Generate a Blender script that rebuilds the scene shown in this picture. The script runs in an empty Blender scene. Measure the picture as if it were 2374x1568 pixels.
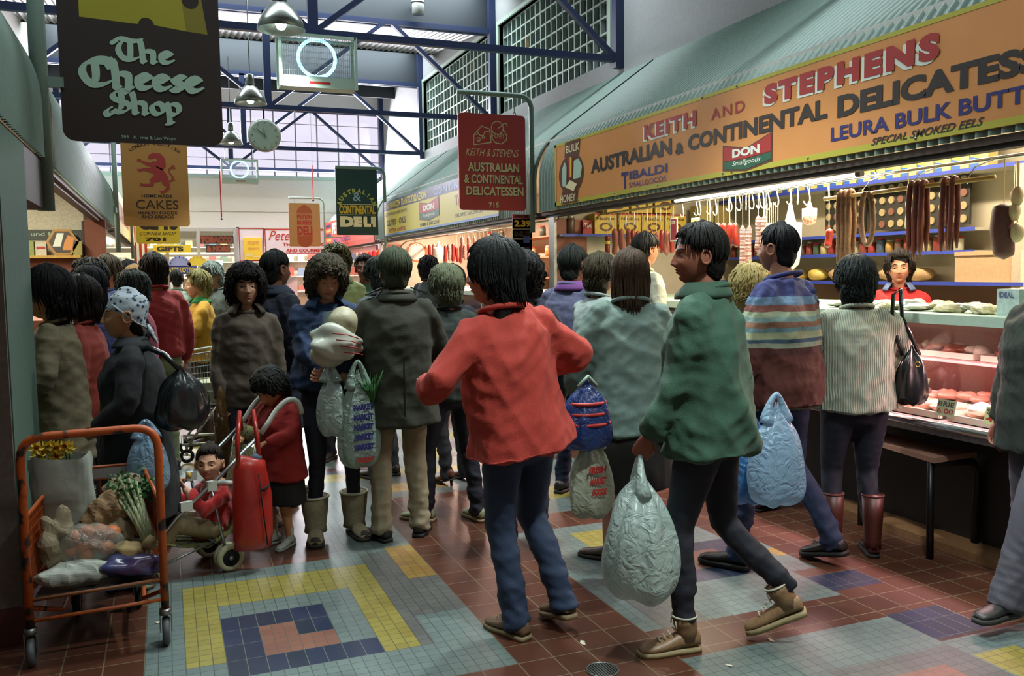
import bpy, math, random
import numpy as np
from mathutils import Vector, Matrix
SC = bpy.context.scene
COL = SC.collection
R = random.Random(7)
PI = math.pi

# ---------------------------------------------------------------- camera
cd = bpy.data.cameras.new('camera'); cam = bpy.data.objects.new('camera', cd); COL.objects.link(cam)
cam.matrix_world = Matrix(((0.92895832, 0.04105338, -0.36790089, 0), (-0.36993419, 0.0664221, -0.92668053, 0),
                           (-0.01360662, 0.9969467, 0.07689041, 1.55), (0, 0, 0, 1)))
cd.sensor_width = 36; cd.lens = 2009.0 / 2374 * 36; cd.clip_start = 0.05; cd.clip_end = 200
SC.camera = cam
SC.view_settings.view_transform = 'Standard'; SC.view_settings.look = 'None'
SC.view_settings.gamma = 1; SC.view_settings.use_curve_mapping = False
SC.view_settings.exposure = 1.65
SC.cycles.max_bounces = 6; SC.cycles.diffuse_bounces = 3; SC.cycles.glossy_bounces = 3
SC.cycles.transparent_max_bounces = 12; SC.cycles.transmission_bounces = 4
SC.cycles.caustics_reflective = False; SC.cycles.caustics_refractive = False
SC.cycles.sample_clamp_indirect = 4

# ---------------------------------------------------------------- world + daylight
w = bpy.data.worlds.new('overcast_sky'); SC.world = w; w.use_nodes = True
w.node_tree.nodes['Background'].inputs[0].default_value = (0.93, 0.86, 0.97, 1)
w.node_tree.nodes['Background'].inputs[1].default_value = 0.36

def area(name, loc, rot, sx, sy, power, col=(1, 1, 1), spread=PI):
    l = bpy.data.lights.new(name, 'AREA'); l.shape = 'RECTANGLE'; l.size = sx; l.size_y = sy
    l.energy = power; l.color = col; l.spread = spread
    o = bpy.data.objects.new(name, l); COL.objects.link(o); o.location = loc; o.rotation_euler = rot
    return o
XL, XR = -2.05, 5.0            # upper side walls of the hall
TY = [5.0, 9.15, 13.28, 17.45]  # roof trusses
for y in (-0.2, 3.9, 8.05, 12.2, 16.35):   # daylight entering through the strip skylights
    area('skylight_daylight', (1.475, y + 0.65, 5.95), (0.25, 0, 0), 6.6, 0.8, 78, (0.84, 0.95, 0.97))
area('end_glazing_daylight', (1.475, 20.6, 4.5), (math.radians(-62), 0, 0), 6.8, 1.6, 420, (0.95, 0.93, 1.0))
# fluorescent battens under the stall canopies and over the counters
for (x, y, z, l, p, c) in ((4.0, 5.2, 2.13, 2.2, 16, (1, .87, .66)), (4.9, 5.0, 2.75, 3.2, 44, (1, .86, .62)), (4.9, 3.0, 2.75, 1.6, 18, (1, .86, .66)),
                           (4.6, 12.5, 2.5, 4.6, 110, (1, .62, .5)), (4.6, 18.5, 2.5, 3.4, 140, (1, .5, .48)),
                           (-1.5, 8.6, 2.7, 3.4, 40, (1, .93, .72)), (-1.5, 14.5, 2.6, 2.8, 40, (1, .9, .68))):
    area('stall_tube_light', (x, y, z), (0, 0, PI / 2), l, 0.12, p, c)
area('shop_tube_light', (1.6, 21.9, 2.5), (0, 0, 0), 5.5, 0.3, 200, (1, .95, .86))
area('case_tube_light', (3.92, 3.9, 1.20), (0, math.radians(12), 0), 0.06, 3.4, 32, (1, .55, .57))

# ---------------------------------------------------------------- materials
def C(h, a=1):
    h = h.lstrip('#'); v = [int(h[i:i + 2], 16) / 255 for i in (0, 2, 4)]
    return tuple(((c + .055) / 1.055) ** 2.4 if c > .04045 else c / 12.92 for c in v) + (a,)
_M = {}
def mat(name, col, rough=.6, metal=0, bump=0, scale=40, var=.12, emit=0, alpha=1, kind='noise', col2=None, coat=0, spec=.5, trans=0, sheen=0):
    if name in _M: return _M[name]
    m = bpy.data.materials.new(name); m.use_nodes = True; nt = m.node_tree; N = nt.nodes; L = nt.links
    b = N['Principled BSDF']; c = C(col) if isinstance(col, str) else col
    b.inputs['Base Color'].default_value = c; b.inputs['Roughness'].default_value = rough
    b.inputs['Metallic'].default_value = metal; b.inputs['Alpha'].default_value = alpha
    b.inputs['Coat Weight'].default_value = coat; b.inputs['Specular IOR Level'].default_value = spec
    b.inputs['Transmission Weight'].default_value = trans
    if sheen: b.inputs['Sheen Weight'].default_value = sheen; b.inputs['Sheen Roughness'].default_value = .5
    if emit: b.inputs['Emission Color'].default_value = c; b.inputs['Emission Strength'].default_value = emit
    tc = N.new('ShaderNodeTexCoord'); t = N.new('ShaderNodeTexNoise' if kind in ('noise', 'spot') else 'ShaderNodeTexWave' if kind in ('rib', 'stripe', 'fleck') else 'ShaderNodeTexVoronoi')
    t.inputs['Scale'].default_value = scale; L.new(tc.outputs['Object'], t.inputs['Vector'])
    if kind == 'noise': t.inputs['Detail'].default_value = 5
    if kind in ('rib', 'stripe'):
        t.inputs['Distortion'].default_value = .6
        if kind == 'stripe': t.bands_direction = 'Z'; t.inputs['Distortion'].default_value = 1.5
        else: t.bands_direction = 'X'
    fac = t.outputs[0]
    if var or col2:
        mx = N.new('ShaderNodeMix'); mx.data_type = 'RGBA'
        c2 = C(col2) if col2 else tuple(max(0, v * (1 - 2.4 * var)) for v in c[:3]) + (1,)
        mx.inputs[6].default_value = c; mx.inputs[7].default_value = c2
        rp = N.new('ShaderNodeMapRange'); L.new(fac, rp.inputs[0])
        lo, hi = (.3, .75) if kind == 'noise' else (.52, .6) if kind == 'spot' else (.45, .6) if kind == 'stripe' else (.2, .8)
        if kind == 'voro': lo, hi = .25, .38
        rp.inputs[1].default_value = lo; rp.inputs[2].default_value = hi
        L.new(rp.outputs[0], mx.inputs[0]); L.new(mx.outputs[2], b.inputs['Base Color'])
    if bump:
        bp = N.new('ShaderNodeBump'); bp.inputs['Strength'].default_value = min(1, bump); bp.inputs['Distance'].default_value = .004
        L.new(fac, bp.inputs['Height']); L.new(bp.outputs[0], b.inputs['Normal'])
    _M[name] = m; return m
def glass(name, col=(.85, .93, .92, 1), clear=.8):
    if name in _M: return _M[name]
    m = bpy.data.materials.new(name); m.use_nodes = True; nt = m.node_tree; N = nt.nodes; L = nt.links; N.remove(N['Principled BSDF'])
    a = N.new('ShaderNodeBsdfTransparent'); a.inputs[0].default_value = col; g = N.new('ShaderNodeBsdfGlossy'); g.inputs['Roughness'].default_value = .06
    mx = N.new('ShaderNodeMixShader'); mx.inputs[0].default_value = 1 - clear
    L.new(a.outputs[0], mx.inputs[1]); L.new(g.outputs[0], mx.inputs[2]); L.new(mx.outputs[0], N['Material Output'].inputs[0])
    _M[name] = m; return m

# ---------------------------------------------------------------- mesh builder
def V(*a): return Vector(a if len(a) > 1 else a[0])
class MB:
    def __init__(s): s.v = []; s.f = []; s.m = []; s.mi = 0
    def add(s, vs, fs, mi=None):
        n = len(s.v); s.v += [tuple(p) for p in vs]; s.f += [tuple(i + n for i in f) for f in fs]
        s.m += [s.mi if mi is None else mi] * len(fs); return s
    def box(s, x0, x1, y0, y1, z0, z1, M=None):
        vs = [(x, y, z) for z in (z0, z1) for y in (y0, y1) for x in (x0, x1)]
        if M is not None: vs = [M @ Vector(p) for p in vs]
        return s.add(vs, [(0, 2, 3, 1), (4, 5, 7, 6), (0, 1, 5, 4), (2, 6, 7, 3), (0, 4, 6, 2), (1, 3, 7, 5)])
    def bar(s, a, b, wx, wz=None):
        a, b = V(a), V(b); d = (b - a); l = d.length; q = d.to_track_quat('Z', 'Y').to_matrix().to_4x4(); q.translation = a
        wz = wz or wx
        return s.box(-wx / 2, wx / 2, -wz / 2, wz / 2, 0, l, q)
    def tube(s, pts, r, n=8, cap=True):
        pts = [V(p) for p in pts]; k = len(pts); rs = r if isinstance(r, (list, tuple)) else [r] * k
        vs = []; fr = None
        for i, p in enumerate(pts):
            d = (pts[min(i + 1, k - 1)] - pts[max(i - 1, 0)]).normalized()
            if fr is None: fr = d.orthogonal().normalized()
            fr = (fr - d * fr.dot(d)); fr = fr.normalized() if fr.length > 1e-6 else d.orthogonal().normalized(); b = d.cross(fr)
            for j in range(n):
                a = 2 * PI * j / n; vs.append(p + (fr * math.cos(a) + b * math.sin(a)) * rs[i])
        fs = [(i * n + j, i * n + (j + 1) % n, (i + 1) * n + (j + 1) % n, (i + 1) * n + j) for i in range(k - 1) for j in range(n)]
        if cap: fs += [tuple(range(n - 1, -1, -1)), tuple((k - 1) * n + j for j in range(n))]
        return s.add(vs, fs)
    def cyl(s, a, b, r, n=16, r2=None): return s.tube([a, b], [r, r if r2 is None else r2], n)
    def lathe(s, prof, c=(0, 0, 0), n=24, axis='Z', M=None):
        vs = []
        for (r, h) in prof:
            for j in range(n):
                a = 2 * PI * j / n; p = (r * math.cos(a), r * math.sin(a), h)
                if axis == 'Y': p = (p[0], h, p[1])
                if axis == 'X': p = (h, p[0], p[1])
                p = Vector(p) + Vector(c); vs.append(M @ p if M is not None else p)
        k = len(prof); fs = [(i * n + j, i * n + (j + 1) % n, (i + 1) * n + (j + 1) % n, (i + 1) * n + j) for i in range(k - 1) for j in range(n)]
        fs += [tuple(range(n - 1, -1, -1)), tuple((k - 1) * n + j for j in range(n))]
        return s.add(vs, fs)
    def ball(s, c, r, n=16, m=10, M=None):
        r = r if isinstance(r, (list, tuple)) else (r, r, r); vs = []
        for i in range(m + 1):
            ph = PI * i / m
            for j in range(n):
                a = 2 * PI * j / n; p = Vector((r[0] * math.sin(ph) * math.cos(a), r[1] * math.sin(ph) * math.sin(a), r[2] * math.cos(ph)))
                if M is not None: p = M @ p
                vs.append(p + Vector(c))
        return s.add(vs, [(i * n + j, (i + 1) * n + j, (i + 1) * n + (j + 1) % n, i * n + (j + 1) % n) for i in range(m) for j in range(n)])
    def torus(s, c, R_, r, n=28, m=8, axis='Z', squash=1):
        vs = []
        for i in range(n):
            a = 2 * PI * i / n
            for j in range(m):
                b = 2 * PI * j / m; q = (R_ + r * math.cos(b)); p = (q * math.cos(a), q * math.sin(a) * squash, r * math.sin(b))
                if axis == 'Y': p = (p[0], p[2], p[1])
                if axis == 'X': p = (p[2], p[0], p[1])
                vs.append(Vector(p) + Vector(c))
        return s.add(vs, [(i * m + j, ((i + 1) % n) * m + j, ((i + 1) % n) * m + (j + 1) % m, i * m + (j + 1) % m) for i in range(n) for j in range(m)])
    def poly(s, pts, th=0, nrm=(0, -1, 0)):          # flat polygon, given thickness
        n = len(pts); N_ = V(nrm).normalized() * th; a = [V(p) for p in pts]; b = [p - N_ for p in a]
        return s.add(a + b, [tuple(range(n)), tuple(range(2 * n - 1, n - 1, -1))] + [(i, i + n, (i + 1) % n + n, (i + 1) % n) for i in range(n)])
    def build(s, name, mats, parent=None, smooth=False, fix=True):
        if not isinstance(mats, (list, tuple)): mats = [mats]
        return link(name, s.v, s.f, mats, parent, smooth, s.m if len(mats) > 1 else None, fix)
def link(name, v, f, mats, parent=None, smooth=False, mi=None, fix=True):
    me = bpy.data.meshes.new(name); me.from_pydata([tuple(p) for p in v], [], f)
    for m in mats: me.materials.append(m)
    if mi is not None: me.polygons.foreach_set('material_index', mi)
    if smooth: me.polygons.foreach_set('use_smooth', [True] * len(me.polygons))
    if fix:
        import bmesh
        b = bmesh.new(); b.from_mesh(me); bmesh.ops.recalc_face_normals(b, faces=b.faces); b.to_mesh(me); b.free()
    me.update(); o = bpy.data.objects.new(name, me); COL.objects.link(o)
    if parent is not None: o.parent = parent
    return o
def thing(name, label, cat, loc=(0, 0, 0), rz=0, group=None):
    o = bpy.data.objects.new(name, None); COL.objects.link(o); o.location = loc; o.rotation_euler = (0, 0, rz); o.empty_display_size = .1
    return tag(o, label, cat, group)
def tag(o, label, cat, group=None):
    o['label'] = label; o['category'] = cat; o['kind'] = 'thing'
    if group: o['group'] = group
    return o
ORD = 'first second third fourth fifth sixth seventh eighth ninth tenth eleventh twelfth thirteenth fourteenth fifteenth sixteenth seventeenth eighteenth nineteenth twentieth twenty-first twenty-second twenty-third twenty-fourth twenty-fifth twenty-sixth twenty-seventh twenty-eighth twenty-ninth thirtieth thirty-first thirty-second thirty-third thirty-fourth'.split()
def struct(o): o['kind'] = 'structure'; return o
def dup(o, loc, rz=None, label=None):
    r = o.copy(); COL.objects.link(r); r.location = loc
    if rz is not None: r.rotation_euler = (0, 0, rz)
    if label: r['label'] = label
    def rec(a, b):
        for ch in list(a.children):
            c = ch.copy(); COL.objects.link(c); c.parent = b; rec(ch, c)
    rec(o, r); return r
def bez(p0, p1, p2, p3=None, n=8):
    p0, p1, p2 = V(p0), V(p1), V(p2)
    if p3 is None: return [p0 * (1 - t) ** 2 + p1 * 2 * t * (1 - t) + p2 * t * t for t in [i / n for i in range(n + 1)]]
    p3 = V(p3); return [p0 * (1 - t) ** 3 + p1 * 3 * t * (1 - t) ** 2 + p2 * 3 * t * t * (1 - t) + p3 * t ** 3 for t in [i / n for i in range(n + 1)]]

# ---------------------------------------------------------------- lettering
_T = {}
def glyphs(s, bold=0.0, shear=0, spacing=1.0):
    key = (s, bold, shear, spacing)
    if key in _T: return _T[key]
    cu = bpy.data.curves.new('t', 'FONT'); cu.body = s; cu.size = 1; cu.offset = bold; cu.shear = shear; cu.space_character = spacing; cu.resolution_u = 3
    o = bpy.data.objects.new('t', cu); TMP.collection.objects.link(o); TMP.view_layers[0].update()
    me = o.evaluated_get(TMP.view_layers[0].depsgraph).to_mesh()
    v = [(p.co.x, p.co.y) for p in me.vertices]; f = [tuple(p.vertices) for p in me.polygons]
    bpy.data.objects.remove(o); bpy.data.curves.remove(cu)
    _T[key] = (v, f); return v, f
TMP = bpy.data.scenes.new('tmp')
class Face:      # a flat face that lettering and shapes are painted on: origin, right vector, up vector, outward normal
    def __init__(s, o, r, u): s.o, s.r, s.u = V(o), V(r).normalized(), V(u).normalized(); s.n = s.r.cross(s.u)
    def p(s, x, y, d=0): return s.o + s.r * x + s.u * y + s.n * d
def text(face, s, x0, x1, y0, y1, m, parent, bold=.02, shear=0, d=.003, name='lettering', y0r=None, y1r=None, spacing=1.0, mb=None, mi=None):
    """text stretched into x0..x1, y0..y1 on the face"""
    v, f = glyphs(s, bold, shear, spacing)
    xs = [p[0] for p in v]; ys = [p[1] for p in v]; a, b, c, e = min(xs), max(xs), min(ys), max(ys)
    y0r = y0 if y0r is None else y0r; y1r = y1 if y1r is None else y1r; pts = []
    for p in v:
        t = (p[0] - a) / (b - a); q = (p[1] - c) / max(e - c, 1e-6)
        lo = y0 + (y0r - y0) * t; hi = y1 + (y1r - y1) * t
        pts.append(face.p(x0 + (x1 - x0) * t, lo + (hi - lo) * q, d))
    if mb is not None: mb.add(pts, f, mi); return None
    return link(name, pts, f, [m], parent, fix=False)
def arctext(face, s, cx, cy, rad, a0, a1, h, wch, m, parent, bold=.02, d=.003, name='lettering'):
    mb = MB(); n = len(s)
    for i, ch in enumerate(s):
        if ch == ' ': continue
        a = math.radians(a0 + (a1 - a0) * i / (n - 1)); v, f = glyphs(ch, bold)
        xs = [p[0] for p in v]; w_ = max(xs) - min(xs); k = h / .73; xm = (max(xs) + min(xs)) / 2
        kx = min(k, wch / max(w_, .01)) if w_ > .3 else k * .8
        R1 = Vector((math.sin(a), math.cos(a))); T1 = Vector((math.cos(a), -math.sin(a)))
        mb.add([face.p(*(Vector((cx, cy)) + R1 * (rad + p[1] * k) + T1 * ((p[0] - xm) * kx)), d) for p in v], f)
    return mb.build(name, m, parent, fix=False)
def nib(face, strokes, m, parent, w_=.03, ang=40, d=.003, sc=1, ox=0, oy=0, name='lettering', sx=None):
    """broad-pen strokes: each a list of points, swept with a slanted nib"""
    mb = MB(); a = math.radians(ang); nv = Vector((math.cos(a), math.sin(a))) * w_ / 2; th = Vector((-math.sin(a), math.cos(a))) * w_ * .13
    sx = sx or sc
    k = 0
    for st in strokes:
        if len(st) == 3: st = bez(*[(p[0], p[1], 0) for p in st], n=10)
        elif len(st) == 4: st = bez(*[(p[0], p[1], 0) for p in st], n=14)
        P = [Vector((ox + p[0] * sx, oy + p[1] * sc)) for p in st]
        for i in range(len(P) - 1):
            q = [P[i] + nv + th, P[i] + nv - th, P[i] - nv - th, P[i] - nv + th, P[i + 1] + nv + th, P[i + 1] + nv - th, P[i + 1] - nv - th, P[i + 1] - nv + th]
            h = hull(q); k += 1; mb.add([face.p(p[0], p[1], d + k * 2e-5) for p in h], [tuple(range(len(h)))])
    return mb.build(name, m, parent, fix=False)
def hull(p):
    p = sorted(set((round(a[0], 6), round(a[1], 6)) for a in p))
    def half(q):
        o = []
        for a in q:
            while len(o) > 1 and (o[-1][0] - o[-2][0]) * (a[1] - o[-2][1]) - (o[-1][1] - o[-2][1]) * (a[0] - o[-2][0]) <= 0: o.pop()
            o.append(a)
        return o
    return half(p)[:-1] + half(p[::-1])[:-1]
def shape(face, pts, m, parent, d=.002, name='panel', th=0):
    mb = MB(); P = [face.p(x, y, d) for x, y in pts]
    if th: mb.poly(P, th, face.n)
    else: mb.add(P, [tuple(range(len(P)))])
    return mb.build(name, m, parent, fix=bool(th))
def rrect(x0, x1, y0, y1, r, top=True, n=5):
    o = []
    for (cx, cy, a0) in ((x0 + r, y0 + r, 180), (x1 - r, y0 + r, 270), (x1 - r, y1 - r, 0), (x0 + r, y1 - r, 90)):
        if not top and cy > (y0 + y1) / 2: o.append((x1 if cx > (x0 + x1) / 2 else x0, y1)); continue
        o += [(cx + r * math.cos(math.radians(a0 + 90 * i / n)), cy + r * math.sin(math.radians(a0 + 90 * i / n))) for i in range(n + 1)]
    return o
# ---------------------------------------------------------------- floor
def tilemat(name, c1, c2, grout, bw, bh, ox=0, oy=0, rough=.3, mortar=.0022, bump=.25):
    m = bpy.data.materials.new(name); m.use_nodes = True; nt = m.node_tree; N = nt.nodes; L = nt.links; b = N['Principled BSDF']
    tc = N.new('ShaderNodeTexCoord'); mp = N.new('ShaderNodeMapping'); mp.inputs['Location'].default_value = (ox, oy, 0); L.new(tc.outputs['Object'], mp.inputs[0])
    t = N.new('ShaderNodeTexBrick'); t.offset = 0; t.squash = 1; t.inputs['Scale'].default_value = 1
    t.inputs['Brick Width'].default_value = bw; t.inputs['Row Height'].default_value = bh; t.inputs['Mortar Size'].default_value = mortar; t.inputs['Mortar Smooth'].default_value = .3
    t.inputs['Color1'].default_value = C(c1); t.inputs['Color2'].default_value = C(c2); t.inputs['Mortar'].default_value = C(grout); t.inputs['Bias'].default_value = -.1
    L.new(mp.outputs[0], t.inputs[0])
    n = N.new('ShaderNodeTexNoise'); n.inputs['Scale'].default_value = 1.7; n.inputs['Detail'].default_value = 6; L.new(tc.outputs['Object'], n.inputs[0])
    mx = N.new('ShaderNodeMix'); mx.data_type = 'RGBA'; mx.blend_type = 'MULTIPLY'; mx.inputs[0].default_value = .55
    rp = N.new('ShaderNodeMapRange'); L.new(n.outputs[0], rp.inputs[0]); rp.inputs[1].default_value = .3; rp.inputs[2].default_value = .7; rp.inputs[3].default_value = .55; rp.inputs[4].default_value = 1.15
    L.new(t.outputs[0], mx.inputs[6]); L.new(rp.outputs[0], mx.inputs[7]); L.new(mx.outputs[2], b.inputs['Base Color'])
    r2 = N.new('ShaderNodeMapRange'); L.new(n.outputs[0], r2.inputs[0]); r2.inputs[3].default_value = rough - .06; r2.inputs[4].default_value = rough + .2
    L.new(r2.outputs[0], b.inputs['Roughness'])
    bp = N.new('ShaderNodeBump'); bp.inputs['Strength'].default_value = bump; bp.inputs['Distance'].default_value = .002; bp.invert = True
    L.new(t.outputs['Fac'], bp.inputs['Height']); L.new(bp.outputs[0], b.inputs['Normal']); return m
PX, PY = .1527, .158
ox, oy = -.01, -3.40
FM = [tilemat('terracotta_tile', '#563325', '#482a1f', '#6e624c', PX, PY, ox, oy, .27, .0032),
      tilemat('grey_mosaic', '#64736f', '#5b6a69', '#434e4b', PX / 3, PY / 3, ox, oy, .33),
      tilemat('yellow_mosaic', '#8c8440', '#807636', '#5a5638', PX / 3, PY / 3, ox, oy, .33),
      tilemat('blue_mosaic', '#232c3c', '#27304a', '#5a665c', PX / 3 * 1.5, PY, ox, oy, .3, .0018),
      tilemat('pink_mosaic', '#7f5848', '#765044', '#5e5148', PX / 3, PY / 3, ox, oy, .33),
      tilemat('violet_grey_mosaic', '#5e605c', '#545654', '#3c4040', PX / 3, PY / 3, ox, oy, .33),
      tilemat('orange_mosaic', '#94783a', '#876234', '#665a3a', PX / 3, PY / 3, ox, oy, .33)]
def motif(i0, j0, mi, mj):          # one mosaic motif, mirrored by mi / mj; rectangles (x0,x1,y0,y1,material)
    r = [(-1, 8, -2, 8, 1), (5, 8, 8, 19, 1), (6, 8, 0, 8, 5), (0, 1, 1, 7, 2), (0, 6, 5, 7, 2), (5, 6, 0, 7, 2), (1, 5, 0, 5, 1), (1, 4, 2, 4, 3), (1, 2, 0, 4, 3), (1, 5, 0, 1, 3),
         (2, 3, 1, 3, 4), (2, 4, 1, 2, 4), (7, 8, 5, 8.4, 6), (6.4, 8, -2, 2, 1)]
    o = []
    for (a, b, c, d, m) in r:
        if mi: a, b = 7 - b, 7 - a
        if mj: c, d = 6 - d, 6 - c
        o.append((a + i0, b + i0, c + j0, d + j0, m))
    return o
rects = motif(0, 0, 0, 0)
rects += [(4, 14, 19, 20.6, 2), (4, 14, 20.6, 21.3, 3), (8, 13, 15, 19, 5), (9, 12, 16, 17.5, 6), (13, 20, 10, 19, 1), (14, 17, 12, 14, 2), (-10, -3, 9, 20, 1), (-9, -4, 12, 14, 2)]
rects += [(12, 19, -1.6, 8, 1), (14, 15.4, 4.4, 7.2, 2), (15, 19, 1, 4.4, 3), (16, 18, 2, 3.6, 4), (17.2, 18.4, 5.4, 6.4, 2), (19, 21, -1.3, 0, 3), (12.6, 14.2, -1.6, 1.2, 5), (19, 20, .6, 4, 1), (19.6, 20, 2, 2.8, 6),
          (12, 19, -8, -3.4, 1), (19, 21, -5.1, -3.3, 3), (15, 19, -9, -5.4, 5), (16, 18, -8, -6.2, 4), (19, 24, -9, -5.2, 1), (19.1, 20.6, -8, -6.1, 2)]
for j in range(24, 110, 22): rects += motif(0, j, 0, 0) + motif(12, j - 2, 1, 0)
xs = sorted({-4.0, 8.0, 3.86, *[round(.01 + PX * k, 4) for r in rects for k in r[:2]]}); ys = sorted({-4.0, 24.0, *[round(3.4 + PY * k, 4) for r in rects for k in r[2:4]]})
fm = MB()
for a, b in zip(xs, xs[1:]):
    for c, d in zip(ys, ys[1:]):
        xm, ym = (a + b) / 2, (c + d) / 2; mi = 0
        for r in rects:
            if .01 + PX * r[0] < xm < .01 + PX * r[1] and 3.4 + PY * r[2] < ym < 3.4 + PY * r[3]: mi = r[4]
        fm.add([(a, c, 0), (b, c, 0), (b, d, 0), (a, d, 0)], [(0, 1, 2, 3)], mi)
struct(fm.build('floor', FM, fix=False))
drain = thing('floor_drain', 'round slotted metal drain grate set in the terracotta tiles', 'drain', (1.51, 2.9, 0))
m_st = mat('brushed_steel', '#8d9290', .35, .9, bump=.1, scale=90); m_blk = mat('black_void', '#0c0c0d', .9, var=0)
MB().torus((0, 0, .003), .062, .004, 32, 6).build('rim', m_st, drain, True)
MB().cyl((0, 0, .0005), (0, 0, .0015), .06, 28).build('pit', m_blk, drain)
for k in range(-5, 6):
    h = math.sqrt(.06 ** 2 - (k * .0105) ** 2); MB().box(k * .0105 - .003, k * .0105 + .003, -h, h, .001, .005).build('slat', m_st, drain)
for (x, y, r) in ((1.55, 3.15, .014), (2.28, 2.86, .012), (1.98, 2.74, .01), (-.1, 4.1, .011)):
    mb = MB(); mb.add([(r * a, r * b, c) for a, b, c in ((-1.5, -.4, .001), (1.2, -.8, .002), (1.6, .3, .004), (.2, .9, .002), (-1, .5, .001))], [(0, 1, 2, 3, 4)])
    o = mb.build('litter_scrap', mat('paper_scrap', '#d8d6c2', .8), fix=False); o.location = (x, y, .0015); o.rotation_euler = (0, 0, x * 9)
    tag(o, {1.55: 'white paper scrap on the brown tiles beside the red jumper walker', 2.28: 'small pale scrap on the terracotta tiles behind the brown high top', 1.98: 'tiny pale scrap on terracotta tiles at the grey mosaic edge', -.1: 'tiny pale scrap near the orange trolley castor'}[x], 'litter', 'scraps on the floor')

# ---------------------------------------------------------------- shell
m_conc = mat('painted_concrete', '#8f9192', .85, bump=.35, scale=18, var=.05)
m_white = mat('pale_render', '#c6c6c0', .8, bump=.2, scale=30, var=.04)
m_navy = mat('navy_steel', '#17264a', .45, bump=.08, scale=50, var=.08)
m_band = mat('slate_blue_panel', '#1b232b', .6, var=.05)
m_corr = mat('galvanised_ceiling', '#8b8a84', .45, .25, var=.1, scale=6)
m_frame = mat('pale_green_frame', '#9fb3a4', .5, var=.05)
m_pane = mat('dark_wired_glass', '#35558a', .12, bump=.4, scale=2.2, var=.05, col2='#5a5560', coat=.4)
m_sky = glass('skylight_glass', (.96, .97, 1, 1), .93)
m_vinyl = mat('pale_green_paint', '#768d83', .48, bump=.06, scale=40, var=.05)
TR = [-3.2, .9] + TY
def wall(name, x0, x1, y0, y1, z0, z1, m): return struct(MB().box(x0, x1, y0, y1, z0, z1).build(name, m))
wall('wall_right', XR, XR + .2, -4, 8.9, 3.1, 6.9, m_conc)
mb = MB(); mb.box(XR, XR + .2, 8.9, 21.3, 3.1, 4.02); mb.box(XR, XR + .2, 8.9, 21.3, 5.38, 6.9); mb.box(XR, XR + .2, 17.25, 21.3, 4.02, 5.38)
for y in (8.9, 12.95): mb.box(XR, XR + .2, y, y + .42, 4.02, 5.38)
struct(mb.build('wall_right_clerestory', m_conc))
struct(MB().box(XL - .2, XL, -4, 21.3, 3.1, 6.9).build('wall_left', m_white))
wall('wall_front', XL - 2, 8, -4.2, -4, 0, 6.9, m_white)
wall('wall_left_outer', -3.9, -3.7, -4, 21.3, 0, 3.3, m_white); wall('wall_right_outer', 7.0, 7.2, -4, 21.3, 0, 3.3, m_white)
for i, (y0, y1) in enumerate(((9.32, 12.95), (13.37, 17.25))):        # clerestory windows
    f = struct(MB().box(XR + .12, XR + .14, y0, y1, 4.02, 5.38).build('window_%d' % (i + 1), m_pane))
    g = MB(); n = 20
    for k in range(n + 1): y = y0 + (y1 - y0) * k / n; g.box(XR + .06, XR + .12, y - .013, y + .013, 4.02, 5.38)
    for k in range(8): z = 4.02 + 1.36 * k / 7; g.box(XR + .062, XR + .118, y0, y1, z - .012, z + .012)
    g.build('glazing_bars', m_frame, f)
    g = MB(); g.box(XR - .03, XR + .1, y0 - .06, y0, 4.0, 5.44); g.box(XR - .03, XR + .1, y1, y1 + .06, 4.0, 5.44); g.box(XR - .03, XR + .1, y0, y1, 5.38, 5.44); g.build('window_frame', m_frame, f)
    for (yy, zz) in ((y0 + 1.1, 5.0), (y0 + 2.6, 4.9)) if i == 0 else ((y0 + 1.0, 5.1),):
        MB().ball((XR + .115, yy, zz), (.004, .022, .022), 10, 8).build('lamp_glint', mat('warm_lamp_reflection', '#ffb060', emit=6, var=0), f)  # glowing discs stand in for orange lamps reflected in the panes
# roof: corrugated decks, slate upstands with a navy edge beam, glazed strips between
def corr(name, x0, x1, y0, y1, z0, z1, m, per=.105, amp=.016):
    n = int((x1 - x0) / per * 8); vs = []
    for i in range(n + 1):
        x = x0 + (x1 - x0) * i / n; dz = amp * math.sin(2 * PI * (x - x0) / per); vs += [(x, y0, z0 + dz), (x, y1, z1 + dz)]
    return link(name, vs, [(2 * i, 2 * i + 2, 2 * i + 3, 2 * i + 1) for i in range(n)], [m], None, True, fix=False)
for k, y in enumerate(TR):
    nxt = TR[k + 1] if k + 1 < len(TR) else 21.3; last = k == len(TR) - 1
    y1 = nxt - .9 if not last else 19.6
    struct(corr('ceiling_%d' % (k + 1), XL, XR, y + .03, y1, 5.42, 5.78, m_corr))
    struct(MB().box(XL, XR, y, y + .03, 5.36, 5.98).build('ceiling_upstand_%d' % (k + 1), m_band))
    struct(MB().box(XL, XR, y - .06, y, 5.29, 5.40).build('ceiling_edge_beam_%d' % (k + 1), m_navy))
    if not last:
        struct(MB().add([(XL, y1, 6.3), (XR, y1, 6.3), (XR, nxt + .03, 5.99), (XL, nxt + .03, 5.99)], [(0, 1, 2, 3)]).build('window_skylight_%d' % (k + 1), m_sky, fix=False))
        struct(MB().box(XL, XR, y1, y1 + .03, 5.76, 6.32).build('trim_%d' % (k + 1), m_band))
struct(MB().box(XL, XR, 19.6, 19.63, 5.5, 6.6).build('trim_8', m_band)); 
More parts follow.
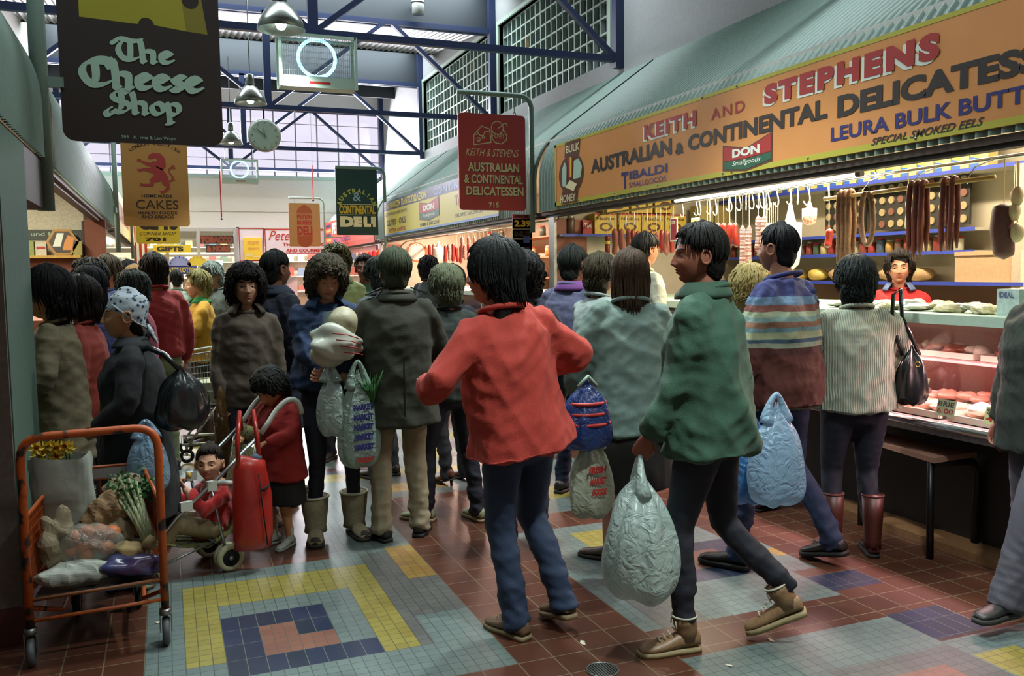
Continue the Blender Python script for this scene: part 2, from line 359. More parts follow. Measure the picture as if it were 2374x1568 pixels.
def truss(y, label):
    t = thing('roof_truss', label, 'truss', (0, y - .12, 0), group='navy roof trusses')
    zb, zt = 3.97, 5.33; xc = 1.475
    MB().box(XL, XR, -.035, .035, zb - .035, zb + .035).build('bottom_chord', m_navy, t)
    MB().box(XL, XR, -.03, .03, zt - .035, zt + .035).build('top_chord', m_navy, t)
    MB().box(xc - .05, xc + .05, -.03, .03, zb, zt).build('king_post', m_navy, t)
    for s in (-1, 1):
        MB().box(*sorted((xc + s * 3.525, xc + s * 3.42)), -.05, .05, zb - .1, zt + .65).build('end_post', m_navy, t)
        MB().bar((xc + s * 3.45, .002, zb), (xc + s * 1.85, .002, zt), .075, .055).build('web_member', m_navy, t)
        MB().bar((xc, .004, zb), (xc + s * 1.75, .004, zt), .075, .055).build('web_member', m_navy, t)
truss(5.0 - 4.1, 'navy steel truss above and behind the camera aisle'); truss(TY[0], 'navy steel truss out of sight above the orange deli fascia')
truss(TY[1], 'nearest navy lattice truss, carrying the large ring lamp'); truss(TY[2], 'second navy lattice truss, with the round clock beneath it')
truss(TY[3], 'third navy lattice truss, carrying the smaller ring lamp'); truss(20.95, 'farthest navy truss, in front of the bright end glazing')
# end wall: concrete, glazing above, shops below
YE = 21.2
mb = MB(); mb.box(XL, XR, YE, YE + .2, 3.02, 3.82); mb.box(XL, XR, YE + .02, YE + .2, 3.0, 3.02); mb.box(XL, XR, YE, YE + .2, 2.64, 3.0); mb.box(XL - 2, XL, YE, YE + .2, 0, 6.9); mb.box(XR, XR + 3, YE, YE + .2, 0, 6.9); mb.box(XL, XR, YE, YE + .2, 5.5, 6.9)
struct(mb.build('wall_back', m_white))
wg = struct(MB().box(XL, XR, YE + .1, YE + .105, 3.82, 5.5).build('window_3', m_sky))
mb = MB()
for k in range(15): x = XL + (XR - XL) * k / 14; mb.box(x - .012, x + .012, YE + .04, YE + .1, 3.82, 5.5)
for z in (4.25, 4.68, 5.1): mb.box(XL, XR, YE + .06, YE + .09, z - .006, z + .006)
mb.build('glazing_bars', mat('grey_bar', '#8a8690', .6), wg)
MB().box(XL, XR, YE - .04, YE + .02, 3.78, 3.86).build('window_sill', m_frame, wg)

# ---------------------------------------------------------------- stall canopies (bullnose corrugated awnings)
def canopy(name, label, x, s, y0, y1, zb, per=.07, amp=.014):
    pr = [(0, zb), (0, zb + .32)]
    for k in range(1, 8): a = math.radians(50 * k / 7); pr.append((.62 * (1 - math.cos(a)), zb + .32 + .62 * math.sin(a)))
    ax, az = pr[-1]
    for t in (.33, .66, 1): pr.append((ax + (1.4 - ax) * t, az + (1.72 - (az - zb)) * t if False else az + (zb + 1.66 - az) * t))
    nrm = []
    for k in range(len(pr)):
        a = pr[max(0, k - 1)]; b = pr[min(len(pr) - 1, k + 1)]; d = Vector((b[0] - a[0], b[1] - a[1])).normalized(); nrm.append((-d.y, d.x))
    n = int((y1 - y0) / per * 6); vs = []
    for i in range(n + 1):
        y = y0 + (y1 - y0) * i / n; c = amp * math.cos(2 * PI * (y - y0) / per)
        for (px, pz), (nx, nz) in zip(pr, nrm): vs.append((x + s * (px + nx * c), y, pz + nz * c))
    m = len(pr); fs = [(i * m + j, (i + 1) * m + j, (i + 1) * m + j + 1, i * m + j + 1) for i in range(n) for j in range(m - 1)]
    t = thing(name, label, 'canopy', (0, 0, 0), group='corrugated stall canopies')
    link('corrugated_sheet', vs, fs, [m_vinyl], t, True, fix=False)
    x0, x1 = sorted((x + s * .02, x + s * .1))
    mb = MB(); mb.box(x0, x1, y0, y1, zb - .035, zb); mb.build('edge_beam', mat('brown_edge', '#4a3a34', .6), t)
    mb = MB(); mb.box(*sorted((x + s * .05, x + s * .12)), y0 + .04, y1 - .04, zb - .06, zb - .035); mb.build('shutter_rail', mat('dark_rail', '#2b2826', .5), t)
    return t
canopy('stall_canopy', 'pale green corrugated canopy behind the orange deli fascia', 3.6, 1, .6, 8.25, 2.15)
canopy('stall_canopy', 'pale green corrugated canopy above the yellow Greek deli fascia', 3.6, 1, 8.32, 15.6, 2.15)
canopy('stall_canopy', 'far corrugated canopy over the red deli by the end wall', 3.6, 1, 15.7, 21.2, 2.15)
canopy('stall_canopy', 'nearest green canopy at the edge above the grey wall pier', -.65, -1, -2, 5.85, 2.26)
canopy('stall_canopy', 'green corrugated canopy over the wooden shelf shop, past the cheese sign', -.65, -1, 6.35, 13.3, 2.26)
canopy('stall_canopy', 'last canopy along the aisle with a yellow sign on its front', -.65, -1, 14.0, 21.1, 2.26)

# stall shells, right side
m_int = mat('cream_stall_wall', '#b9ae98', .75, var=.05, scale=8); m_brown = mat('brown_panel', '#8a4f38', .6, var=.08, scale=9); m_dk = mat('dark_plinth', '#17130f', .55, var=.05)
def partition(y, label):
    t = thing('stall_partition', label, 'partition', (0, y, 0), group='partitions between stalls')
    MB().box(3.72, 5.9, -.02, .02, 0, 2.75).build('panel', m_int, t)
    MB().box(3.62, 3.98, -.12, -.021, 0, 2.06).build('pilaster', m_brown, t)
    MB().box(3.60, 3.63, -.15, -.02, 0, 2.08).build('edge_strip', mat('alu', '#9a9c98', .4, .8), t)
    return t
partition(8.05, 'white partition with a brown pilaster where the orange fascia ends'); partition(15.5, 'brown and white partition where the yellow fascia ends')
struct(MB().box(5.9, 6.0, -3, 21.2, 0, 3.1).build('wall_stalls_right', m_int))
struct(MB().box(3.75, 5.9, -3, 21.2, 2.85, 2.9).build('ceiling_stalls_right', m_white))
struct(MB().box(-2.9, -.8, -3, 21.2, 2.9, 2.95).build('ceiling_stalls_left', m_white))
struct(MB().box(-3.0, -2.9, -3, 21.2, 0, 3.3).build('wall_stalls_left', m_int))
# ---------------------------------------------------------------- lettered signs
m_orange = mat('orange_sign_board', '#d9924f', .55, var=.04, scale=3); m_lime = mat('lime_border', '#b5ae3c', .5, var=0); m_red = mat('sign_red', '#a52a24', .5, var=0)
m_wht = mat('sign_white', '#dfe6d8', .5, var=0); m_black = mat('sign_black', '#2b231d', .5, var=0); m_blue = mat('sign_blue', '#2a2a6e', .5, var=0); m_yel = mat('sign_yellow', '#d9c845', .5, var=0)
m_grn = mat('sign_green', '#1e5a3e', .5, var=0); m_choc = mat('sign_chocolate', '#2d211c', .55, var=0); m_mint = mat('lettering_mint', '#a9c8b4', .5, var=0); m_cream = mat('sign_cream', '#e6dcae', .5, var=0)
m_brownsign = mat('sign_brown', '#5a3420', .5, var=0)
X = 3.58
t = thing('shop_fascia_sign', 'long orange deli fascia with lime border, red, black and blue lettering', 'sign', (X, 4.6, 2.45))
F_ = Face((0, 3.22, -.0), (0, -1, 0), (0, 0, 1))     # local: right = towards the viewer's right (-y); y_world = 7.82 - x
def wy(y): return 7.82 - y
z0 = -2.45
MB().box(0, .02, -3.9, 3.22, 2.18 + z0, 2.77 + z0).build('board', m_orange, t)
F = Face((0, 3.22, z0), (0, -1, 0), (0, 0, 1))
mb = MB()
for (a, b, c, d) in ((0, 7.1, 2.18, 2.215), (0, 7.1, 2.745, 2.77), (0, .035, 2.18, 2.77)):
    mb.add([F.p(x, y, .002) for x, y in ((a, c), (b, c), (b, d), (a, d))], [(0, 1, 2, 3)])
mb.build('border', m_lime, t, fix=False)
def two(s, y0, y1, za, zb, zar=None, zbr=None, bold=.05, **k):
    sh = MB(); text(F, s, wy(y0) - .018, wy(y1) - .018, za - .014, zb - .014, None, None, bold + .012, d=.003, y0r=zar and zar - .014, y1r=zbr and zbr - .014, mb=sh, **k)
    sh.build('letter_shadow', m_wht, t, fix=False)
    text(F, s, wy(y0), wy(y1), za, zb, m_red, t, bold, d=.005, y0r=zar, y1r=zbr, **k)
two('KEITH', 6.10, 5.37, 2.575, 2.69, 2.575, 2.685, spacing=1.15); text(F, 'AND', wy(5.19), wy(4.81), 2.58, 2.655, m_red, t, .012, spacing=1.2)
two('STEPHENS', 4.61, 3.26, 2.58, 2.705, 2.565, 2.70, bold=.07, spacing=1.25)
text(F, 'AUSTRALIAN', wy(7.04), wy(5.70), 2.41, 2.535, m_black, t, .045); text(F, '&', wy(5.65), wy(5.53), 2.40, 2.485, m_black, t, .05)
text(F, 'CONTINENTAL', wy(5.48), wy(4.04), 2.405, 2.52, m_black, t, .045); text(F, 'DELICATESSEN', wy(3.96), wy(2.43), 2.39, 2.515, m_black, t, .05)
text(F, 'T', wy(6.48), wy(6.36), 2.22, 2.36, m_blue, t, .04); text(F, 'IBALDI', wy(6.345), wy(5.76), 2.287, 2.355, m_blue, t, .03)
text(F, 'SMALLGOODS', wy(6.35), wy(5.78), 2.222, 2.265, m_blue, t, .0)
text(F, 'LEURA BULK BUTTER', wy(4.01), wy(2.62), 2.265, 2.345, m_blue, t, .03); text(F, 'SPECIAL SMOKED EELS', wy(3.70), wy(3.0), 2.20, 2.24, m_black, t, .02, shear=.35)
def don(F, t, x0, x1, zb, zt, tip, script=True):
    h = zt - zb; xm = x0 + (x1 - x0) * .5
    shape(F, [(x0 - .012, zb - .012), (xm, tip - .014), (x1 + .012, zb - .005), (x1 + .012, zt + .03), (xm, zt - .035), (x0 - .012, zt + .012)], m_brownsign, t, .003, 'logo_outline')
    shape(F, [(x0, zb + h * .36), (xm, zb + h * .30), (x1, zb + h * .40), (x1, zt + .02), (xm, zt - .045), (x0, zt)], m_red, t, .0045, 'logo_red_panel')
    shape(F, [(x0, zb), (xm, tip), (x1, zb + .01), (x1, zb + h * .36), (xm, zb + h * .26), (x0, zb + h * .32)], m_grn, t, .0045, 'logo_green_panel')
    w_ = x1 - x0
    text(F, 'DON', x0 + .2 * w_, x0 + .78 * w_, zb + h * .42, zb + h * .80, m_wht, t, .05, d=.006)
    text(F, 'Smallgoods', x0 + .2 * w_, x0 + .8 * w_, zb + h * .0, zb + h * .27, m_wht, t, .01, d=.006, shear=.3)
don(F, t, wy(5.04), wy(4.54), 2.225, 2.375, 2.20)
# jug emblem
jc = wy(7.45)
shape(F, [(jc + .27 * math.cos(a) * (1 if abs(math.sin(a)) < .8 else .8), 2.455 + .19 * math.sin(a)) for a in [2 * PI * k / 28 for k in range(28)]], m_brownsign, t, .003, 'emblem_oval')
shape(F, [(jc - .14, 2.62), (jc + .17, 2.60), (jc + .2, 2.76), (jc - .12, 2.76)], m_brownsign, t, .0034, 'emblem_neck'); shape(F, [(jc - .22, 2.185), (jc + .13, 2.185), (jc + .15, 2.31), (jc - .2, 2.31)], m_brownsign, t, .0034, 'emblem_foot')
text(F, 'BULK', jc - .10, jc + .19, 2.655, 2.725, m_cream, t, .02, d=.006); text(F, 'HONEY', jc - .24, jc + .1, 2.20, 2.27, m_cream, t, .02, d=.006)
for (pts, m) in (([(-.19, 2.36), (-.1, 2.34), (-.09, 2.53), (-.13, 2.58), (-.19, 2.52)], m_mint), ([(-.05, 2.42), (.03, 2.42), (.04, 2.6), (-.05, 2.62)], m_red), ([(-.02, 2.43), (.015, 2.43), (.02, 2.61), (-.015, 2.61)], m_yel),
                 ([(.05, 2.4), (.2, 2.4), (.24, 2.5), (.17, 2.58), (.07, 2.57)], m_mint), ([(-.12, 2.34), (.06, 2.29), (.13, 2.35), (-.02, 2.40)], m_cream), ([(-.05, 2.335), (.02, 2.32), (.04, 2.36), (-.02, 2.375)], m_red)):
    shape(F, [(jc + x, z) for x, z in pts], m, t, .0055 + R.random() * 1e-3, 'emblem_goods')
mb = MB()
for y in (7.3, 6.6, 5.9, 5.05, 4.95, 4.2, 3.4): mb.ball((-.003, y - 4.6, 2.197 + z0), .008, 8, 6)
for y in (5.3, 4.9): mb.ball((-.003, y - 4.6, 2.757 + z0), .008, 8, 6)
mb.build('screw', m_st, t)

# yellow Greek deli fascia
t = thing('shop_fascia_sign', 'yellow Greek deli fascia with a navy top band, behind the hanging red sign', 'sign', (X, 12, 2.45))
MB().box(0, .02, -2.62, 2.98, 2.19 + z0, 2.77 + z0).build('board', mat('yellow_board', '#cfc04a', .5, var=.03), t)
F = Face((0, 2.98, z0), (0, -1, 0), (0, 0, 1))
def wy(y): return 14.98 - y
m_nb = mat('sign_navy', '#23264e', .5, var=0); m_sky2 = mat('sign_skyblue', '#6f8fc4', .5, var=0)
shape(F, [(0, 2.615), (5.6, 2.615), (5.6, 2.77), (0, 2.77)], m_nb, t, .002, 'top_band'); shape(F, [(0, 2.185), (5.6, 2.185), (5.6, 2.215), (0, 2.215)], m_sky2, t, .002, 'lower_stripe')
text(F, 'ΕΛΛΗΝΙΚΟΝ ΠΑΝΤΟΠΩΛΕΙΟΝ', wy(14.9), wy(12.32), 2.635, 2.745, m_yel, t, .03, d=.004); text(F, 'CONTINENTAL', wy(11.96), wy(9.9), 2.635, 2.735, m_sky2, t, .02, d=.004)
text(F, 'SELECTION OF GREEK FOODS', wy(14.88), wy(13.44), 2.52, 2.57, m_black, t, .0); text(F, 'OLIVES · OILS', wy(14.8), wy(13.53), 2.35, 2.45, m_black, t, .015); text(F, 'FETTA CHEESE', wy(14.62), wy(13.53), 2.232, 2.295, m_red, t, .015)
don(F, t, wy(12.71), wy(11.71), 2.35, 2.585, 2.31); text(F, 'HAMS & BACONS', wy(12.69), wy(11.71), 2.235, 2.285, m_black, t, .01)
text(F, 'TASTY MEATS', wy(11.0), wy(9.6), 2.42, 2.56, m_red, t, .03); text(F, 'SALAMIS SAUSAGES', wy(10.99), wy(9.9), 2.265, 2.315, m_black, t, .0)
# far red fascia
t = thing('shop_fascia_sign', 'far red and orange deli fascia beyond the dark green hanging sign', 'sign', (X, 18.4, 2.45))
MB().box(0, .02, -2.6, 2.6, 2.12 + z0, 2.75 + z0).build('board', mat('red_board', '#b8402e', .5, var=.03), t); F = Face((0, 2.6, z0), (0, -1, 0), (0, 0, 1))
for k in range(5): shape(F, [(.1 + .0 * k, 2.18 + .11 * k), (.75, 2.18 + .11 * k), (.75, 2.25 + .11 * k), (.1, 2.25 + .11 * k)], [m_nb, m_orange][k % 2], t, .002, 'colour_block')
text(F, 'PETE & ROSIES', .95, 3.2, 2.45, 2.7, m_cream, t, .05); shape(F, [(.8, 2.2), (5.1, 2.2), (5.1, 2.38), (.8, 2.38)], mat('sign_tomato', '#c84a3a', .5, var=0), t, .002, 'lower_band')
text(F, 'SMALLGOODS', .95, 3.0, 2.24, 2.34, m_blue, t, .02, d=.004)
# left canopy fascia, yellow
t = thing('shop_fascia_sign', 'narrow yellow fascia on the left, behind the brown London Scottish sign', 'sign', (-.62, 17.5, 2.5))
MB().box(-.02, 0, -3.4, 3.4, -.28, .34).build('board', mat('yellow_board2', '#b9a750', .5, var=.05), t); F = Face((0, -3.4, 0), (0, 1, 0), (0, 0, 1))
text(F, 'CORNER SHOP', .3, 4.0, -.1, .2, m_red, t, .02); MB().box(-.02, .012, 3.4, 3.5, -.3, .36).build('end_trim', m_red, t)

# hanging signs on bracket posts
def bracket(post_x, x_end, y, ztop, zbot, r, m, t, s=1):
    P = [(post_x, 0, zbot - t.location.z), (post_x, 0, ztop - .17 - t.location.z)]
    c = s * .15; z = ztop - t.location.z
    P += bez((post_x, 0, z - .15), (post_x, 0, z), (post_x - c, 0, z), n=8)[1:] + [Vector((x_end, 0, z))]
    P = [Vector((p[0] - t.location.x, p[1], p[2])) for p in P]
    MB().tube(P, r, 10).build('bracket_post', m, t, True)
def hook(t, x, z0, z1): MB().tube([(x, 0, z0), (x, 0, z1)], .006, 6).build('hanger', m_frame, t)
# cheese shop
t = thing('hanging_sign', 'big dark brown cheese shop sign in mint blackletter, at the top left', 'sign', (-.08, 5.9, 3.0), group='hanging shop signs')
MB().cyl((-.57, 0, -1.05), (-.57, 0, 1.2), .048, 14).build('bracket_post', m_vinyl, t, True); MB().box(-.57, -.44, -.02, .02, -.32, -.26).build('clamp', m_vinyl, t)
B = [(x, z) for x, z in rrect(-.46, .455, -.63, .75, .07)]
MB().poly([(x, -.008, z) for x, z in B], .016, (0, -1, 0)).build('panel', m_choc, t)
F = Face((0, -.008, 0), (1, 0, 0), (0, 0, 1))
chz = mat('cheese_yellow', '#a39a2c', .5, var=0); chd = mat('cheese_shadow_side', '#857a2a', .5, var=0)
def arc(cx, cz, r, a0, a1, n=12): return [(cx + r * math.cos(math.radians(a0 + (a1 - a0) * k / n)), cz + r * math.sin(math.radians(a0 + (a1 - a0) * k / n))) for k in range(n + 1)]
shape(F, [(-.34, .66), (-.34, .105)] + [(.03 - .045, .09)] + arc(.03, .088, .045, 175, 5, 10) + [(.26, .07), (.19, .66)], chz, t, .001, 'cheese_wedge'); shape(F, [(.26, .07), (.385, .06), (.3, .66), (.19, .66)], chd, t, .001, 'cheese_side')
shape(F, arc(.29, .26, .05, 0, 360, 16), m_choc, t, .002, 'cheese_hole')
# blackletter drawn with a broad pen; 1 unit = x height
Tq = lambda w_: None
def bl(s, ox, oy, h, sxx, w_, A=32):
    G = {'h': (.95, [[(0, 1.75), (.12, 1.6), (.12, .05)], [(.12, .05), (.22, -.03)], [(.12, .85), (.4, 1.05), (.62, .85)], [(.62, .85), (.66, .4), (.6, .05)], [(.6, .05), (.72, -.03)]]),
         'e': (.72, [[(.55, .72), (.3, 1.08), (.1, .85)], [(.1, .88), (.02, .5), (.1, .2)], [(.1, .2), (.25, -.1), (.6, .2)], [(.55, .72), (.45, .55), (.12, .48)]]),
         's': (.64, [[(.52, .88), (.3, 1.05), (.12, .85)], [(.12, .85), (.1, .62), (.3, .52)], [(.3, .52), (.56, .4), (.5, .2)], [(.5, .2), (.3, -.08), (.04, .12)]]),
         'o': (.8, [[(.34, .98), (.0, .9), (.06, .45)], [(.06, .45), (.1, 0), (.36, .02)], [(.36, .02), (.68, .1), (.64, .5)], [(.64, .5), (.62, .95), (.34, .98)]]),
         'p': (.8, [[(0, 1.0), (.14, .9), (.14, -.75)], [(.02, -.75), (.28, -.72)], [(.14, .85), (.4, 1.1), (.6, .85)], [(.6, .85), (.75, .4), (.5, .08)], [(.5, .08), (.35, -.05), (.14, .1)]]),
         'C': (1.32, [[(1.25, 1.75), (.7, 2.0), (.35, 1.6)], [(.35, 1.6), (-.05, 1.1), (.25, .45)], [(.25, .45), (.55, -.2), (1.15, .3)], [(1.2, 1.85), (1.1, 1.55), (1.25, 1.3)], [(.62, 1.5), (.7, .9), (.62, .3)], [(.3, 1.55), (.8, 1.75), (1.3, 1.6)]]),
         'T': (1.15, [[(-.1, 1.6), (.1, 2.0), (.5, 1.8)], [(.5, 1.8), (.9, 1.6), (1.2, 1.85)], [(.35, 1.65), (-.05, 1.0), (.3, .3)], [(.3, .3), (.6, -.1), (1.0, .25)], [(.7, 1.65), (.72, .9), (.68, .2)], [(-.12, 1.5), (-.05, 1.4), (.02, 1.5)]]),
         'S': (1.2, [[(1.0, 1.75), (.6, 2.15), (.3, 1.65)], [(.3, 1.65), (.1, 1.2), (.6, 1.0)], [(.6, 1.0), (1.3, .75), (1.0, .3)], [(1.0, .3), (.7, -.15), (.25, .15)], [(.1, .35), (-.2, .1), (-.1, -.2)], [(-.1, -.2), (.05, -.35), (.2, -.15)], [(.65, 1.8), (.75, 1.0), (.62, .3)]])}
    S = []; x = 0
    for ch in s:
        a, g = G[ch]
        for st in g: S.append([(p[0] + x, p[1]) for p in st])
        x += a
    S2 = []
    for st in S: S2.append(st)
    nib(F, S2, m_mint, t, w_, A, sc=h, ox=ox, oy=oy, sx=sxx)
bl('The', -.15, -.135, .070, .119, .036, 35); bl('Cheese', -.355, -.30, .090, .139, .046, 35); bl('Shop', -.205, -.45, .070, .112, .036, 35)
text(F, '703   K  rma & Len Waye', -.14, .17, -.61, -.585, m_mint, t, .0)
hook(t, -.4, .75, 1.15); hook(t, .4, .75, 1.15)
MB().tube([(-.57, 0, 1.15), (.5, 0, 1.15)], .03, 10).build('bracket_arm', m_vinyl, t)
# london scottish
t = thing('hanging_sign', 'brown sign with a red rampant lion and the word CAKES, below the cheese sign', 'sign', (-.08, 13.7, 2.9), group='hanging shop signs')
MB().poly([(x, -.01, z) for x, z in rrect(-.45, .44, -.63, .62, .05)], .02, (0, -1, 0)).build('panel', mat('ochre_panel', '#a5783a', .55, var=.02), t)
MB().cyl((-.54, 0, -1.0), (-.54, 0, .9), .035, 12).build('bracket_post', m_vinyl, t, True); MB().tube([(-.54, 0, .8), (.4, 0, .8)], .02, 8).build('bracket_arm', m_vinyl, t); MB().box(-.60, -.53, -.45, .03, -.45, -.38).build('clamp', m_vinyl, t); hook(t, -.35, .62, .8); hook(t, .35, .62, .8)
F = Face((0, -.01, 0), (1, 0, 0), (0, 0, 1)); dk = mat('sign_darkbrown', '#33271c', .5, var=0); lion = mat('lion_red', '#93302c', .5, var=0)
arctext(F, 'LONDON SCOTTISH', 0, .02, .52, -36, 36, .05, .05, dk, t, .02)
def taper(F, pts, ws, m, t, name, d):
    mb = MB(); n = len(pts)
    L_ = []; Rr = []
    for i, p in enumerate(pts):
        a = Vector(pts[max(0, i - 1)]); b = Vector(pts[min(n - 1, i + 1)]); q = (b - a).normalized(); nn = Vector((-q.y, q.x)) * ws[i]; L_.append(Vector(p) + nn); Rr.append(Vector(p) - nn)
    P = [F.p(q[0], q[1], d) for q in L_ + Rr]
    mb.add(P, [(i, i + 1, n + i + 1, n + i) for i in range(n - 1)])
    return mb
mb = MB(); D = .003
for pts, ws in (([(-.06, .38), (0, .42), (.05, .40), (.09, .33), (.08, .24), (.02, .17), (.02, .10), (.09, .03), (.13, -.04), (.12, -.12)], [.012, .03, .05, .06, .085, .1, .085, .06, .055, .04]),
                ([(.04, .4), (-.03, .41), (-.08, .385), (-.09, .37)], [.04, .035, .02, .005]), ([(-.02, .375), (-.07, .35), (-.1, .345)], [.02, .012, .004]),
                ([(.0, .24), (-.07, .22), (-.14, .25), (-.22, .31)], [.05, .03, .022, .012]), ([(-.2, .30), (-.25, .33)], [.02, .004]), ([(-.2, .30), (-.255, .30)], [.02, .004]), ([(-.2, .30), (-.24, .27)], [.014, .004]),
                ([(.0, .14), (-.08, .11), (-.15, .13), (-.22, .11)], [.05, .035, .02, .014]), ([(-.2, .11), (-.26, .13)], [.014, .003]), ([(-.2, .11), (-.25, .09)], [.014, .003]), ([(-.2, .11), (-.22, .06)], [.012, .003]),
                ([(.09, -.02), (.0, -.05), (-.06, -.1), (-.05, -.17), (-.12, -.19), (-.2, -.18)], [.06, .055, .04, .025, .022, .014]), ([(-.18, -.18), (-.23, -.15)], [.014, .003]), ([(-.18, -.18), (-.235, -.19)], [.014, .003]),
                ([(.11, -.1), (.16, -.17), (.17, -.24), (.12, -.3), (.07, -.32)], [.045, .04, .025, .02, .012]), ([(.09, -.31), (.04, -.3)], [.012, .003]), ([(.09, -.31), (.06, -.35)], [.012, .003]), ([(.1, -.31), (.11, -.35)], [.012, .003]),
                ([(.13, -.08), (.21, -.1), (.25, -.02), (.2, .06), (.19, .14), (.25, .2), (.24, .26)], [.01, .012, .011, .011, .01, .012, .003]), ([(.23, .18), (.29, .15)], [.014, .003]), ([(.24, .19), (.29, .21)], [.012, .003]), ([(.24, -.06), (.28, -.09)], [.012, .003])):
    D += 6e-5; q = taper(F, [(a * .95, b * .72 + .095) for a, b in pts], [q_ * .9 for q_ in ws], None, t, '', D); mb.add(q.v, q.f)
mb.build('lion_emblem', lion, t, fix=False)
text(F, 'HOME MADE', -.20, .21, -.215, -.17, dk, t, .02); text(F, 'CAKES', -.28, .29, -.38, -.25, dk, t, .0); text(F, 'HEALTH FOODS', -.26, .27, -.455, -.41, dk, t, .02); text(F, 'AND BREADS', -.22, .22, -.515, -.47, dk, t, .02)
# corner shop 701
t = thing('hanging_sign', 'small yellow sign reading 701, under the brown lion sign', 'sign', (-.1, 19.0, 2.6), group='hanging shop signs')
MB().poly([(x, -.01, z) for x, z in rrect(-.42, .40, -.40, .38, .05)], .02, (0, -1, 0)).build('panel', mat('yellow_panel', '#d2bd35', .5, var=0), t)
MB().cyl((-.5, 0, -.7), (-.5, 0, .6), .03, 10).build('bracket_post', m_vinyl, t, True); MB().tube([(-.5, 0, .55), (.35, 0, .55)], .02, 8).build('bracket_arm', m_vinyl, t); MB().box(-.56, -.49, -.03, .03, -.1, -.05).build('clamp', m_vinyl, t); hook(t, -.3, .38, .55); hook(t, .3, .38, .55)
F = Face((0, -.01, 0), (1, 0, 0), (0, 0, 1)); text(F, 'GIFTS', -.36, .36, -.12, .1, m_black, t, .09); text(F, 'CORNER SHOP', -.36, .33, -.23, -.16, m_black, t, .0, shear=.4); text(F, '701', -.26, .13, -.35, -.27, m_black, t, .06)
# keith & stevens
t = thing('hanging_sign', 'red sign with white cheese and honey drawing, numbered 715, on a curved post', 'sign', (3.145, 8.4, 2.66), group='hanging shop signs')
bracket(3.585, 2.78, 8.4, 3.35, 1.95, .026, m_vinyl, t)
MB().poly([(x, -.01, z) for x, z in rrect(-.363, .365, -.485, .485, .04)], .02, (0, -1, 0)).build('panel', mat('brick_red_panel', '#c04040', .5, var=.02), t)
for x in (-.25, .25): MB().torus((x, 0, .50), .016, .004, 12, 6, 'Y').build('ring', m_red, t); hook(t, x, .51, .68)
F = Face((0, -.01, 0), (1, 0, 0), (0, 0, 1))
mb = MB()
def line(F, pts, w_, mb, d=.003):
    for i, (a, b) in enumerate(zip(pts, pts[1:])):
        a, b = Vector(a[:2]), Vector(b[:2]); q = (b - a).normalized(); n = Vector((-q.y, q.x)) * w_ / 2; a = a - q * w_ * .3; b = b + q * w_ * .3
        mb.add([F.p(p[0], p[1], d + (i % 5) * 3e-5) for p in (a + n, a - n, b - n, b + n)], [(0, 1, 2, 3)])
L1 = [(-.2, .17), (-.2, .27), (-.115, .36), (-.03, .335), (-.015, .2), (-.2, .17)]
for Lp in (L1, [(-.2, .27), (-.15, .28)], [(-.09, .3), (-.015, .32)], arc(-.12, .3, .035, 180, 360, 8), arc(-.15, .225, .018, 0, 360, 10), arc(-.1, .25, .013, 0, 360, 10),
           [(-.005, .33), (-.01, .25), (.03, .2), (.1, .19), (.15, .23), (.16, .27), (.12, .34)], arc(.055, .35, .065, 0, 360, 14), [(.06, .345), (.1, .37), (.13, .4), (.16, .395), (.165, .37)]):
    line(F, Lp, .009, mb)
mb.build('cheese_and_honey_drawing', m_cream, t, fix=False)
text(F, 'HONEY', .0, .13, .245, .295, m_cream, t, .0); text(F, 'KEITH & STEVENS', -.29, .29, .06, .135, m_cream, t, .0, shear=.35)
for s, a, b, c, d in (('AUSTRALIAN', -.27, .29, -.095, -.005), ('& CONTINENTAL', -.31, .33, -.215, -.125), ('DELICATESSEN', -.29, .335, -.335, -.245)):
    text(F, s, a + .006, b + .006, c - .006, d - .006, m_black, t, .035, d=.002, name='letter_shadow'); text(F, s, a, b, c, d, m_cream, t, .03, d=.004)
text(F, '715', -.05, .06, -.46, -.405, m_cream, t, .02)
# australian & continental deli
t = thing('hanging_sign', 'dark green sign reading DELI in large cream letters', 'sign', (3.11, 15, 2.77), group='hanging shop signs')
bracket(3.60, 2.75, 15, 3.36, 1.95, .03, m_vinyl, t)
MB().poly([(x, -.01, z) for x, z in rrect(-.36, .36, -.56, .57, .01)], .02, (0, -1, 0)).build('panel', mat('bottle_green_panel', '#173a34', .5, var=.02), t)
F = Face((0, -.01, 0), (1, 0, 0), (0, 0, 1)); gy_ = mat('sign_olive_yellow', '#b3b24a', .5, var=0)
arctext(F, 'AUSTRALIAN', 0, -.12, .285, -72, 72, .075, .07, gy_, t, .05); text(F, '&', -.07, .07, .02, .17, mat('sign_pale_blue', '#8fb0b8', .5, var=0), t, .01)
text(F, 'CONTINENTAL', -.31, .32, -.2, -.05, mat('sign_gold', '#c9a92e', .5, var=0), t, .05); text(F, 'DELI', -.3, .32, -.42, -.24, m_cream, t, .09)
shape(F, [(-.31, -.04), (.32, -.04), (.32, -.033), (-.31, -.033)], m_cream, t, .002, 'rule'); shape(F, [(-.31, -.218), (.32, -.218), (.32, -.211), (-.31, -.211)], m_cream, t, .002, 'rule')
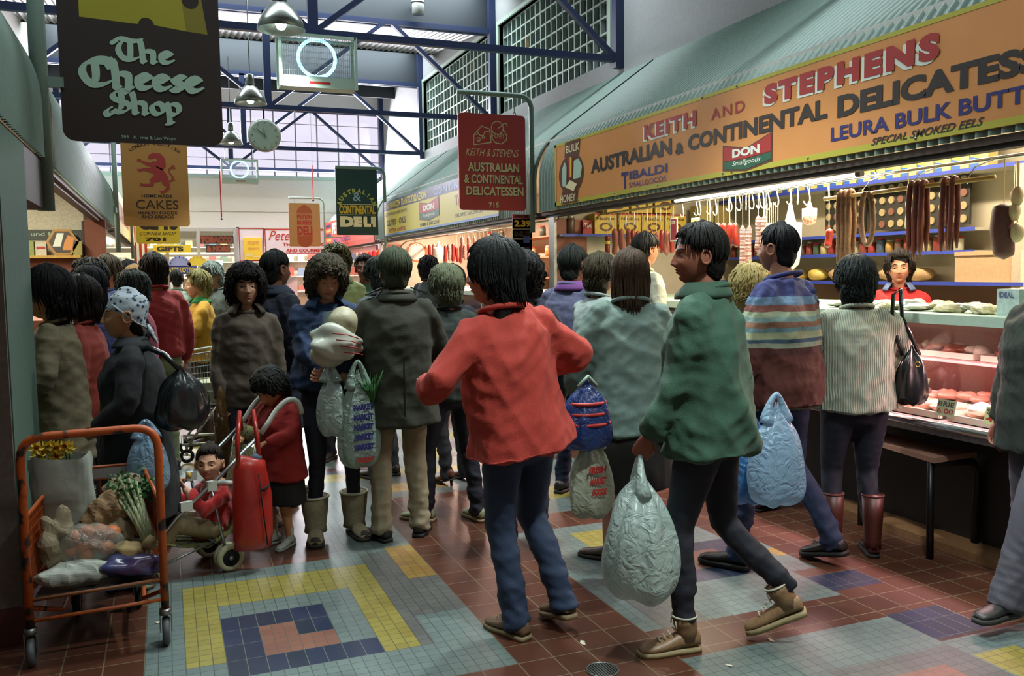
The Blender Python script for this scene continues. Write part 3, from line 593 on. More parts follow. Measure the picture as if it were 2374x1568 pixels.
# pete n rosies
t = thing('hanging_sign', 'tan sign with a red sausage shape reading DELI, beside the green sign', 'sign', (2.8, 19.0, 2.62), group='hanging shop signs')
bracket(3.22, 2.48, 19, 3.17, 1.9, .022, m_frame, t); MB().box(.42, .80, -.015, .015, -.30, -.27).build('wall_bracket', m_frame, t)
MB().poly([(x, -.01, z) for x, z in rrect(-.325, .33, -.48, .44, .03)], .02, (0, -1, 0)).build('panel', mat('tan_panel', '#b8894f', .55, var=.02), t)
F = Face((0, -.01, 0), (1, 0, 0), (0, 0, 1)); sr = mat('sausage_red', '#a8352a', .5, var=0)
shape(F, arc(0, .23, .16, 180, 0, 12) + arc(0, -.34, .16, 0, -180, 12), mat('sausage_brown', '#a5532c', .5, var=0), t, .001, 'sausage_shape'); hook(t, -.2, .44, .55); hook(t, .2, .44, .55)
shape(F, [(-.16, -.25), (.16, -.25), (.16, .22), (-.16, .22)], mat('tan_inner', '#b07a48', .55, var=0), t, .0016, 'inner_field')
for s, c, d in (('PETE’N', .11, .2), ('ROSIES', -.02, .08), ('DELI', -.24, -.05)): text(F, s, -.155, .16, c, d, sr, t, .05, d=.003)
shape(F, arc(0, .385, .025, 0, 360, 10), sr, t, .002, 'sausage_knot')

# ---------------------------------------------------------------- things hanging in the roof
def zapper(x, y, z, s, label):
    t = thing('ring_lamp_fitting', label, 'lamp', (x, y, z), group='ring lamp cages')
    w_, h, d = .375 * s, .26 * s, .10 * s; b = mat('zapper_enamel', '#a7beb0', .45, var=0)
    MB().box(-w_, w_, -d, d, -h, -h + .11 * s).build('base_tray', b, t)
    mb = MB(); q = .014 * s
    for a in (-1, 1):
        for e in (-1, 1): mb.box(a * w_ - q, a * w_ + q, e * d - q, e * d + q, -h, h)
    for e in (-1, 1): mb.box(-w_, w_, e * d - q, e * d + q, h - 2 * q, h)
    for a in (-1, 1): mb.box(a * w_ - q, a * w_ + q, -d, d, h - 2 * q, h)
    mb.build('cage_frame', b, t)
    mb = MB(); wr = mat('wire', '#8f9c96', .4, .6)
    for e in (-1, 1):
        for k in range(1, 34): x_ = -w_ + 2 * w_ * k / 34; mb.box(x_ - .0012, x_ + .0012, e * d - .001, e * d + .001, -h + .1 * s, h)
        for k in range(1, 7): z_ = -h + .1 * s + (2 * h - .1 * s) * k / 7; mb.box(-w_, w_, e * d - .0012, e * d + .0012, z_ - .0012, z_ + .0012)
    mb.build('wire_grille', wr, t)
    MB().torus((0, 0, .05 * s), .185 * s, .018 * s, 40, 10, 'Y').build('ring_tube', mat('blue_ring_tube', (.33, .72, 1, 1), emit=.75, var=0), t, True)
    MB().box(-w_ * .25, w_ * .3, -d - .001, -d, -h + .035 * s, -h + .06 * s).build('maker_plate', m_red, t)
    for a in (-1, 1): MB().cyl((a * w_ * .8, 0, h - .01), (a * w_ * .8, 0, 3.94 - z), .006, 6).build('suspension_rod', m_st, t)
zapper(1.505, 9.03, 3.67, 1, 'pale green wire cage with a bright blue ring tube, on the nearest truss')
zapper(1.375, 17.33, 3.50, .86, 'smaller wire cage with a blue ring tube, in front of the end glazing')
def pendant(x, y, z, s, label, pw=230):
    t = thing('pendant_lamp', label, 'lamp', (x, y, z), group='high bay pendant lamps'); al = mat('spun_aluminium', '#8a8f8a', .3, .75, var=.05)
    mb = MB(); o = [(.05, .26), (.09, .235), (.15, .17), (.2, .09), (.225, 0)]
    mb.lathe([(r * s, h * s) for r, h in o] + [(r * s - .006, h * s) for r, h in o[::-1]], n=32); mb.build('reflector', al, t, True)
    MB().lathe([(.001, .0), (.035, .01), (.055, .06), (.05, .12), (.03, .17)], n=20).build('bulb', mat('mercury_bulb', (.78, 1, .9, 1), emit=6, var=0), t, True)
    MB().lathe([(.05 * s, .26 * s), (.06 * s, .27 * s), (.06 * s, .40 * s), (.03 * s, .42 * s)], n=16).build('ballast_housing', al, t, True)
    MB().cyl((0, 0, .4 * s), (0, 0, 5.36 - z), .008, 6).build('suspension_rod', m_st, t)
    l = bpy.data.lights.new('pendant_light', 'SPOT'); l.energy = pw; l.spot_size = 1.85; l.spot_blend = .7; l.color = (.93, 1, .95); l.shadow_soft_size = .08
    o = bpy.data.objects.new('pendant_light', l); COL.objects.link(o); o.parent = t; o.location = (0, 0, .02)
pendant(1.11, 8.62, 3.86, 1, 'nearest aluminium bell lamp, beside the big ring lamp'); pendant(1.16, 12.4, 3.86, .95, 'second aluminium bell lamp, above and beside the clock')
pendant(2.2, 4.4, 3.86, 1, 'unseen bell lamp added to light the foreground, above the frame', 150); pendant(1.9, 1.4, 3.86, 1, 'unseen bell lamp added as fill light behind the photographer', 200); pendant(1.9, -2.4, 3.86, 1, 'unseen bell lamp added as fill at the entrance end behind the photographer', 110)  # three unseen lamps added to brighten the foreground people and floor
pendant(1.16, 16.2, 3.85, .9, 'third small bell lamp at the edge of the cheese sign')
t = thing('wall_clock', 'round white clock hanging under the second truss, showing eight minutes to twelve', 'clock', (1.41, 13.18, 3.56))
MB().lathe([(.001, -.045), (.21, -.045), (.232, -.03), (.238, 0), (.225, .05), (.001, .055)], n=40, axis='Y').build('case', mat('clock_case', '#a8aea6', .4, .3), t, True)
MB().cyl((0, -.0455, 0), (0, -.0475, 0), .205, 40).build('dial', mat('clock_dial', '#8d9f90', .5, var=0), t)
mb = MB(); hd = mat('clock_black', '#16191c', .5, var=0)
for k in range(12):
    a = 2 * PI * k / 12; c, s_ = math.sin(a), math.cos(a); mb.bar((c * .165, -.05, s_ * .165), (c * .19, -.05, s_ * .19), .008, .002)
mb.build('hour_mark', hd, t)
for a, l, w_ in ((-50, .15, .009), (-6, .10, .014)): a = math.radians(a); MB().bar((-math.sin(a) * .03, -.052, -math.cos(a) * .03), (math.sin(a) * l, -.052, math.cos(a) * l), w_, .002).build('hand', hd, t)
MB().cyl((0, 0, .23), (0, 0, .38), .012, 8).build('suspension_rod', m_navy, t)
t = thing('loudspeaker', 'white cylindrical loudspeaker on the slate blue roof band', 'speaker', (3.71, 13.02, 5.62)); MB().cyl((0, -.0, -.17), (0, 0, .15), .09, 24).build('body', mat('white_enamel', '#b9bcb8', .4), t, True)
MB().torus((0, 0, 0), .098, .008, 24, 6).build('mounting_ring', m_st, t); MB().box(-.02, .02, .09, .24, -.02, .02).build('bracket', m_st, t)
for (x, y, a, b, l) in ((.94, 16, 3.35, 2.53, 'red rod hanging below the smaller ring lamp'), (2.84, 18, 3.75, 3.04, 'red rod hanging above the tan sausage sign')):
    t = thing('hanging_rod', l, 'rod', (x, y, b), group='red hanging rods'); MB().cyl((0, 0, .02), (0, 0, 3.94 - b if False else a - b), .012, 8).build('rod', mat('bright_red', '#d23a34', .5, var=0), t)
    MB().ball((0, 0, 0), .022, 10, 8).build('end_cap', m_black, t); MB().cyl((0, 0, a - b), (0, 0, (5.71 if y == 16 else 5.47) - b), .003, 5).build('wire', m_st, t)
# ---------------------------------------------------------------- measuring helpers: a point of the photograph taken onto a plane of the place
CM = np.array(cam.matrix_world.to_3x3())
def _ray(u, v): return CM @ np.array([u - 1187, 784 - v, -2009.0])
def onx(u, v, x): d = _ray(u, v); t = x / d[0]; return Vector((x, d[1] * t, 1.55 + d[2] * t))
def ony(u, v, y): d = _ray(u, v); t = y / d[1]; return Vector((d[0] * t, y, 1.55 + d[2] * t))
def onz(u, v, z=0): d = _ray(u, v); t = (z - 1.55) / d[2]; return Vector((d[0] * t, d[1] * t, z))

# ---------------------------------------------------------------- orange deli: counter, shelves, goods
m_slab = mat('pale_green_laminate', '#a9bfae', .35, var=.04); m_chr = mat('chrome', '#c9ccc9', .18, 1, var=0); m_gl = glass('case_glass', (.95, .98, .97, 1), .9)
m_pinkw = mat('case_lining', '#e0aaa6', .5, var=.05); m_blueedge = mat('blue_shelf_edge', '#2f3f9a', .5, var=0); m_shelf = mat('shelf_white', '#b9b4a4', .6, var=.04)
def counter(y0, y1, label, lining=m_pinkw):
    t = thing('display_counter', label, 'counter', (0, 0, 0), group='glass fronted stall counters')
    MB().box(4.05, 4.75, y0, y1, 0, .66).build('plinth', m_dk, t); MB().box(3.86, 4.05, y0, y1, 0, .045).build('kerb', mat('tan_kerb', '#7a5636', .6), t)
    MB().box(3.72, 4.72, y0, y1, .66, .72).build('deck', mat('case_steel', '#a09c98', .35, .6), t); MB().cyl((3.71, y0, .715), (3.71, y1, .715), .022, 10).build('front_rail', m_chr, t, True)
    MB().box(4.68, 4.72, y0, y1, .72, 1.24).build('back_panel', lining, t); MB().box(3.66, 4.75, y0, y1, 1.25, 1.30).build('counter_top', m_slab, t)
    MB().add([(3.715, y0, .735), (3.715, y1, .735), (3.80, y1, 1.25), (3.80, y0, 1.25)], [(0, 1, 2, 3)]).build('front_glass', m_gl, t, fix=False)
    MB().box(4.25, 4.66, y0 + .02, y1 - .02, .98, .995).build('inner_shelf', lining, t)
    k = y0
    while k <= y1 + .01: MB().box(4.22, 4.245, max(y0, k - .012), k + .012, .72, 1.25).build('upright', m_chr, t); k += (y1 - y0) / 4
    return t
counter(1.6, 7.85, 'long glass fronted meat counter with a pink lit lining under the orange fascia')
counter(8.3, 15.3, 'counter of the Greek deli behind the crowd, under the yellow fascia', mat('case_lining_b', '#c98a78', .5)); counter(16.0, 20.8, 'farthest counter under the red fascia')
# trays of meat and cheese with price tickets
m_tray = mat('white_tray', '#c9bfae', .5, var=0); MEAT = [mat('meat_%d' % i, c, .42, bump=.5, scale=35, var=.16, coat=.25) for i, c in enumerate(('#8e3a2c', '#b8806a', '#d0b09a', '#e0d4c4', '#7d3b22', '#cf9a8a'))]
def lump(mb, c, r, sd, n=14, m=9, amp=.18):
    rr = random.Random(sd); ph = [rr.random() * 6 for _ in range(6)]; st = len(mb.v); mb.ball(c, r, n, m)
    for i in range(st, len(mb.v)):
        p = Vector(mb.v[i]) - Vector(c); q = Vector((p[0] / r[0], p[1] / r[1], p[2] / r[2]))
        k = 1 + amp * (math.sin(3 * q[0] + ph[0]) * math.sin(2.5 * q[1] + ph[1]) + .6 * math.sin(5 * q[2] + ph[2] + 3 * q[0]) * math.cos(4 * q[1] + ph[3])); mb.v[i] = tuple(Vector(c) + p * k)
def crumple(mb, amp, fq, sd):
    rr = random.Random(sd); W = [(Vector((rr.gauss(0, 1), rr.gauss(0, 1), rr.gauss(0, 1))).normalized() * fq * rr.uniform(.6, 1.6), rr.random() * 6) for _ in range(5)]; c = Vector((0, 0, 0))
    for p in mb.v: c += Vector(p)
    c /= len(mb.v)
    for i, p in enumerate(mb.v):
        p = Vector(p); d = sum(1 - 2 * abs(math.sin(w_.dot(p) + ph)) for w_, ph in W) / 5; mb.v[i] = tuple(p + (p - c).normalized() * d * amp * 2)
def ticket(x, y, z, w_, h, lines, label, col='#c9c8a8'):
    t = thing('price_ticket', label, 'ticket', (x, y, z), group='price tickets in the meat counter'); ry = .25
    MB().add([(0, w_ / 2, 0), (0, -w_ / 2, 0), (ry * h, -w_ / 2, h), (ry * h, w_ / 2, h)], [(0, 1, 2, 3)]).build('card', mat('ticket_' + col, col, .6, var=0), t, fix=False)
    Fk = Face((-.001, w_ / 2, 0), (0, -1, 0), (ry, 0, 1))
    for k, s in enumerate(lines): text(Fk, s, .01, w_ - .01, h * (.62 - .45 * k), h * (.92 - .42 * k), m_black if k == 0 else m_red, t, .01, d=.002)
    MB().box(-.004, .01, -.008, .008, -.012, .004).build('clip', m_black, t)
names = ['dark smoked meat slabs', 'pink meat cuts', 'pale poultry pieces', 'white cheese pieces', 'black sausage coils', 'rosy ham cuts']
k = 0
for row, (xr, zr) in enumerate(((3.98, .725), (4.36, .725), (4.46, .998))):
    y = 2.55 + .1 * row
    while y < 7.6:
        kind = (k * 5 + row * 2) % 6 if y > 3.6 else (3, 2, 1)[k % 3] if row < 2 else 0; w_ = .40
        near = y < 5.0
        if not near and k % 2: y += .45; k += 1; continue
        t = thing('meat_tray', 'tray of %s, %s from the near end of the %s row' % (names[kind], ORD[int((y - 2.5) / .45)], ('front', 'rear', 'upper')[row]), 'tray', (xr, y + w_ / 2, zr), group='trays in the meat counter')
        mb = MB(); mb.box(-.14, .14, -w_ / 2, w_ / 2, 0, .008)
        for a in (-1, 1): mb.box(a * .14 - .004, a * .14 + .004, -w_ / 2, w_ / 2, 0, .035); mb.box(-.14, .14, a * w_ / 2 - .004, a * w_ / 2 + .004, 0, .035)
        mb.build('tray', m_tray, t)
        for q in range(7 if near else 3):
            lb = MB(); rr = random.Random(k * 31 + q); lump(lb, (rr.uniform(-.08, .08), -w_ / 2 + .06 + (w_ - .12) * q / (6 if near else 2), .035 + rr.uniform(0, .03)), (rr.uniform(.045, .075), rr.uniform(.035, .06), rr.uniform(.02, .042)), k * 7 + q, 12, 8)
            lb.build('meat_piece', MEAT[kind] if rr.random() < .75 else MEAT[(kind + 1) % 6], t, True)
        y += .45; k += 1
for (y, s1, s2, c, w_, wh) in ((4.72, 'BLACK', 'OLIVES', '#c9b0a0', .14, 'second from the knitted woman'), (4.05, 'FETTA', '4.99', '#c9c8a8', .13, 'cream one behind the bench corner'), (3.72, 'CHEESE', '3.50', '#c9c8a8', .13, 'right of the cream ticket'), (3.38, 'BRIE', '6.00', '#a9bf9a', .12, 'tall pale green one'), (3.06, 'SPECIAL', '4.80', '#b8c48a', .17, 'wide lime one')):
    ticket(3.80, y, .752, w_, .085, (s1, s2), 'price ticket leaning on the counter glass, %s' % wh, c)
ticket(3.84, 3.60, .80, .11, .13, (), 'plain pale green ticket standing upright among the cheeses', '#a9bfa0'); ticket(3.84, 2.95, .80, .12, .12, (), 'plain green ticket at the near end of the cheeses', '#8fa98c')
# on the counter top
PW = [mat('wrap_a', '#c9c4ae', .3, bump=.6, scale=25, var=.1, coat=.5), mat('wrap_b', '#cfd2cc', .25, bump=.7, scale=30, var=.12, coat=.6), mat('wrap_c', '#c9bd92', .35, bump=.5, scale=30, var=.2)]
for q in range(11):
    y = 4.25 - q * .105; lb = MB(); lump(lb, (0, 0, 0), (.08, .065, .022 + .006 * (q % 3)), 200 + q, 16, 10, .22); crumple(lb, .006, 55, q); o = lb.build('wrapped_parcel', PW[(q * 2) % 3 if q != 8 else 2], None, False)
    o.location = (3.86 + .05 * (q % 2), y, 1.323 + .012 * (q % 2)); o.rotation_euler = (0, 0, q); tag(o, 'wrapped parcel on the counter in front of the assistant, %s' % ('at the woman end', 'second along', 'third along', 'fourth along', 'at the middle', 'just past the middle', 'seventh along', 'eighth along', 'ninth along', 'tenth along', 'beside the white tub')[q], 'parcel', 'parcels along the counter top')
def tub(x, y, z, r, h, label, s=None):
    t = thing('plastic_tub', label, 'tub', (x, y, z), group='white tubs on the counter'); mw = mat('tub_white', '#c3d0c4', .4, var=.03)
    MB().lathe([(r * .9, 0), (r, h * .86), (r * 1.02, h * .86)], n=28).build('body', mw, t, True); MB().lathe([(r * 1.07, h * .86), (r * 1.07, h), (r * 1.0, h * 1.01)], n=28).build('lid', mw, t, True)
    if s:
        lb = MB(); n = 12
        for i in range(n): a0 = math.radians(175 + 90 * i / n); a1 = math.radians(175 + 90 * (i + 1) / n); q = r * 1.005; lb.add([(q * math.cos(a), q * math.sin(a), zz) for a, zz in ((a0, h * .22), (a1, h * .22), (a1, h * .62), (a0, h * .62))], [(0, 1, 2, 3)])
        lb.build('label', m_black, t, fix=False)
        for j, st in enumerate(s): text(Face((-r * 1.03 * .78, r * .45 - .01, h * (.5 - .13 * j)), (.25, -1, 0), (0, 0, 1)), st, 0, r * 1.1, 0, h * .09, m_wht, t, .02, d=.012)
tub(4.0, 2.86, 1.30, .085, .20, 'tall white tub, the lower of two at the right edge', None); tub(4.0, 2.86, 1.503, .09, .20, 'white tub with a black label stacked on another tub', ('STEPHENS', 'DELICATE', 'MEATS'))
t = thing('counter_carton', 'white open carton standing on the counter beside the tubs', 'box', (3.84, 3.02, 1.30)); MB().box(-.05, .05, -.06, .06, 0, .13).build('carton', mat('carton_mint', '#b4c8c0', .6), t); text(Face((-.051, .055, .0), (0, -1, 0), (0, 0, 1)), 'IDEAL', .01, .09, .09, .115, m_blue, t, .01)
# bench
t = thing('timber_bench', 'low pinkish timber bench on bent pipe legs in front of the counter', 'bench', (0, 0, 0)); bt = [(3.69, 3.34), (4.02, 3.36), (4.0, 4.0), (3.80, 4.02)]
MB().poly([(x, y, .545) for x, y in bt], .028, (0, 0, 1)).build('top', mat('bench_top', '#a37a68', .45, bump=.2, scale=9, var=.07), t); pm = mat('black_pipe', '#151414', .4, .3)
MB().tube([(3.71, 3.38, .515), (3.70, 3.36, 0)], .019, 10).build('leg', pm, t, True); MB().tube([(3.82, 3.98, .515), (3.82, 3.98, 0)], .019, 10).build('leg', pm, t, True)
MB().tube([(3.74, 3.39, .50)] + bez((3.95, 3.37, .50), (4.02, 3.36, .50), (4.025, 3.36, .40)) + [(4.025, 3.36, 0)], .022, 10).build('leg', pm, t, True)
# hanging rail, hooks
t = thing('hanging_rail', 'steel rail along the stall front that the butcher hooks hang from', 'rail', (4.1, 0, 2.11)); MB().cyl((0, 1.9, 0), (0, 7.95, 0), .011, 8).build('rod', m_chr, t, True)
for y in (2.2, 4.2, 6.2, 7.8): MB().cyl((0, y, 0), (0, y, .74), .005, 6).build('drop_wire', m_chr, t)
t = thing('fluorescent_tube', 'lit fluorescent tube slung under the orange fascia', 'lamp', (3.86, 5.1, 2.10)); MB().cyl((0, -1.0, 0), (0, .99, 0), .014, 12).build('tube', mat('tube_glow', (1, .86, .74, 1), emit=1.2, var=0), t, True)
for y in (-1.02, 1.01): MB().cyl((0, y - .02, 0), (0, y + .02, 0), .019, 10).build('end_cap', m_black, t)
MB().box(-.02, .02, -1.04, 1.04, .02, .05).build('batten', m_dk, t)
for y in (-.9, .9): MB().cyl((0, y, .04), (0, y, .75), .004, 5).build('drop_rod', m_chr, t)
HK = []
def hook_(y, big=1, rz=0):
    p = [(0, 0, .012 * big)] + bez((0, .02, 0), (0, .005, -.05), (0, .0, -.07), n=3) + bez((0, 0, -.07), (0, -.005, -.125), (0, .035, -.12), (0, .05, -.085), n=6)
    p = [(q[0], q[1] * big, q[2] * big) for q in p]
    if not HK: HK.append(MB().tube(p, .0042, 6).build('butcher_hook', mat('hook_white_metal', '#c8ccc4', .3, .5, var=0), None, True)); o = HK[0]
    else: o = HK[0].copy(); COL.objects.link(o)
    o.location = (4.1, y, 2.10); o.rotation_euler = (0, 0, rz); o.scale = (big,) * 3
    tag(o, 'curved steel butcher hook on the rail under the orange fascia', 'hook', 'butcher hooks on the stall rail'); return o
HC = 0
for u in (1415, 1433, 1452, 1470, 1500, 1522, 1530, 1560, 1585, 1618, 1625, 1648, 1662, 1690, 1697, 1718, 1730, 1748, 1762, 1772, 1785, 1805, 1835, 1850, 1878, 1922): HN = hook_(onx(u, 480, 4.1)[1], 1 if u % 3 else 1.15, (u * 7 % 10 - 5) * .12); HN['label'] = '%s butcher hook from the far end of the rail under the orange fascia' % ORD[HC]; HC += 1
def saus(u, v0, v1, wpx, col, label, grp, string=None, X=4.1, style='straight', kind='salami', mid=None):
    a = onx(u, v0, X); b = onx(u, v1, X); L = a[2] - b[2]; k = math.sqrt(a[0] ** 2 + a[1] ** 2); sc = k * 1.0 / 2009; r = wpx * sc / 2
    t = thing(kind, label, kind, (X, a[1], a[2]), group=grp)
    n = 14; pts = []; rs = []
    for i in range(n + 1):
        s_ = i / n; e = max(0, 1 - ((2 * s_ - 1) ** 2) ** 5); pts.append((.004 * math.sin(s_ * 5 + u), .006 * math.sin(s_ * 4 + u * 2), -L * s_)); rs.append(max(.003, r * (e ** .5) * (1 + .05 * math.sin(s_ * 9 + u))))
    MB().tube(pts, rs, 12).build('sausage', col, t, True)
    top = (2.10 - a[2]) if X == 4.1 else .04 if string is None else string
    MB().tube([(0, 0, 0), (0, .004, top)], .0025, 5).build('string', mat('twine', '#c9b88a', .8, var=0), t)
    if style == 'band': MB().cyl((0, 0, -L * .3), (0, 0, -L * .45), r * 1.04, 12).build('label_band', m_yel, t)
    return t
S_pink = mat('salami_pink', '#a25d4c', .5, bump=.5, scale=60, var=.18); S_red = mat('salami_red', '#92281c', .35, bump=.3, scale=50, var=.2, coat=.3); S_brown = mat('cabanossi_brown', '#70331f', .45, bump=.6, scale=30, var=.18)
S_net = mat('netted_salami', '#7a2e28', .5, bump=.8, scale=30, col2='#c99a90', kind='stripe'); S_tan = mat('dry_sausage', '#8a6240', .6, bump=.7, scale=50, var=.2); S_oran = mat('orange_sausage', '#b9522a', .4, var=.15)
saus(1408, 545, 592, 12, S_red, 'small sausage with a yellow band at the end of the rail', None, .05, style='band')
for i, u in enumerate((1425, 1442, 1458)): saus(u, 530, 592, 14, S_pink, ('left', 'middle', 'right')[i] + ' one of three brownish pink salamis on cords at the far end of the rail', 'three big pink salamis', .06)
for i, u in enumerate((1468, 1478, 1489, 1499, 1511, 1522, 1534, 1546, 1556)): saus(u, 532 + 3 * (i % 3), 588 + (i % 2) * 5, 11, S_pink if i % 2 else S_red, '%s %s salami from the left in the bunch above the glasses man' % (ORD[i], 'pink' if i % 2 else 'red'), 'bunch of small pink salamis', .05)
for i, u in enumerate((1665, 1678, 1692, 1706)): saus(u, 516, 574, 13, S_red, ORD[i] + ' from the left of the four glossy red salamis', 'cluster of four red salamis', .06)
for u in (1722, 1737): saus(u, 522, 640, 13, S_net, ('left' if u < 1730 else 'right') + ' long netted dark red salami beside the four red ones', 'netted salami pair', .06)
for u in (1758, 1771): saus(u, 500, 585, 14, S_net, ('left' if u < 1765 else 'right') + ' short pink netted salami beside the white cheeses', 'pink netted salamis', .06)
saus(1776, 560, 645, 12, S_net, 'netted salami hanging lowest, under the short pink ones', None, .1)
saus(1640, 512, 622, 8, S_brown, 'thin dark dried sausage right of the price cards', None, .08); saus(1646, 515, 600, 7, S_tan, 'thin sausage strip partly behind the dark dried one', None, .08)
for i, (u, v) in enumerate(((1772, 535), (1784, 525), (1797, 530), (1778, 552), (1792, 548), (1788, 566), (1803, 545))):
    p = onx(u, v, 4.1); lb = MB(); lump(lb, (0, 0, 0), (.028, .03, .026), 400 + i, 14, 10, .12); o = lb.build('hanging_cheese', mat('provolone', '#c9b690', .5, var=.08), None, True); o.location = p; MB().tube([(0, 0, .02), (0, 0, 2.02 - p[2])], .002, 4).build('string', mat('twine', '#c9b88a', .8, var=0), o)
    tag(o, '%s small cream cheese in the knobbly bunch beside the white ham' % ('topmost left', 'topmost middle', 'topmost right', 'central left', 'central', 'lowest', 'lower right')[i], 'cheese', 'bunch of small cheeses')
def hungbag(u, v0, v1, wpx, m, label, name):
    a = onx(u, v0, 4.1); b = onx(u, v1, 4.1); L = a[2] - b[2]; r = wpx * math.sqrt(a[0] ** 2 + a[1] ** 2) / 2009 / 2 * 1.05; t = thing(name, label, 'meat', (4.1, a[1], a[2])); pf = [(.008, 0), (r * .35, -.06 * L / .3), (r * .8, -.16 * L / .35), (r, -.3 * L), (r * .98, -.7 * L), (r * .8, -.92 * L), (r * .3, -L)]
    MB().lathe(pf, n=20).build('cloth_wrap', m, t, True); MB().tube([(0, 0, 0), (0, 0, 2.11 - a[2])], .003, 5).build('string', mat('twine', '#c9b88a', .8, var=0), t)
hungbag(1833, 470, 625, 46, mat('ham_cloth', '#c9c8c4', .6, bump=.5, scale=20, var=.03), 'large ham in a white cloth bag hanging from the rail', 'bagged_ham'); hungbag(1877, 467, 522, 30, mat('red_net_meat', '#c2583c', .45, bump=.9, scale=60, kind='voro', col2='#e0a890'), 'orange red netted meat right of the white ham bag', 'netted_meat')
saus(1922, 530, 575, 16, S_red, 'small round red salami on a long cord right of the netted meat', None, .2)
for u, v0, v1, c, l in ((1562, 505, 560, '#8f2f3a', 'white edged price card with a maroon field'), (1612, 505, 600, '#c9bf4e', 'white edged price card with a yellow field')):
    a = onx(u, v0, 4.08); b = onx(u, v1, 4.08); t = thing('price_card', l + ', hung among the salamis', 'card', a, group='cards on the rail'); h = a[2] - b[2]; F = Face((0, .058, -h), (0, -1, 0), (0, 0, 1))
    shape(F, [(0, 0), (.116, 0), (.116, h), (0, h)], m_wht, t, 0, 'card', .003); shape(F, [(.012, .012), (.104, .012), (.104, h - .012), (.012, h - .012)], mat('card_' + c, c, .5, var=0), t, .001, 'field'); text(F, 'DON', .03, .085, h * .72, h * .88, m_wht, t, .03); MB().tube([(0, 0, 0), (0, 0, .07)], .002, 4).build('hook', m_chr, t)
# timber pole with long sausages
t = thing('timber_pole', 'pale timber pole with long sausages looped over it', 'pole', (3.9, 0, 1.99)); MB().cyl((0, 3.2, .0), (0, 4.42, -.01), .0125, 10).build('pole', mat('pale_timber', '#c9a45a', .5, bump=.2), t, True)
for y in (4.1, 3.72, 3.36): MB().tube([(0, y, -.016), (.012, y + .01, 0), (.004, y, .014), (.05, y, .07), (.2, y, .12)], .004, 6).build('pole_hook', m_chr, t)
def looped(u, v1, w_, m, label, grp, off=0):
    a = onx(u, 470, 3.9); b = onx(u, v1, 3.9); t = thing('long_sausage', label, 'sausage', (3.9, a[1], 1.99), group=grp); L = 1.99 - b[2]; r = w_ * 1.15 * math.sqrt(a[0] ** 2 + a[1] ** 2) / 2009 / 2
    P = [(-.024 - .005 * off, .0, -L)] + [(-.022, .004 * math.sin(k + u), -L * (1 - k / 6)) for k in range(1, 6)] + bez((-.02, 0, -.01), (-.014, 0, .032), (.014, 0, .032), (.02, 0, -.01), n=8) + [(.024, .004 * math.sin(k * 2 + u), -L * .97 * k / 5) for k in range(1, 6)]
    MB().tube(P, [r * .4] + [r] * (len(P) - 2) + [r * .4], 9).build('sausage', m, t, True)
for i, (u, v) in enumerate(((1951, 612), (1961, 626), (1973, 605))): looped(u, v, 9, S_tan, ('left', 'middle', 'right')[i] + ' one of three speckled brown sausages at the far end of the timber pole', 'three speckled sausages on the pole')
for i, (u, v) in enumerate(((2115, 590), (2129, 606), (2142, 588))): looped(u, v, 10, S_brown, ('left', 'middle', 'right')[i] + ' one of three red brown kabanas over the middle of the timber pole', 'three red sausages on the pole')
for u, v in ((2192, 584), (2212, 580)): looped(u, v, 10, S_brown, ('left' if u < 2200 else 'right') + ' one of two red brown kabanas near the right end of the pole', 'two red sausages on the pole')
t = thing('ring_sausage', 'big ring of dry speckled sausage hung on the timber pole', 'sausage', (3.875, 4.03, 1.835)); n = 30
MB().tube([(.01 * math.sin(a), .058 * math.sin(a + .1), .155 * math.cos(a)) for a in [2 * PI * k / n + .1 for k in range(n)]], [.006] + [.0155] * (n - 2) + [.006], 10).build('sausage', S_tan, t, True)
saus(2106, 462, 535, 12, mat('pale_green_sausage', '#a9b59a', .5), 'pale greenish sausage hanging behind the three kabanas', None, .06)
saus(2328, 470, 602, 42, mat('dark_mortadella', '#5a3430', .6, bump=.5, scale=60, var=.1), 'thick dark brown salami at the right edge of the stall', None, .22, X=4.1)
for i, (u, v) in enumerate(((2358, 455), (2352, 490), (2358, 540))):
    p = onx(u, v, 4.1); lb = MB(); lump(lb, (0, 0, 0), (.03, .032, .05), 500 + i, 14, 10, .1); o = lb.build('hanging_cheese', mat('provolone', '#c9b690', .5, var=.08), None, True); o.location = p; MB().tube([(0, 0, .03), (0, 0, 2.08 - p[2])], .003, 4).build('string', mat('twine', '#c9b88a', .8, var=0), o); tag(o, ('upper', 'middle', 'lowest')[i] + ' pale gourd shaped cheese at the extreme right edge', 'cheese', 'cheeses at the right edge')
# shelves on the back and side walls
XB = 5.9
def shelf(x0, x1, y0, y1, z, label, edge='x', loc=None):
    t = thing('wall_shelf', label, 'shelf', (0, 0, 0), group='white shelves with blue edges'); MB().box(x0, x1, y0, y1, z - .02, z).build('board', m_shelf, t)
    (MB().box(x0 - .006, x0, y0, y1, z - .024, z + .004) if edge == 'x' else MB().box(x0, x1, y0 - .006, y0, z - .024, z + .004)).build('blue_edge', m_blueedge, t); return t
shelf(5.6, XB, 4.3, 8.0, 2.27, 'top back shelf carrying the blue and yellow packets'); shelf(5.6, XB, 4.75, 7.9, 1.83, 'middle back shelf below the round cheese cards'); shelf(5.6, XB, 4.75, 7.9, 1.66, 'back shelf carrying cans and jars')
shelf(5.55, XB, 4.3, 8.0, 1.42, 'lowest back shelf with cheeses and brown parcels'); shelf(3.66, 5.1, 7.83, 8.02, 1.91, 'side shelf with a jar, a red tin and yellow boxes', 'y'); shelf(3.66, 4.0, 7.83, 8.02, 1.60, 'short side shelf with one round tin', 'y')
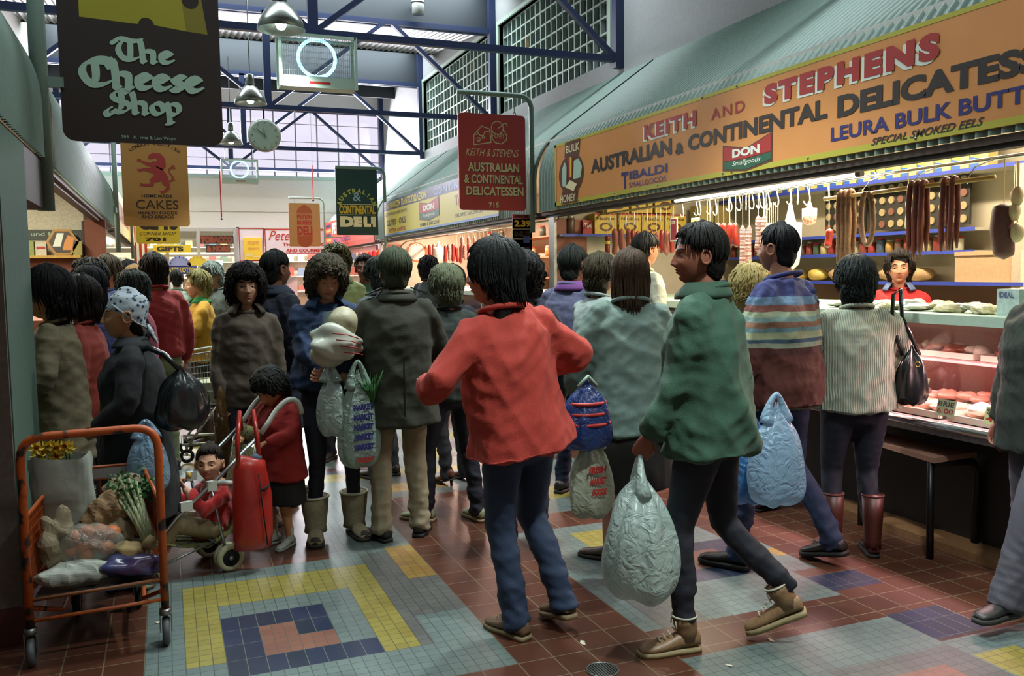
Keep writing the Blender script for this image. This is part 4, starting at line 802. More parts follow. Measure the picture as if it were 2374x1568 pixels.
m_pk = mat('packet_yellow', '#c9b878', .5, var=.1); m_pb = mat('packet_blue', '#2f5aa0', .5, var=0)
for i in range(19):
    y = 7.75 - i * .165; t = thing('food_packet', '%s blue and yellow packet from the far end of the top shelf' % ORD[i], 'packet', (5.66, y, 2.27), rz=.0, group='packets along the top shelf'); MB().box(0, .1, -.075, .075, 0, .2).build('packet', m_pk, t)
    F = Face((-.001, .075, 0), (0, -1, 0), (0, 0, 1)); shape(F, [(0, 0), (.075, 0), (.06, .2), (0, .2)], m_pb, t, .001, 'blue_field'); shape(F, [(0, .09), (.07, .075), (.066, .115), (0, .135)], m_yel, t, .002, 'yellow_flash')
cb = mat('card_black', '#23211c', .5, var=0); cc = mat('cheese_round', '#94835f', .5, var=.1)
for i, y in enumerate((6.25, 5.7, 5.18)):
    t = thing('display_card', 'dark display card of round packets on the back wall, %s' % ('left one', 'middle one, behind the three kabanas', 'right one')[i], 'card', (5.75, y, 1.86), group='cards of round packets'); MB().box(0, .02, -.25, .25, 0, .39).build('card', cb, t)
    for a in range(5):
        for b in range(4): MB().cyl((-.001, .2 - a * .1, .05 + b * .1), (-.012, .2 - a * .1, .05 + b * .1), .031, 14).build('round_packet', cc if (a * 3 + b * 5 + i) % 4 else mat('round_red', '#70483a', .5), t)
cols = ['#843830', '#a89a70', '#46566e', '#64483a', '#b0a894', '#4c5a4a', '#8e2c2c', '#a07c44', '#bcb6a4']
CN = []
def can(x, y, z, r, h, i, label, grp, mk='can'):
    t = thing(mk, label, mk, (x, y, z), group=grp); c = cols[i % 9]
    MB().lathe([(r, 0), (r, h * .8), (r * (.75 if mk == 'jar' else 1), h * .86)], n=14).build('body', mat('can_' + c, c, .35, var=.1), t, True); MB().lathe([(r * .8, h * .86), (r * .8, h)], n=14).build('lid', mat('lid', '#a8a49a', .35, .5, var=0) if i % 2 else m_red, t, True); return t
for i in range(30):
    y = 7.8 - i * .098; can(5.68, y, 1.66, .036, .11 + .02 * (i % 3 == 0), i * 5 + i // 4, '%s %s from the far end of the back shelf, behind the sausages' % (ORD[i], 'can' if i % 2 else 'jar'), 'cans and jars on the back shelf', 'can' if i % 2 else 'jar')
for i in range(9):
    y = 7.75 - i * .3; lb = MB(); lump(lb, (0, 0, .06), (.09, .12, .06), 600 + i, 14, 10, .1); o = lb.build('cheese_wheel' if i % 2 else 'wrapped_parcel', mat('yellow_cheese', '#b9a052', .5, var=.1) if i < 5 else mat('brown_paper', '#a08058', .7, bump=.5, scale=20, var=.12), None, True); o.location = (5.72, y, 1.42)
    tag(o, ('%s yellow cheese from the far end of the lowest back shelf' % ORD[i] if i < 5 else '%s brown parcel of the row towards the assistant on the lowest shelf' % ORD[i - 5]), 'cheese' if i < 5 else 'parcel', 'cheeses on the lowest shelf' if i < 5 else 'parcels on the lowest shelf')
t = thing('cardboard_box', 'open tan cardboard box on the lowest shelf, above and right of the assistant', 'box', (5.7, 4.62, 1.42)); MB().box(-.12, .12, -.28, .28, 0, .2).build('box', mat('cardboard', '#a98a68', .8, var=.06), t); MB().box(-.13, -.12, -.28, .28, .2, .23).build('flap', mat('cardboard', '#a98a68'), t)
c = can(3.80, 7.93, 1.91, .045, .19, 3, 'brown coffee jar with a red lid on the side shelf', None, 'jar')
t = thing('tin', 'square red tin on the side shelf beside the coffee jar', 'tin', (3.97, 7.93, 1.91)); MB().box(-.055, .055, -.04, .04, 0, .14).build('body', m_red, t); text(Face((-.05, -.041, .0), (1, 0, 0), (0, 0, 1)), 'TEA', .01, .09, .07, .11, m_wht, t, .02)
t = thing('tin', 'round black and white tin on the short side shelf', 'tin', (3.78, 7.93, 1.60)); MB().lathe([(.055, 0), (.055, .13)], n=18).build('body', mat('tin_dark', '#2e3430', .4, col2='#a8b0a4', kind='voro', scale=30), t, True)
ny = mat('nacho_yellow', '#c9a83a', .5, var=.06); k = 0
for (x, z, n) in ((4.16, 1.91, 1), (4.44, 1.91, 1), (4.72, 1.91, 1), (4.98, 1.91, 1), (4.3, 2.13, 0), (4.58, 2.13, 0), (4.86, 2.13, 0)):
    k += 1; t = thing('food_carton', 'yellow snack carton, %s in the %s' % (ORD[(k - 1) % 4], 'upper row stacked on the others' if z > 2 else 'lower row on the side shelf'), 'carton', (x, 7.93, z), group='yellow snack cartons ' + ('upper' if z > 2 else 'lower')); MB().box(-.125, .125, -.07, .07, 0, .21).build('carton', ny, t)
    F = Face((-.125, -.071, 0), (1, 0, 0), (0, 0, 1)); shape(F, [(.125 + .075 * math.cos(a), .075 + .045 * math.sin(a)) for a in [2 * PI * q / 18 for q in range(18)]], m_brownsign, t, .001, 'oval'); shape(F, [(.125 + .045 * math.cos(a), .075 + .025 * math.sin(a)) for a in [2 * PI * q / 18 for q in range(18)]], ny, t, .002, 'oval_centre'); text(F, 'Nachos', .02, .23, .145, .175, m_brownsign, t, .02); shape(F, [(0, .195), (.25, .195), (.25, .21), (0, .21)], m_red, t, .001, 'top_edge')
for (x, z, a, b) in ((5.3, 2.0, '#b3a060', '#8f8a40'), (5.5, 2.0, '#a08a50', '#6a6a50')):
    t = thing('cardboard_box', 'tan box in the corner of the stall, %s' % ('left of the pair' if x < 5.4 else 'right of the pair'), 'box', (x, 7.85, z - .09)); MB().box(-.09, .09, -.08, .08, 0, .3).build('box', mat('bx' + a, a, .7), t)
# end pier with papers
t = thing('service_pier', 'beige boxed pier at the back of the stall with papers pinned to it', 'pier', (5.55, 4.05, 0)); MB().box(0, .34, -.45, .35, 0, 2.25).build('pier', mat('pier_beige', '#a89a86', .7, var=.05), t)
for i, (y, z, w_, h) in enumerate(((.15, 1.9, .12, .28), (.02, 1.72, .1, .25), (.2, 1.5, .15, .3), (-.12, 1.8, .1, .42))):
    MB().box(-.004, 0, y - w_ / 2, y + w_ / 2, z - h / 2, z + h / 2).build('pinned_paper', mat('old_paper', '#c2b79c', .8, var=.05), t)
t = thing('wooden_bracket', 'small orange timber bracket behind the dark salami', 'bracket', (5.1, 3.55, 1.93)); MB().box(-.01, .4, -.25, .2, 0, .16).build('block', mat('orange_timber', '#9a6230', .5, bump=.3), t)
t = thing('carton', 'blue carton on the timber bracket at the right edge', 'carton', (5.15, 3.5, 2.09)); MB().box(0, .2, -.2, .1, 0, .26).build('carton', m_pb, t); MB().cyl((-.002, -.05, .16), (-.004, -.05, .16), .05, 16).build('badge', m_orange, t)

# ---------------------------------------------------------------- Greek deli (second stall) and red deli
t = thing('dial_scale', 'big round white weighing dial with an orange rim at the end of the Greek deli', 'scale', ony(962, 585, 13.6)); MB().cyl((0, 0, 0), (0, -.10, 0), .155, 32).build('housing', mat('scale_orange', '#b9682c', .4), t); MB().cyl((0, -.101, 0), (0, -.105, 0), .135, 32).build('dial', mat('dial_white', '#dfd6cc', .5, var=0), t)
for k in range(24): a = 2 * PI * k / 24; MB().bar((.1 * math.sin(a), -.107, .1 * math.cos(a)), (.125 * math.sin(a), -.107, .125 * math.cos(a)), .005, .002).build('tick', m_black, t)
MB().cyl((0, -.02, .15), (0, -.02, 2.85 - t.location.z), .01, 6).build('hanger', m_chr, t)
t = thing('hanging_rail', 'steel rail along the Greek deli front', 'rail', (4.1, 0, 2.12)); MB().cyl((0, 8.4, 0), (0, 15.46, 0), .012, 8).build('rod', m_chr, t, True)
for y in (8.7, 11, 13, 15): MB().cyl((0, y, 0), (0, y, .72), .005, 5).build('drop_wire', m_chr, t)
i = 0
for u in range(978, 1148, 9):
    i += 1
    if 1008 <= u <= 1024: continue
    v0 = 572 + (i * 7) % 9; saus(u, v0 - 8, v0 + 28 + (i * 5) % 12, 8, (S_red, S_pink, S_oran)[i % 3] if u < 1010 else S_red if i % 4 else S_net, '%s hanging sausage from the left in the Greek deli under the yellow fascia' % ORD[i - 1], 'sausages hanging in the Greek deli ' + str(i % 3), .12)
for i, u in enumerate((1072, 1086, 1099)): saus(u, 548, 600, 8, S_net, ('left', 'middle', 'right')[i] + ' long maroon salami hanging higher in the Greek deli', 'high maroon salamis', .05)
for i, u in enumerate((1150, 1156, 1163, 1170)): saus(u, 545, 615, 6, S_oran, ORD[i] + ' long thin orange sausage near the black and yellow price board', 'long thin orange sausages', .05)
hungbag(1016, 560, 606, 22, mat('ham_cloth', '#c9c8c4'), 'white bagged ham hanging in the Greek deli', 'bagged_ham')
t = thing('price_board', 'black and yellow price board at the near end of the Greek deli', 'board', (3.9, 8.62, 0)); a = Vector((3.32, 0, 0)); 
for (v0, v1, c, s) in ((497, 507, m_red, 'SPECIAL'), (507, 530, m_black, '2.39'), (533, 552, mat('board_lime', '#a9b02e', .5, var=0), 'SAVELOYS'), (556, 578, mat('board_lime', '#a9b02e'), '')):
    p = ony(1188, v0, 8.62); q = ony(1234, v1, 8.62); F = Face((p[0] - 3.9, 0, q[2]), (1, 0, 0), (0, 0, 1)); w_, h = q[0] - p[0], p[2] - q[2]
    shape(F, [(0, 0), (w_, 0), (w_, h), (0, h)], c, t, 0, 'panel', .01)
    if s: text(F, s, .02, w_ - .02, h * .15, h * .85, m_yel if c is m_black else m_black, t, .05, d=.002)
p = ony(1210, 600, 8.62); MB().box(p[0] - 3.9 - .1, p[0] - 3.9 + .12, .0, .012, 1.2, 2.1).build('backing_board', mat('board_grey', '#8f9488', .6), t)
for k in range(6): z = 1.3 + .11 * k; MB().box(p[0] - 3.9 + .02, p[0] - 3.9 + .09, -.006, 0, z, z + .07).build('pinned_card', [m_wht, m_black, m_pb][k % 3], t)
MB().box(p[0] - 3.9 - .02, p[0] - 3.9 + .02, .0, .03, 0, 1.3).build('post', m_st, t)
for i in range(34):
    y = 8.6 + i * .2; x = 5.55; z = 1.45 + .32 * (i % 3)
    t = can(x, y, z, .05, .17, i * 7, '%s jar from the near end on the Greek deli shelves' % ORD[i], 'goods on the Greek deli shelves', 'jar')
for z in (1.45, 1.77, 2.09): t = thing('wall_shelf', 'Greek deli shelf, %s' % {1.45: 'lowest', 1.77: 'middle', 2.09: 'top'}[z], 'shelf', (0, 0, 0)); MB().box(5.45, 5.9, 8.3, 15.3, z - .02, z).build('board', mat('warm_shelf', '#a86a48', .6), t)
rm = mat('red_meat_far', '#b03030', .5, var=.2)
for i in range(12):
    y = 16.2 + i * .38; t = thing('hanging_meat', '%s red joint from the near end hanging in the far red deli' % ORD[i], 'meat', (4.3, y, 2.1), group='meat hanging in the far deli'); lb = MB(); lump(lb, (0, 0, -.22), (.09, .1, .2), 700 + i); lb.build('joint', rm if i % 3 else S_oran, t, True); MB().tube([(0, 0, -.04), (0, 0, .75)], .004, 4).build('hook', m_chr, t)
t = thing('deli_awning_strip', 'pink lit valance across the far red deli', 'awning', (3.7, 18.2, 1.98)); MB().box(0, .04, -2.0, 2.2, 0, .1).build('valance', mat('pink_valance', '#c97a70', .5), t)

# ---------------------------------------------------------------- end shop (tobacco, lotto) and the ice cream sign
sh = []
m_mul = mat('shopfront_white', '#a9a8a6', .5, var=.03)
wf = struct(MB().box(XL, XR, 21.22, 21.225, 1.0, 2.6).build('window_4', m_gl))
mb = MB()
for x in (-.6, .05, .72, 1.53): mb.box(x - .035, x + .035, YE - .02, YE + .05, .0, 2.64)
mb.box(-.63, 1.56, YE - .012, YE + .04, 2.56, 2.63); mb.box(-.63, 1.56, YE - .012, YE + .035, 1.98, 2.03); mb.box(-.63, 1.56, YE - .012, YE + .04, 0.005, 1.0); mb.build('window_frame', m_mul, wf)
struct(MB().box(XL, XR, 23.2, 23.3, 0, 2.9).build('wall_shop_back', mat('shop_cream', '#d6cdb4', .7))); struct(MB().box(XL, XR, 21.4, 23.2, 2.7, 2.75).build('ceiling_shop', m_white))
struct(MB().box(1.56, 1.62, YE, YE + .1, 0, 2.66).build('trim_9', m_mul))
def signp(name, label, x0, x1, z0_, z1_, m, y=21.12, cat='sign', rows=(), frame=None):
    t = thing(name, label, cat, ((x0 + x1) / 2, y, (z0_ + z1_) / 2)); w_, h = (x1 - x0) / 2, (z1_ - z0_) / 2; MB().box(-w_, w_, 0, .02, -h, h).build('panel', m, t); F = Face((-w_, 0, -h), (1, 0, 0), (0, 0, 1))
    if frame:
        mb = MB(); e = .022
        for a in ((-w_, w_, -.006, 0, h - e, h), (-w_, w_, -.006, 0, -h, -h + e), (-w_, -w_ + e, -.006, 0, -h, h), (w_ - e, w_, -.006, 0, -h, h)): mb.box(*a)
        mb.build('frame', frame, t)
    for (s, a, b, c, d, mm, kw) in rows: text(F, s, a * 2 * w_, b * 2 * w_, c * 2 * h, d * 2 * h, mm, t, d=.004, **kw)
    return t
t = signp('notice_board', 'white red-edged board with a yellow poster, beside the tobacco window', 1.6, 2.17, 1.86, 2.64, mat('board_white', '#cfc6cc', .6, var=0), frame=m_red)
t = signp('paper_poster', 'yellow handwritten poster on the white board', 1.71, 2.11, 1.89, 2.41, mat('poster_yellow', '#e0c23c', .6, var=0), 21.095, 'poster', (('SPORTS', .2, .85, .7, .85, m_orange, dict(shear=.2)), ('special', .2, .85, .45, .6, m_orange, dict(shear=.3)), ('from here', .1, .5, .2, .28, m_wht, {}), ('today only', .5, .9, .12, .2, m_wht, {})))
signp('shop_sign', 'white ice cream shop sign with red script, partly behind the tan sausage sign', 2.18, 3.95, 2.02, 2.62, mat('board_white', '#cfc6cc'), 21.1, rows=(('Peters', .05, .45, .55, .92, m_red, dict(shear=.4, bold=.0)), ('THE HEALTH FOOD', .23, .92, .32, .46, m_red, dict(bold=.04)), ('AND GOURMET SHOP', .27, .95, .08, .22, m_red, dict(bold=.04))), frame=m_red)
signp('shop_sign', 'orange letter blocks spelling tobacco in the end shop window', .76, 1.5, 2.28, 2.47, mat('card_black', '#23211c'), 21.35, rows=(('TOBACCO', .02, .98, .1, .9, mat('tobacco_orange', '#c9532a', .5, var=0), dict(bold=.09)),))
signp('shop_sign', 'smaller orange letter sign below the tobacco one', .88, 1.42, 2.08, 2.25, mat('card_black', '#23211c'), 21.35, rows=(('& MORE', .04, .98, .1, .9, mat('tobacco_orange', '#c9532a'), dict(bold=.08)),))
signp('shop_sign', 'yellow gifts sign in the end shop window under the 701 sign', -.25, .55, 2.08, 2.24, mat('yellow_panel', '#d2bd35'), 21.12, rows=(('GIFTS', .1, .8, .15, .85, m_black, dict(bold=.06)),))
signp('shop_sign', 'blue and yellow arched lottery sign on the end shop counter', -.05, .66, 1.58, 1.78, mat('lotto_blue', '#3b4a8f', .5, var=0), 21.13, rows=(('TATTS LOTTO', .06, .94, .2, .8, m_yel, dict(bold=.03)),))
for k in range(2):
    t = thing('lottery_sunburst', ('blue' if not k else 'yellow') + ' half round lottery emblem in the end shop window', 'sign', (.3 + .38 * k, 21.13, 1.76 + .02 * k)); F = Face((0, 0, 0), (1, 0, 0), (0, 0, 1)); shape(F, arc(0, 0, .24 - .02 * k, 0, 180, 16), m_yel if k else mat('lotto_pale', '#8f9ccf', .5, var=0), t, 0, 'half_disc', .01)
    for q in range(9): a = PI * q / 8; MB().cyl((.21 * math.cos(a), -.004, .21 * math.sin(a)), (.21 * math.cos(a), -.012, .21 * math.sin(a)), .016, 8).build('dot', m_blue if not k else m_orange, t)
t = thing('striped_post', 'red and white striped post at the corner of the end shop', 'post', (-.5, 21.0, 0))
for k in range(5): MB().box(-.14 + k * .055, -.085 + k * .055, -.03, .03, 0, 2.3).build('stripe', (m_red, m_wht)[k % 2], t)
for r_, z in enumerate((1.12, 1.5, 1.88, 2.25)):
    t = thing('wall_shelf', 'end shop shelf, %s from the bottom' % ('first', 'second', 'third', 'fourth')[r_], 'shelf', (0, 0, 0)); MB().box(-1.8, 4.8, 22.85, 23.2, z - .02, z).build('board', m_shelf, t)
    for i in range(24):
        x = -1.6 + i * .27; h = .12 + .12 * R.random(); o = MB().box(x - .08, x + .08, 22.9, 23.05, z, z + h).build('goods_packet', mat('can_' + cols[(i * 5 + r_ * 2) % 9], cols[(i * 5 + r_ * 2) % 9], .5)); tag(o, '%s packet from the left on the %s shelf of the end shop' % (ORD[i], ('lowest', 'second', 'third', 'top')[r_]), 'packet', 'packets on end shop shelf ' + 'abcd'[r_])
for i, x in enumerate((.2, .62, 1.15)):
    o = MB().box(x - .13, x + .13, 22.0, 22.2, 0, 1.9).build('display_stand', m_mul); tag(o, 'white display stand in the end shop window, %s' % ('left', 'middle', 'right')[i], 'stand')
t = thing('fruit_display', 'orange heap of goods under the ice cream sign', 'goods', (2.55, 20.9, 1.55))
for q in range(7): lb = MB(); lump(lb, (-.15 + .05 * q, 0, .03 * (q % 2)), (.05, .05, .05), q); lb.build('goods', mat('tobacco_orange', '#c9532a'), t, True)
MB().box(-.25, .3, -.15, .15, -1.55, -.05).build('stand', m_mul, t)

# ---------------------------------------------------------------- left side: pier, posts, shelf shop
pier = struct(MB().box(-1.7, -.62, 4.12, 4.86, 0, 2.2).build('wall_pier', mat('pier_green_paint', '#5f776b', .85, bump=.15, scale=30, var=.05, spec=.1))); MB().box(-1.7, -.625, 4.10, 4.119, .0, 2.2).build('mauve_lit_face', mat('pier_face_light_tint', '#756a62', .8, bump=.3), pier)  # near face is coloured mauve to stand in for its different light
struct(MB().box(-1.72, -.61, 4.09, 4.88, 0, .16).build('baseboard_pier', mat('oxblood_skirting', '#4f2420', .5)))
struct(MB().box(-1.7, -.66, 4.9, 6.0, 1.96, 2.24).build('trim_10', mat('dark_soffit', '#2e2722', .7)))
t = thing('stall_partition', 'white end wall with a brown pilaster in the wooden shelf shop', 'partition', (0, 11.35, 0)); MB().box(-2.88, -.87, -.02, .02, 0, 2.88).build('panel', mat('warm_white', '#d8d2bc', .7), t)
MB().box(-.87, -.64, -.05, .0, 0, 2.22).build('pilaster', m_brown, t); MB().box(-.89, -.87, -.06, 0, 0, 2.2).build('edge_strip', m_black, t); MB().box(-2.88, -.9, -.03, -.02, 1.98, 2.1).build('lettered_band', mat('band_grey', '#4a4f48', .6, var=0), t)
text(Face((-2.4, -.031, 2.0), (1, 0, 0), (0, 0, 1)), 'spezialitaten aus bayern und franken', 0, 1.45, .015, .075, m_mint, t, .0)
t = thing('timber_shelf', 'yellow timber shelf on the end wall of the wooden shelf shop', 'shelf', (0, 11.2, 1.80)); MB().box(-1.75, -.9, -.13, .11, -.03, 0).build('board', mat('yellow_timber', '#c9a04a', .5, bump=.2), t); MB().box(-1.75, -.9, .05, .1, -.3, -.03).build('rail', m_brown, t)
t = thing('display_box', 'hexagonal display box with a rooster picture on the timber shelf', 'box', (-1.08, 11.15, 1.80)); hx = [(.17 * math.cos(math.radians(60 * k)), .15 + .17 * math.sin(math.radians(60 * k))) for k in range(6)]
F = Face((0, -.05, 0), (1, 0, 0), (0, 0, 1)); shape(F, hx, mat('box_timber', '#b98a45', .5), t, 0, 'hex_case', .1); shape(F, [(x * .82, .15 + (z - .15) * .82) for x, z in hx], mat('box_field', '#4a4038', .5, var=0), t, .002, 'field'); shape(F, [(-.1, .1), (-.02, .1), (.02, .25), (-.05, .25)], m_wht, t, .003, 'label'); shape(F, [(.0, .06), (.1, .06), (.12, .2), (.06, .23), (.02, .15)], m_orange, t, .003, 'picture')
for x, c, w_, h, l in ((-1.42, '#8f9a4e', .1, .16, 'olive green packet'), (-1.30, '#cfc8b0', .11, .15, 'white and red packet'), (-1.50, '#8fae7a', .05, .15, 'narrow pale green packet'), (-.93, '#a59a52', .09, .16, 'tan packet')):
    t = thing('food_packet', l + ' on the timber shelf', 'packet', (x, 11.15, 1.80), group='packets on the timber shelf'); MB().box(-w_ / 2, w_ / 2, -.05, .05, 0, h).build('packet', mat('pkt' + c, c, .5), t)
    if 'red' in l: MB().box(-w_ / 2 + .01, w_ / 2 - .01, -.053, -.05, .07, .1).build('label', m_red, t)
t = thing('basket_stack', 'pale jars and bags stacked at the counter of the wooden shelf shop', 'goods', (-1.25, 9.6, 1.2))
for q in range(5): lb = MB(); lump(lb, (-.1 + .07 * q, 0, .12 + .1 * (q % 2)), (.06, .06, .11), 40 + q); lb.build('bag', mat('pale_goods', '#cfd0b8', .5), t, True)
MB().box(-.3, .4, -1.6, .3, -1.2, 0).build('counter', m_brown, t)
# ---------------------------------------------------------------- figures
rng = np.random.default_rng(5)
def loft(pts, radii, n=16, ref=(1, 0, 0), cap=True, rnd=.8):
    """closed elliptical loft; radii (rx, ry), rx along ref"""
    P = [np.array(p, float) for p in pts]; Rr = [(r, r) if np.isscalar(r) else r for r in radii]
    if cap:
        def capend(p0, p1, r):
            d = p0 - p1; L = np.linalg.norm(d); d = d / (L + 1e-9); h = min(r) * rnd; o = []
            for a in (0.45, .8, .97): o.append((p0 + d * h * math.sin(a * PI / 2), tuple(q * math.cos(a * PI / 2) for q in r)))
            return o
        a = capend(P[0], P[1], Rr[0]); b = capend(P[-1], P[-2], Rr[-1])
        P = [q[0] for q in a[::-1]] + P + [q[0] for q in b]; Rr = [q[1] for q in a[::-1]] + Rr + [q[1] for q in b]
    k = len(P); vs = []; ref = np.array(ref, float)
    for i in range(k):
        d = P[min(i + 1, k - 1)] - P[max(i - 1, 0)]; d /= np.linalg.norm(d) + 1e-9
        u = ref - d * ref.dot(d)
        if np.linalg.norm(u) < .15: u = np.array((0, 1, 0.)) - d * d[1]
        u /= np.linalg.norm(u); v = np.cross(d, u)
        for j in range(n):
            a = 2 * PI * j / n; vs.append(P[i] + u * math.cos(a) * Rr[i][0] + v * math.sin(a) * Rr[i][1])
    fs = [(i * n + j, i * n + (j + 1) % n, (i + 1) * n + (j + 1) % n, (i + 1) * n + j) for i in range(k - 1) for j in range(n)]
    fs += [tuple(range(n - 1, -1, -1)), tuple((k - 1) * n + j for j in range(n))]
    return np.array(vs), fs
def fuse(parts, vox=.012, smooth=4, adapt=0):
    me = bpy.data.meshes.new('f'); vs = []; fs = []
    for v, f in parts: n = len(vs); vs += [tuple(p) for p in v]; fs += [tuple(i + n for i in q) for q in f]
    me.from_pydata(vs, [], fs)
    import bmesh
    b = bmesh.new(); b.from_mesh(me); bmesh.ops.recalc_face_normals(b, faces=b.faces); b.to_mesh(me); b.free()
    o = bpy.data.objects.new('f', me); TMP.collection.objects.link(o)
    m = o.modifiers.new('r', 'REMESH'); m.mode = 'VOXEL'; m.voxel_size = vox
    if smooth: s = o.modifiers.new('s', 'SMOOTH'); s.factor = .5; s.iterations = smooth
    TMP.view_layers[0].update(); e = o.evaluated_get(TMP.view_layers[0].depsgraph); q = e.to_mesh()
    nv = len(q.vertices); V_ = np.empty(nv * 3); q.vertices.foreach_get('co', V_); V_ = V_.reshape(-1, 3); N_ = np.empty(nv * 3); q.vertices.foreach_get('normal', N_); N_ = N_.reshape(-1, 3)
    F_ = np.empty(len(q.loops), int); q.loops.foreach_get('vertex_index', F_)
    tot = np.empty(len(q.polygons), int); q.polygons.foreach_get('loop_total', tot)
    F_ = F_.reshape(-1, 4) if (tot == 4).all() else None
    if F_ is None: F_ = [tuple(p.vertices) for p in q.polygons]
    e.to_mesh_clear(); bpy.data.objects.remove(o); bpy.data.meshes.remove(me); return V_, F_, N_
def npmesh(name, chunks, mats, parent, smooth=True, loc=None):
    """chunks: (verts, faces, material index or per-face list)"""
    me = bpy.data.meshes.new(name); V_ = np.concatenate([c[0] for c in chunks]); F_ = []; M_ = []; n = 0
    for v, f, m in chunks:
        if isinstance(f, np.ndarray): f = (f + n).tolist()
        else: f = [[i + n for i in q] for q in f]
        F_ += f; M_ += list(m) if not np.isscalar(m) else [m] * len(f); n += len(v)
    me.from_pydata(V_.tolist(), [], F_)
    for m in mats: me.materials.append(m)
    me.polygons.foreach_set('material_index', M_); me.polygons.foreach_set('use_smooth', [smooth] * len(F_)); me.update()
    o = bpy.data.objects.new(name, me); COL.objects.link(o)
    if parent is not None: o.parent = parent
    if loc is not None: o.location = loc
    return o
def folds(V_, N_, amp, freq, seed, dirs=None, ridge=True):
    r = np.random.default_rng(seed); d = np.zeros(len(V_))
    for k in range(5):
        q = r.normal(size=3); q[2] *= 1.3 if dirs is None else dirs; q /= np.linalg.norm(q); w1 = r.normal(size=3); w1 /= np.linalg.norm(w1)
        ph = freq * (.5 + .55 * k / 2) * (V_ @ q) + 1.6 * np.sin(freq * .33 * (V_ @ w1) + r.random() * 6) + r.random() * 6
        s = np.sin(ph); d += (1 - 2 * np.abs(s)) / (1 + .6 * k) if ridge else s / (1 + .6 * k)
    return V_ + N_ * (d * amp / 2.2)[:, None]
# head template, sculpted on a sphere grid; facing +y, eye line near z = 0
def head_template():
    n, m = 84, 84; th = []
    for j in range(n): t = j / n * 2 - 1; th.append(math.pi * (t - .32 * math.sin(PI * t) / 1.0 * .95))   # denser towards the face
    v = []
    for i in range(m + 1):
        z = math.cos(PI * (i + .0) / m)
        for j in range(n):
            a = th[j]; s = math.sqrt(max(0, 1 - z * z)); v.append((s * math.sin(a), s * math.cos(a), z))
    v = np.array(v); x, y, z = v.T; face = np.clip(y * 1.5, 0, 1)
    X_ = .073 * x; Y_ = np.where(y > 0, .088, .104) * y; Z_ = .115 * z
    lo = np.clip(-z, 0, 1); X_ *= 1 - .30 * lo ** 1.3; Y_ = np.where(y < 0, Y_ * (1 - .45 * lo), Y_ * (1 + .02 * lo)); X_ *= np.where(y < 0, 1 + .03, 1)
    Y_ += np.where(y > 0, .010 * np.clip(-z - .25, 0, 1), 0); up = np.clip(z, 0, 1); Y_ -= up * .008 * face
    def G(cx, cz, sx, sz): return np.exp(-((X_ - cx) / sx) ** 2 - ((Z_ - cz) / sz) ** 2)
    sg = G  # gaussians in the face plane
    nose = np.exp(-(X_ / .0115) ** 2) * np.interp(Z_, [-.042, -.036, -.026, .0, .022, .035], [0, .35, 1, .55, .22, 0])
    nose += .42 * (G(.0125, -.029, .007, .008) + G(-.0125, -.029, .007, .008))
    dy = .023 * nose
    for s in (-1, 1): dy += -.013 * G(s * .032, .006, .019, .013) + .006 * G(s * .03, .031, .024, .007) + .006 * G(s * .042, -.026, .018, .018)
    dy += .0085 * G(0, -.0475, .021, .0055) + .0088 * G(0, -.0595, .018, .0065) - .004 * G(0, -.0533, .022, .0022) - .004 * G(0, -.072, .02, .005) + .010 * G(0, -.09, .019, .015) - .003 * G(0, -.039, .004, .004)
    Y_ += dy * face
    P = np.stack([X_, Y_, Z_], 1); f = []; mi = []
    for i in range(m):
        for j in range(n):
            q = (i * n + j, i * n + (j + 1) % n, (i + 1) * n + (j + 1) % n, (i + 1) * n + j); f.append(q); c = P[list(q)].mean(0); k = 0
            if c[1] > .04:
                ax = abs(c[0])
                if ax < .024 * (1 - .0) and abs(c[2] + .0535) < .0105 * (1 - (ax / .026) ** 2): k = 1
                if .014 < ax < .047 and abs(c[2] - (.030 + .004 * math.sin((ax - .014) / .033 * PI))) < .0036: k = 2
            mi.append(k)
    ch = [(P, f, mi)]
    for s in (-1, 1):   # ears and eyelids
        mb = MB(); mb.ball((0, 0, 0), (.007, .019, .032), 12, 10); ev = np.array(mb.v); ev[:, 1] += .12 * ev[:, 2]; ev[:, 0] += s * .35 * np.abs(ev[:, 1]) ; ev += np.array((s * .074, -.012, -.003)); ch.append((ev, mb.f, 0))
        mb = MB(); mb.torus((0, 0, 0), .019, .0045, 16, 6, 'X'); ev = np.array(mb.v); ev[:, 2] *= 1.45; ev[:, 0] += s * .006; ev += np.array((s * .079, -.014, .0)); ch.append((ev, mb.f, 0))
        mb = MB(); mb.ball((0, 0, 0), (.0142, .0142, .0142), 20, 16); ev = np.array(mb.v); keep = [q for q in mb.f if (np.mean([ev[i][2] for i in q]) > .0032 or np.mean([ev[i][2] for i in q]) < -.0068)]
        ev = ev + np.array((s * .0315,   .0600, .006)); ch.append((ev, keep, 0))
    return ch
HEAD = head_template()
def eye_mesh():
    mb = MB(); n, m = 20, 16; vs = []
    for i in range(m + 1):
        ph = PI * i / m
        for j in range(n): a = 2 * PI * j / n; vs.append((.0130 * math.sin(ph) * math.cos(a), .0130 * math.cos(ph), .0130 * math.sin(ph) * math.sin(a)))
    f = [(i * n + j, (i + 1) * n + j, (i + 1) * n + (j + 1) % n, i * n + (j + 1) % n) for i in range(m) for j in range(n)]
    me = bpy.data.meshes.new('eye'); me.from_pydata(vs, [], f)
    for q in (mat('eye_white', '#b9aea4', .25, var=0), mat('iris', '#2e2118', .2, var=0), mat('pupil', '#060505', .1, var=0)): me.materials.append(q)
    me.polygons.foreach_set('material_index', [2 if i // n < 1 else 1 if i // n < 3 else 0 for i in range(len(f))]); me.polygons.foreach_set('use_smooth', [True] * len(f)); return me
EYE = eye_mesh()
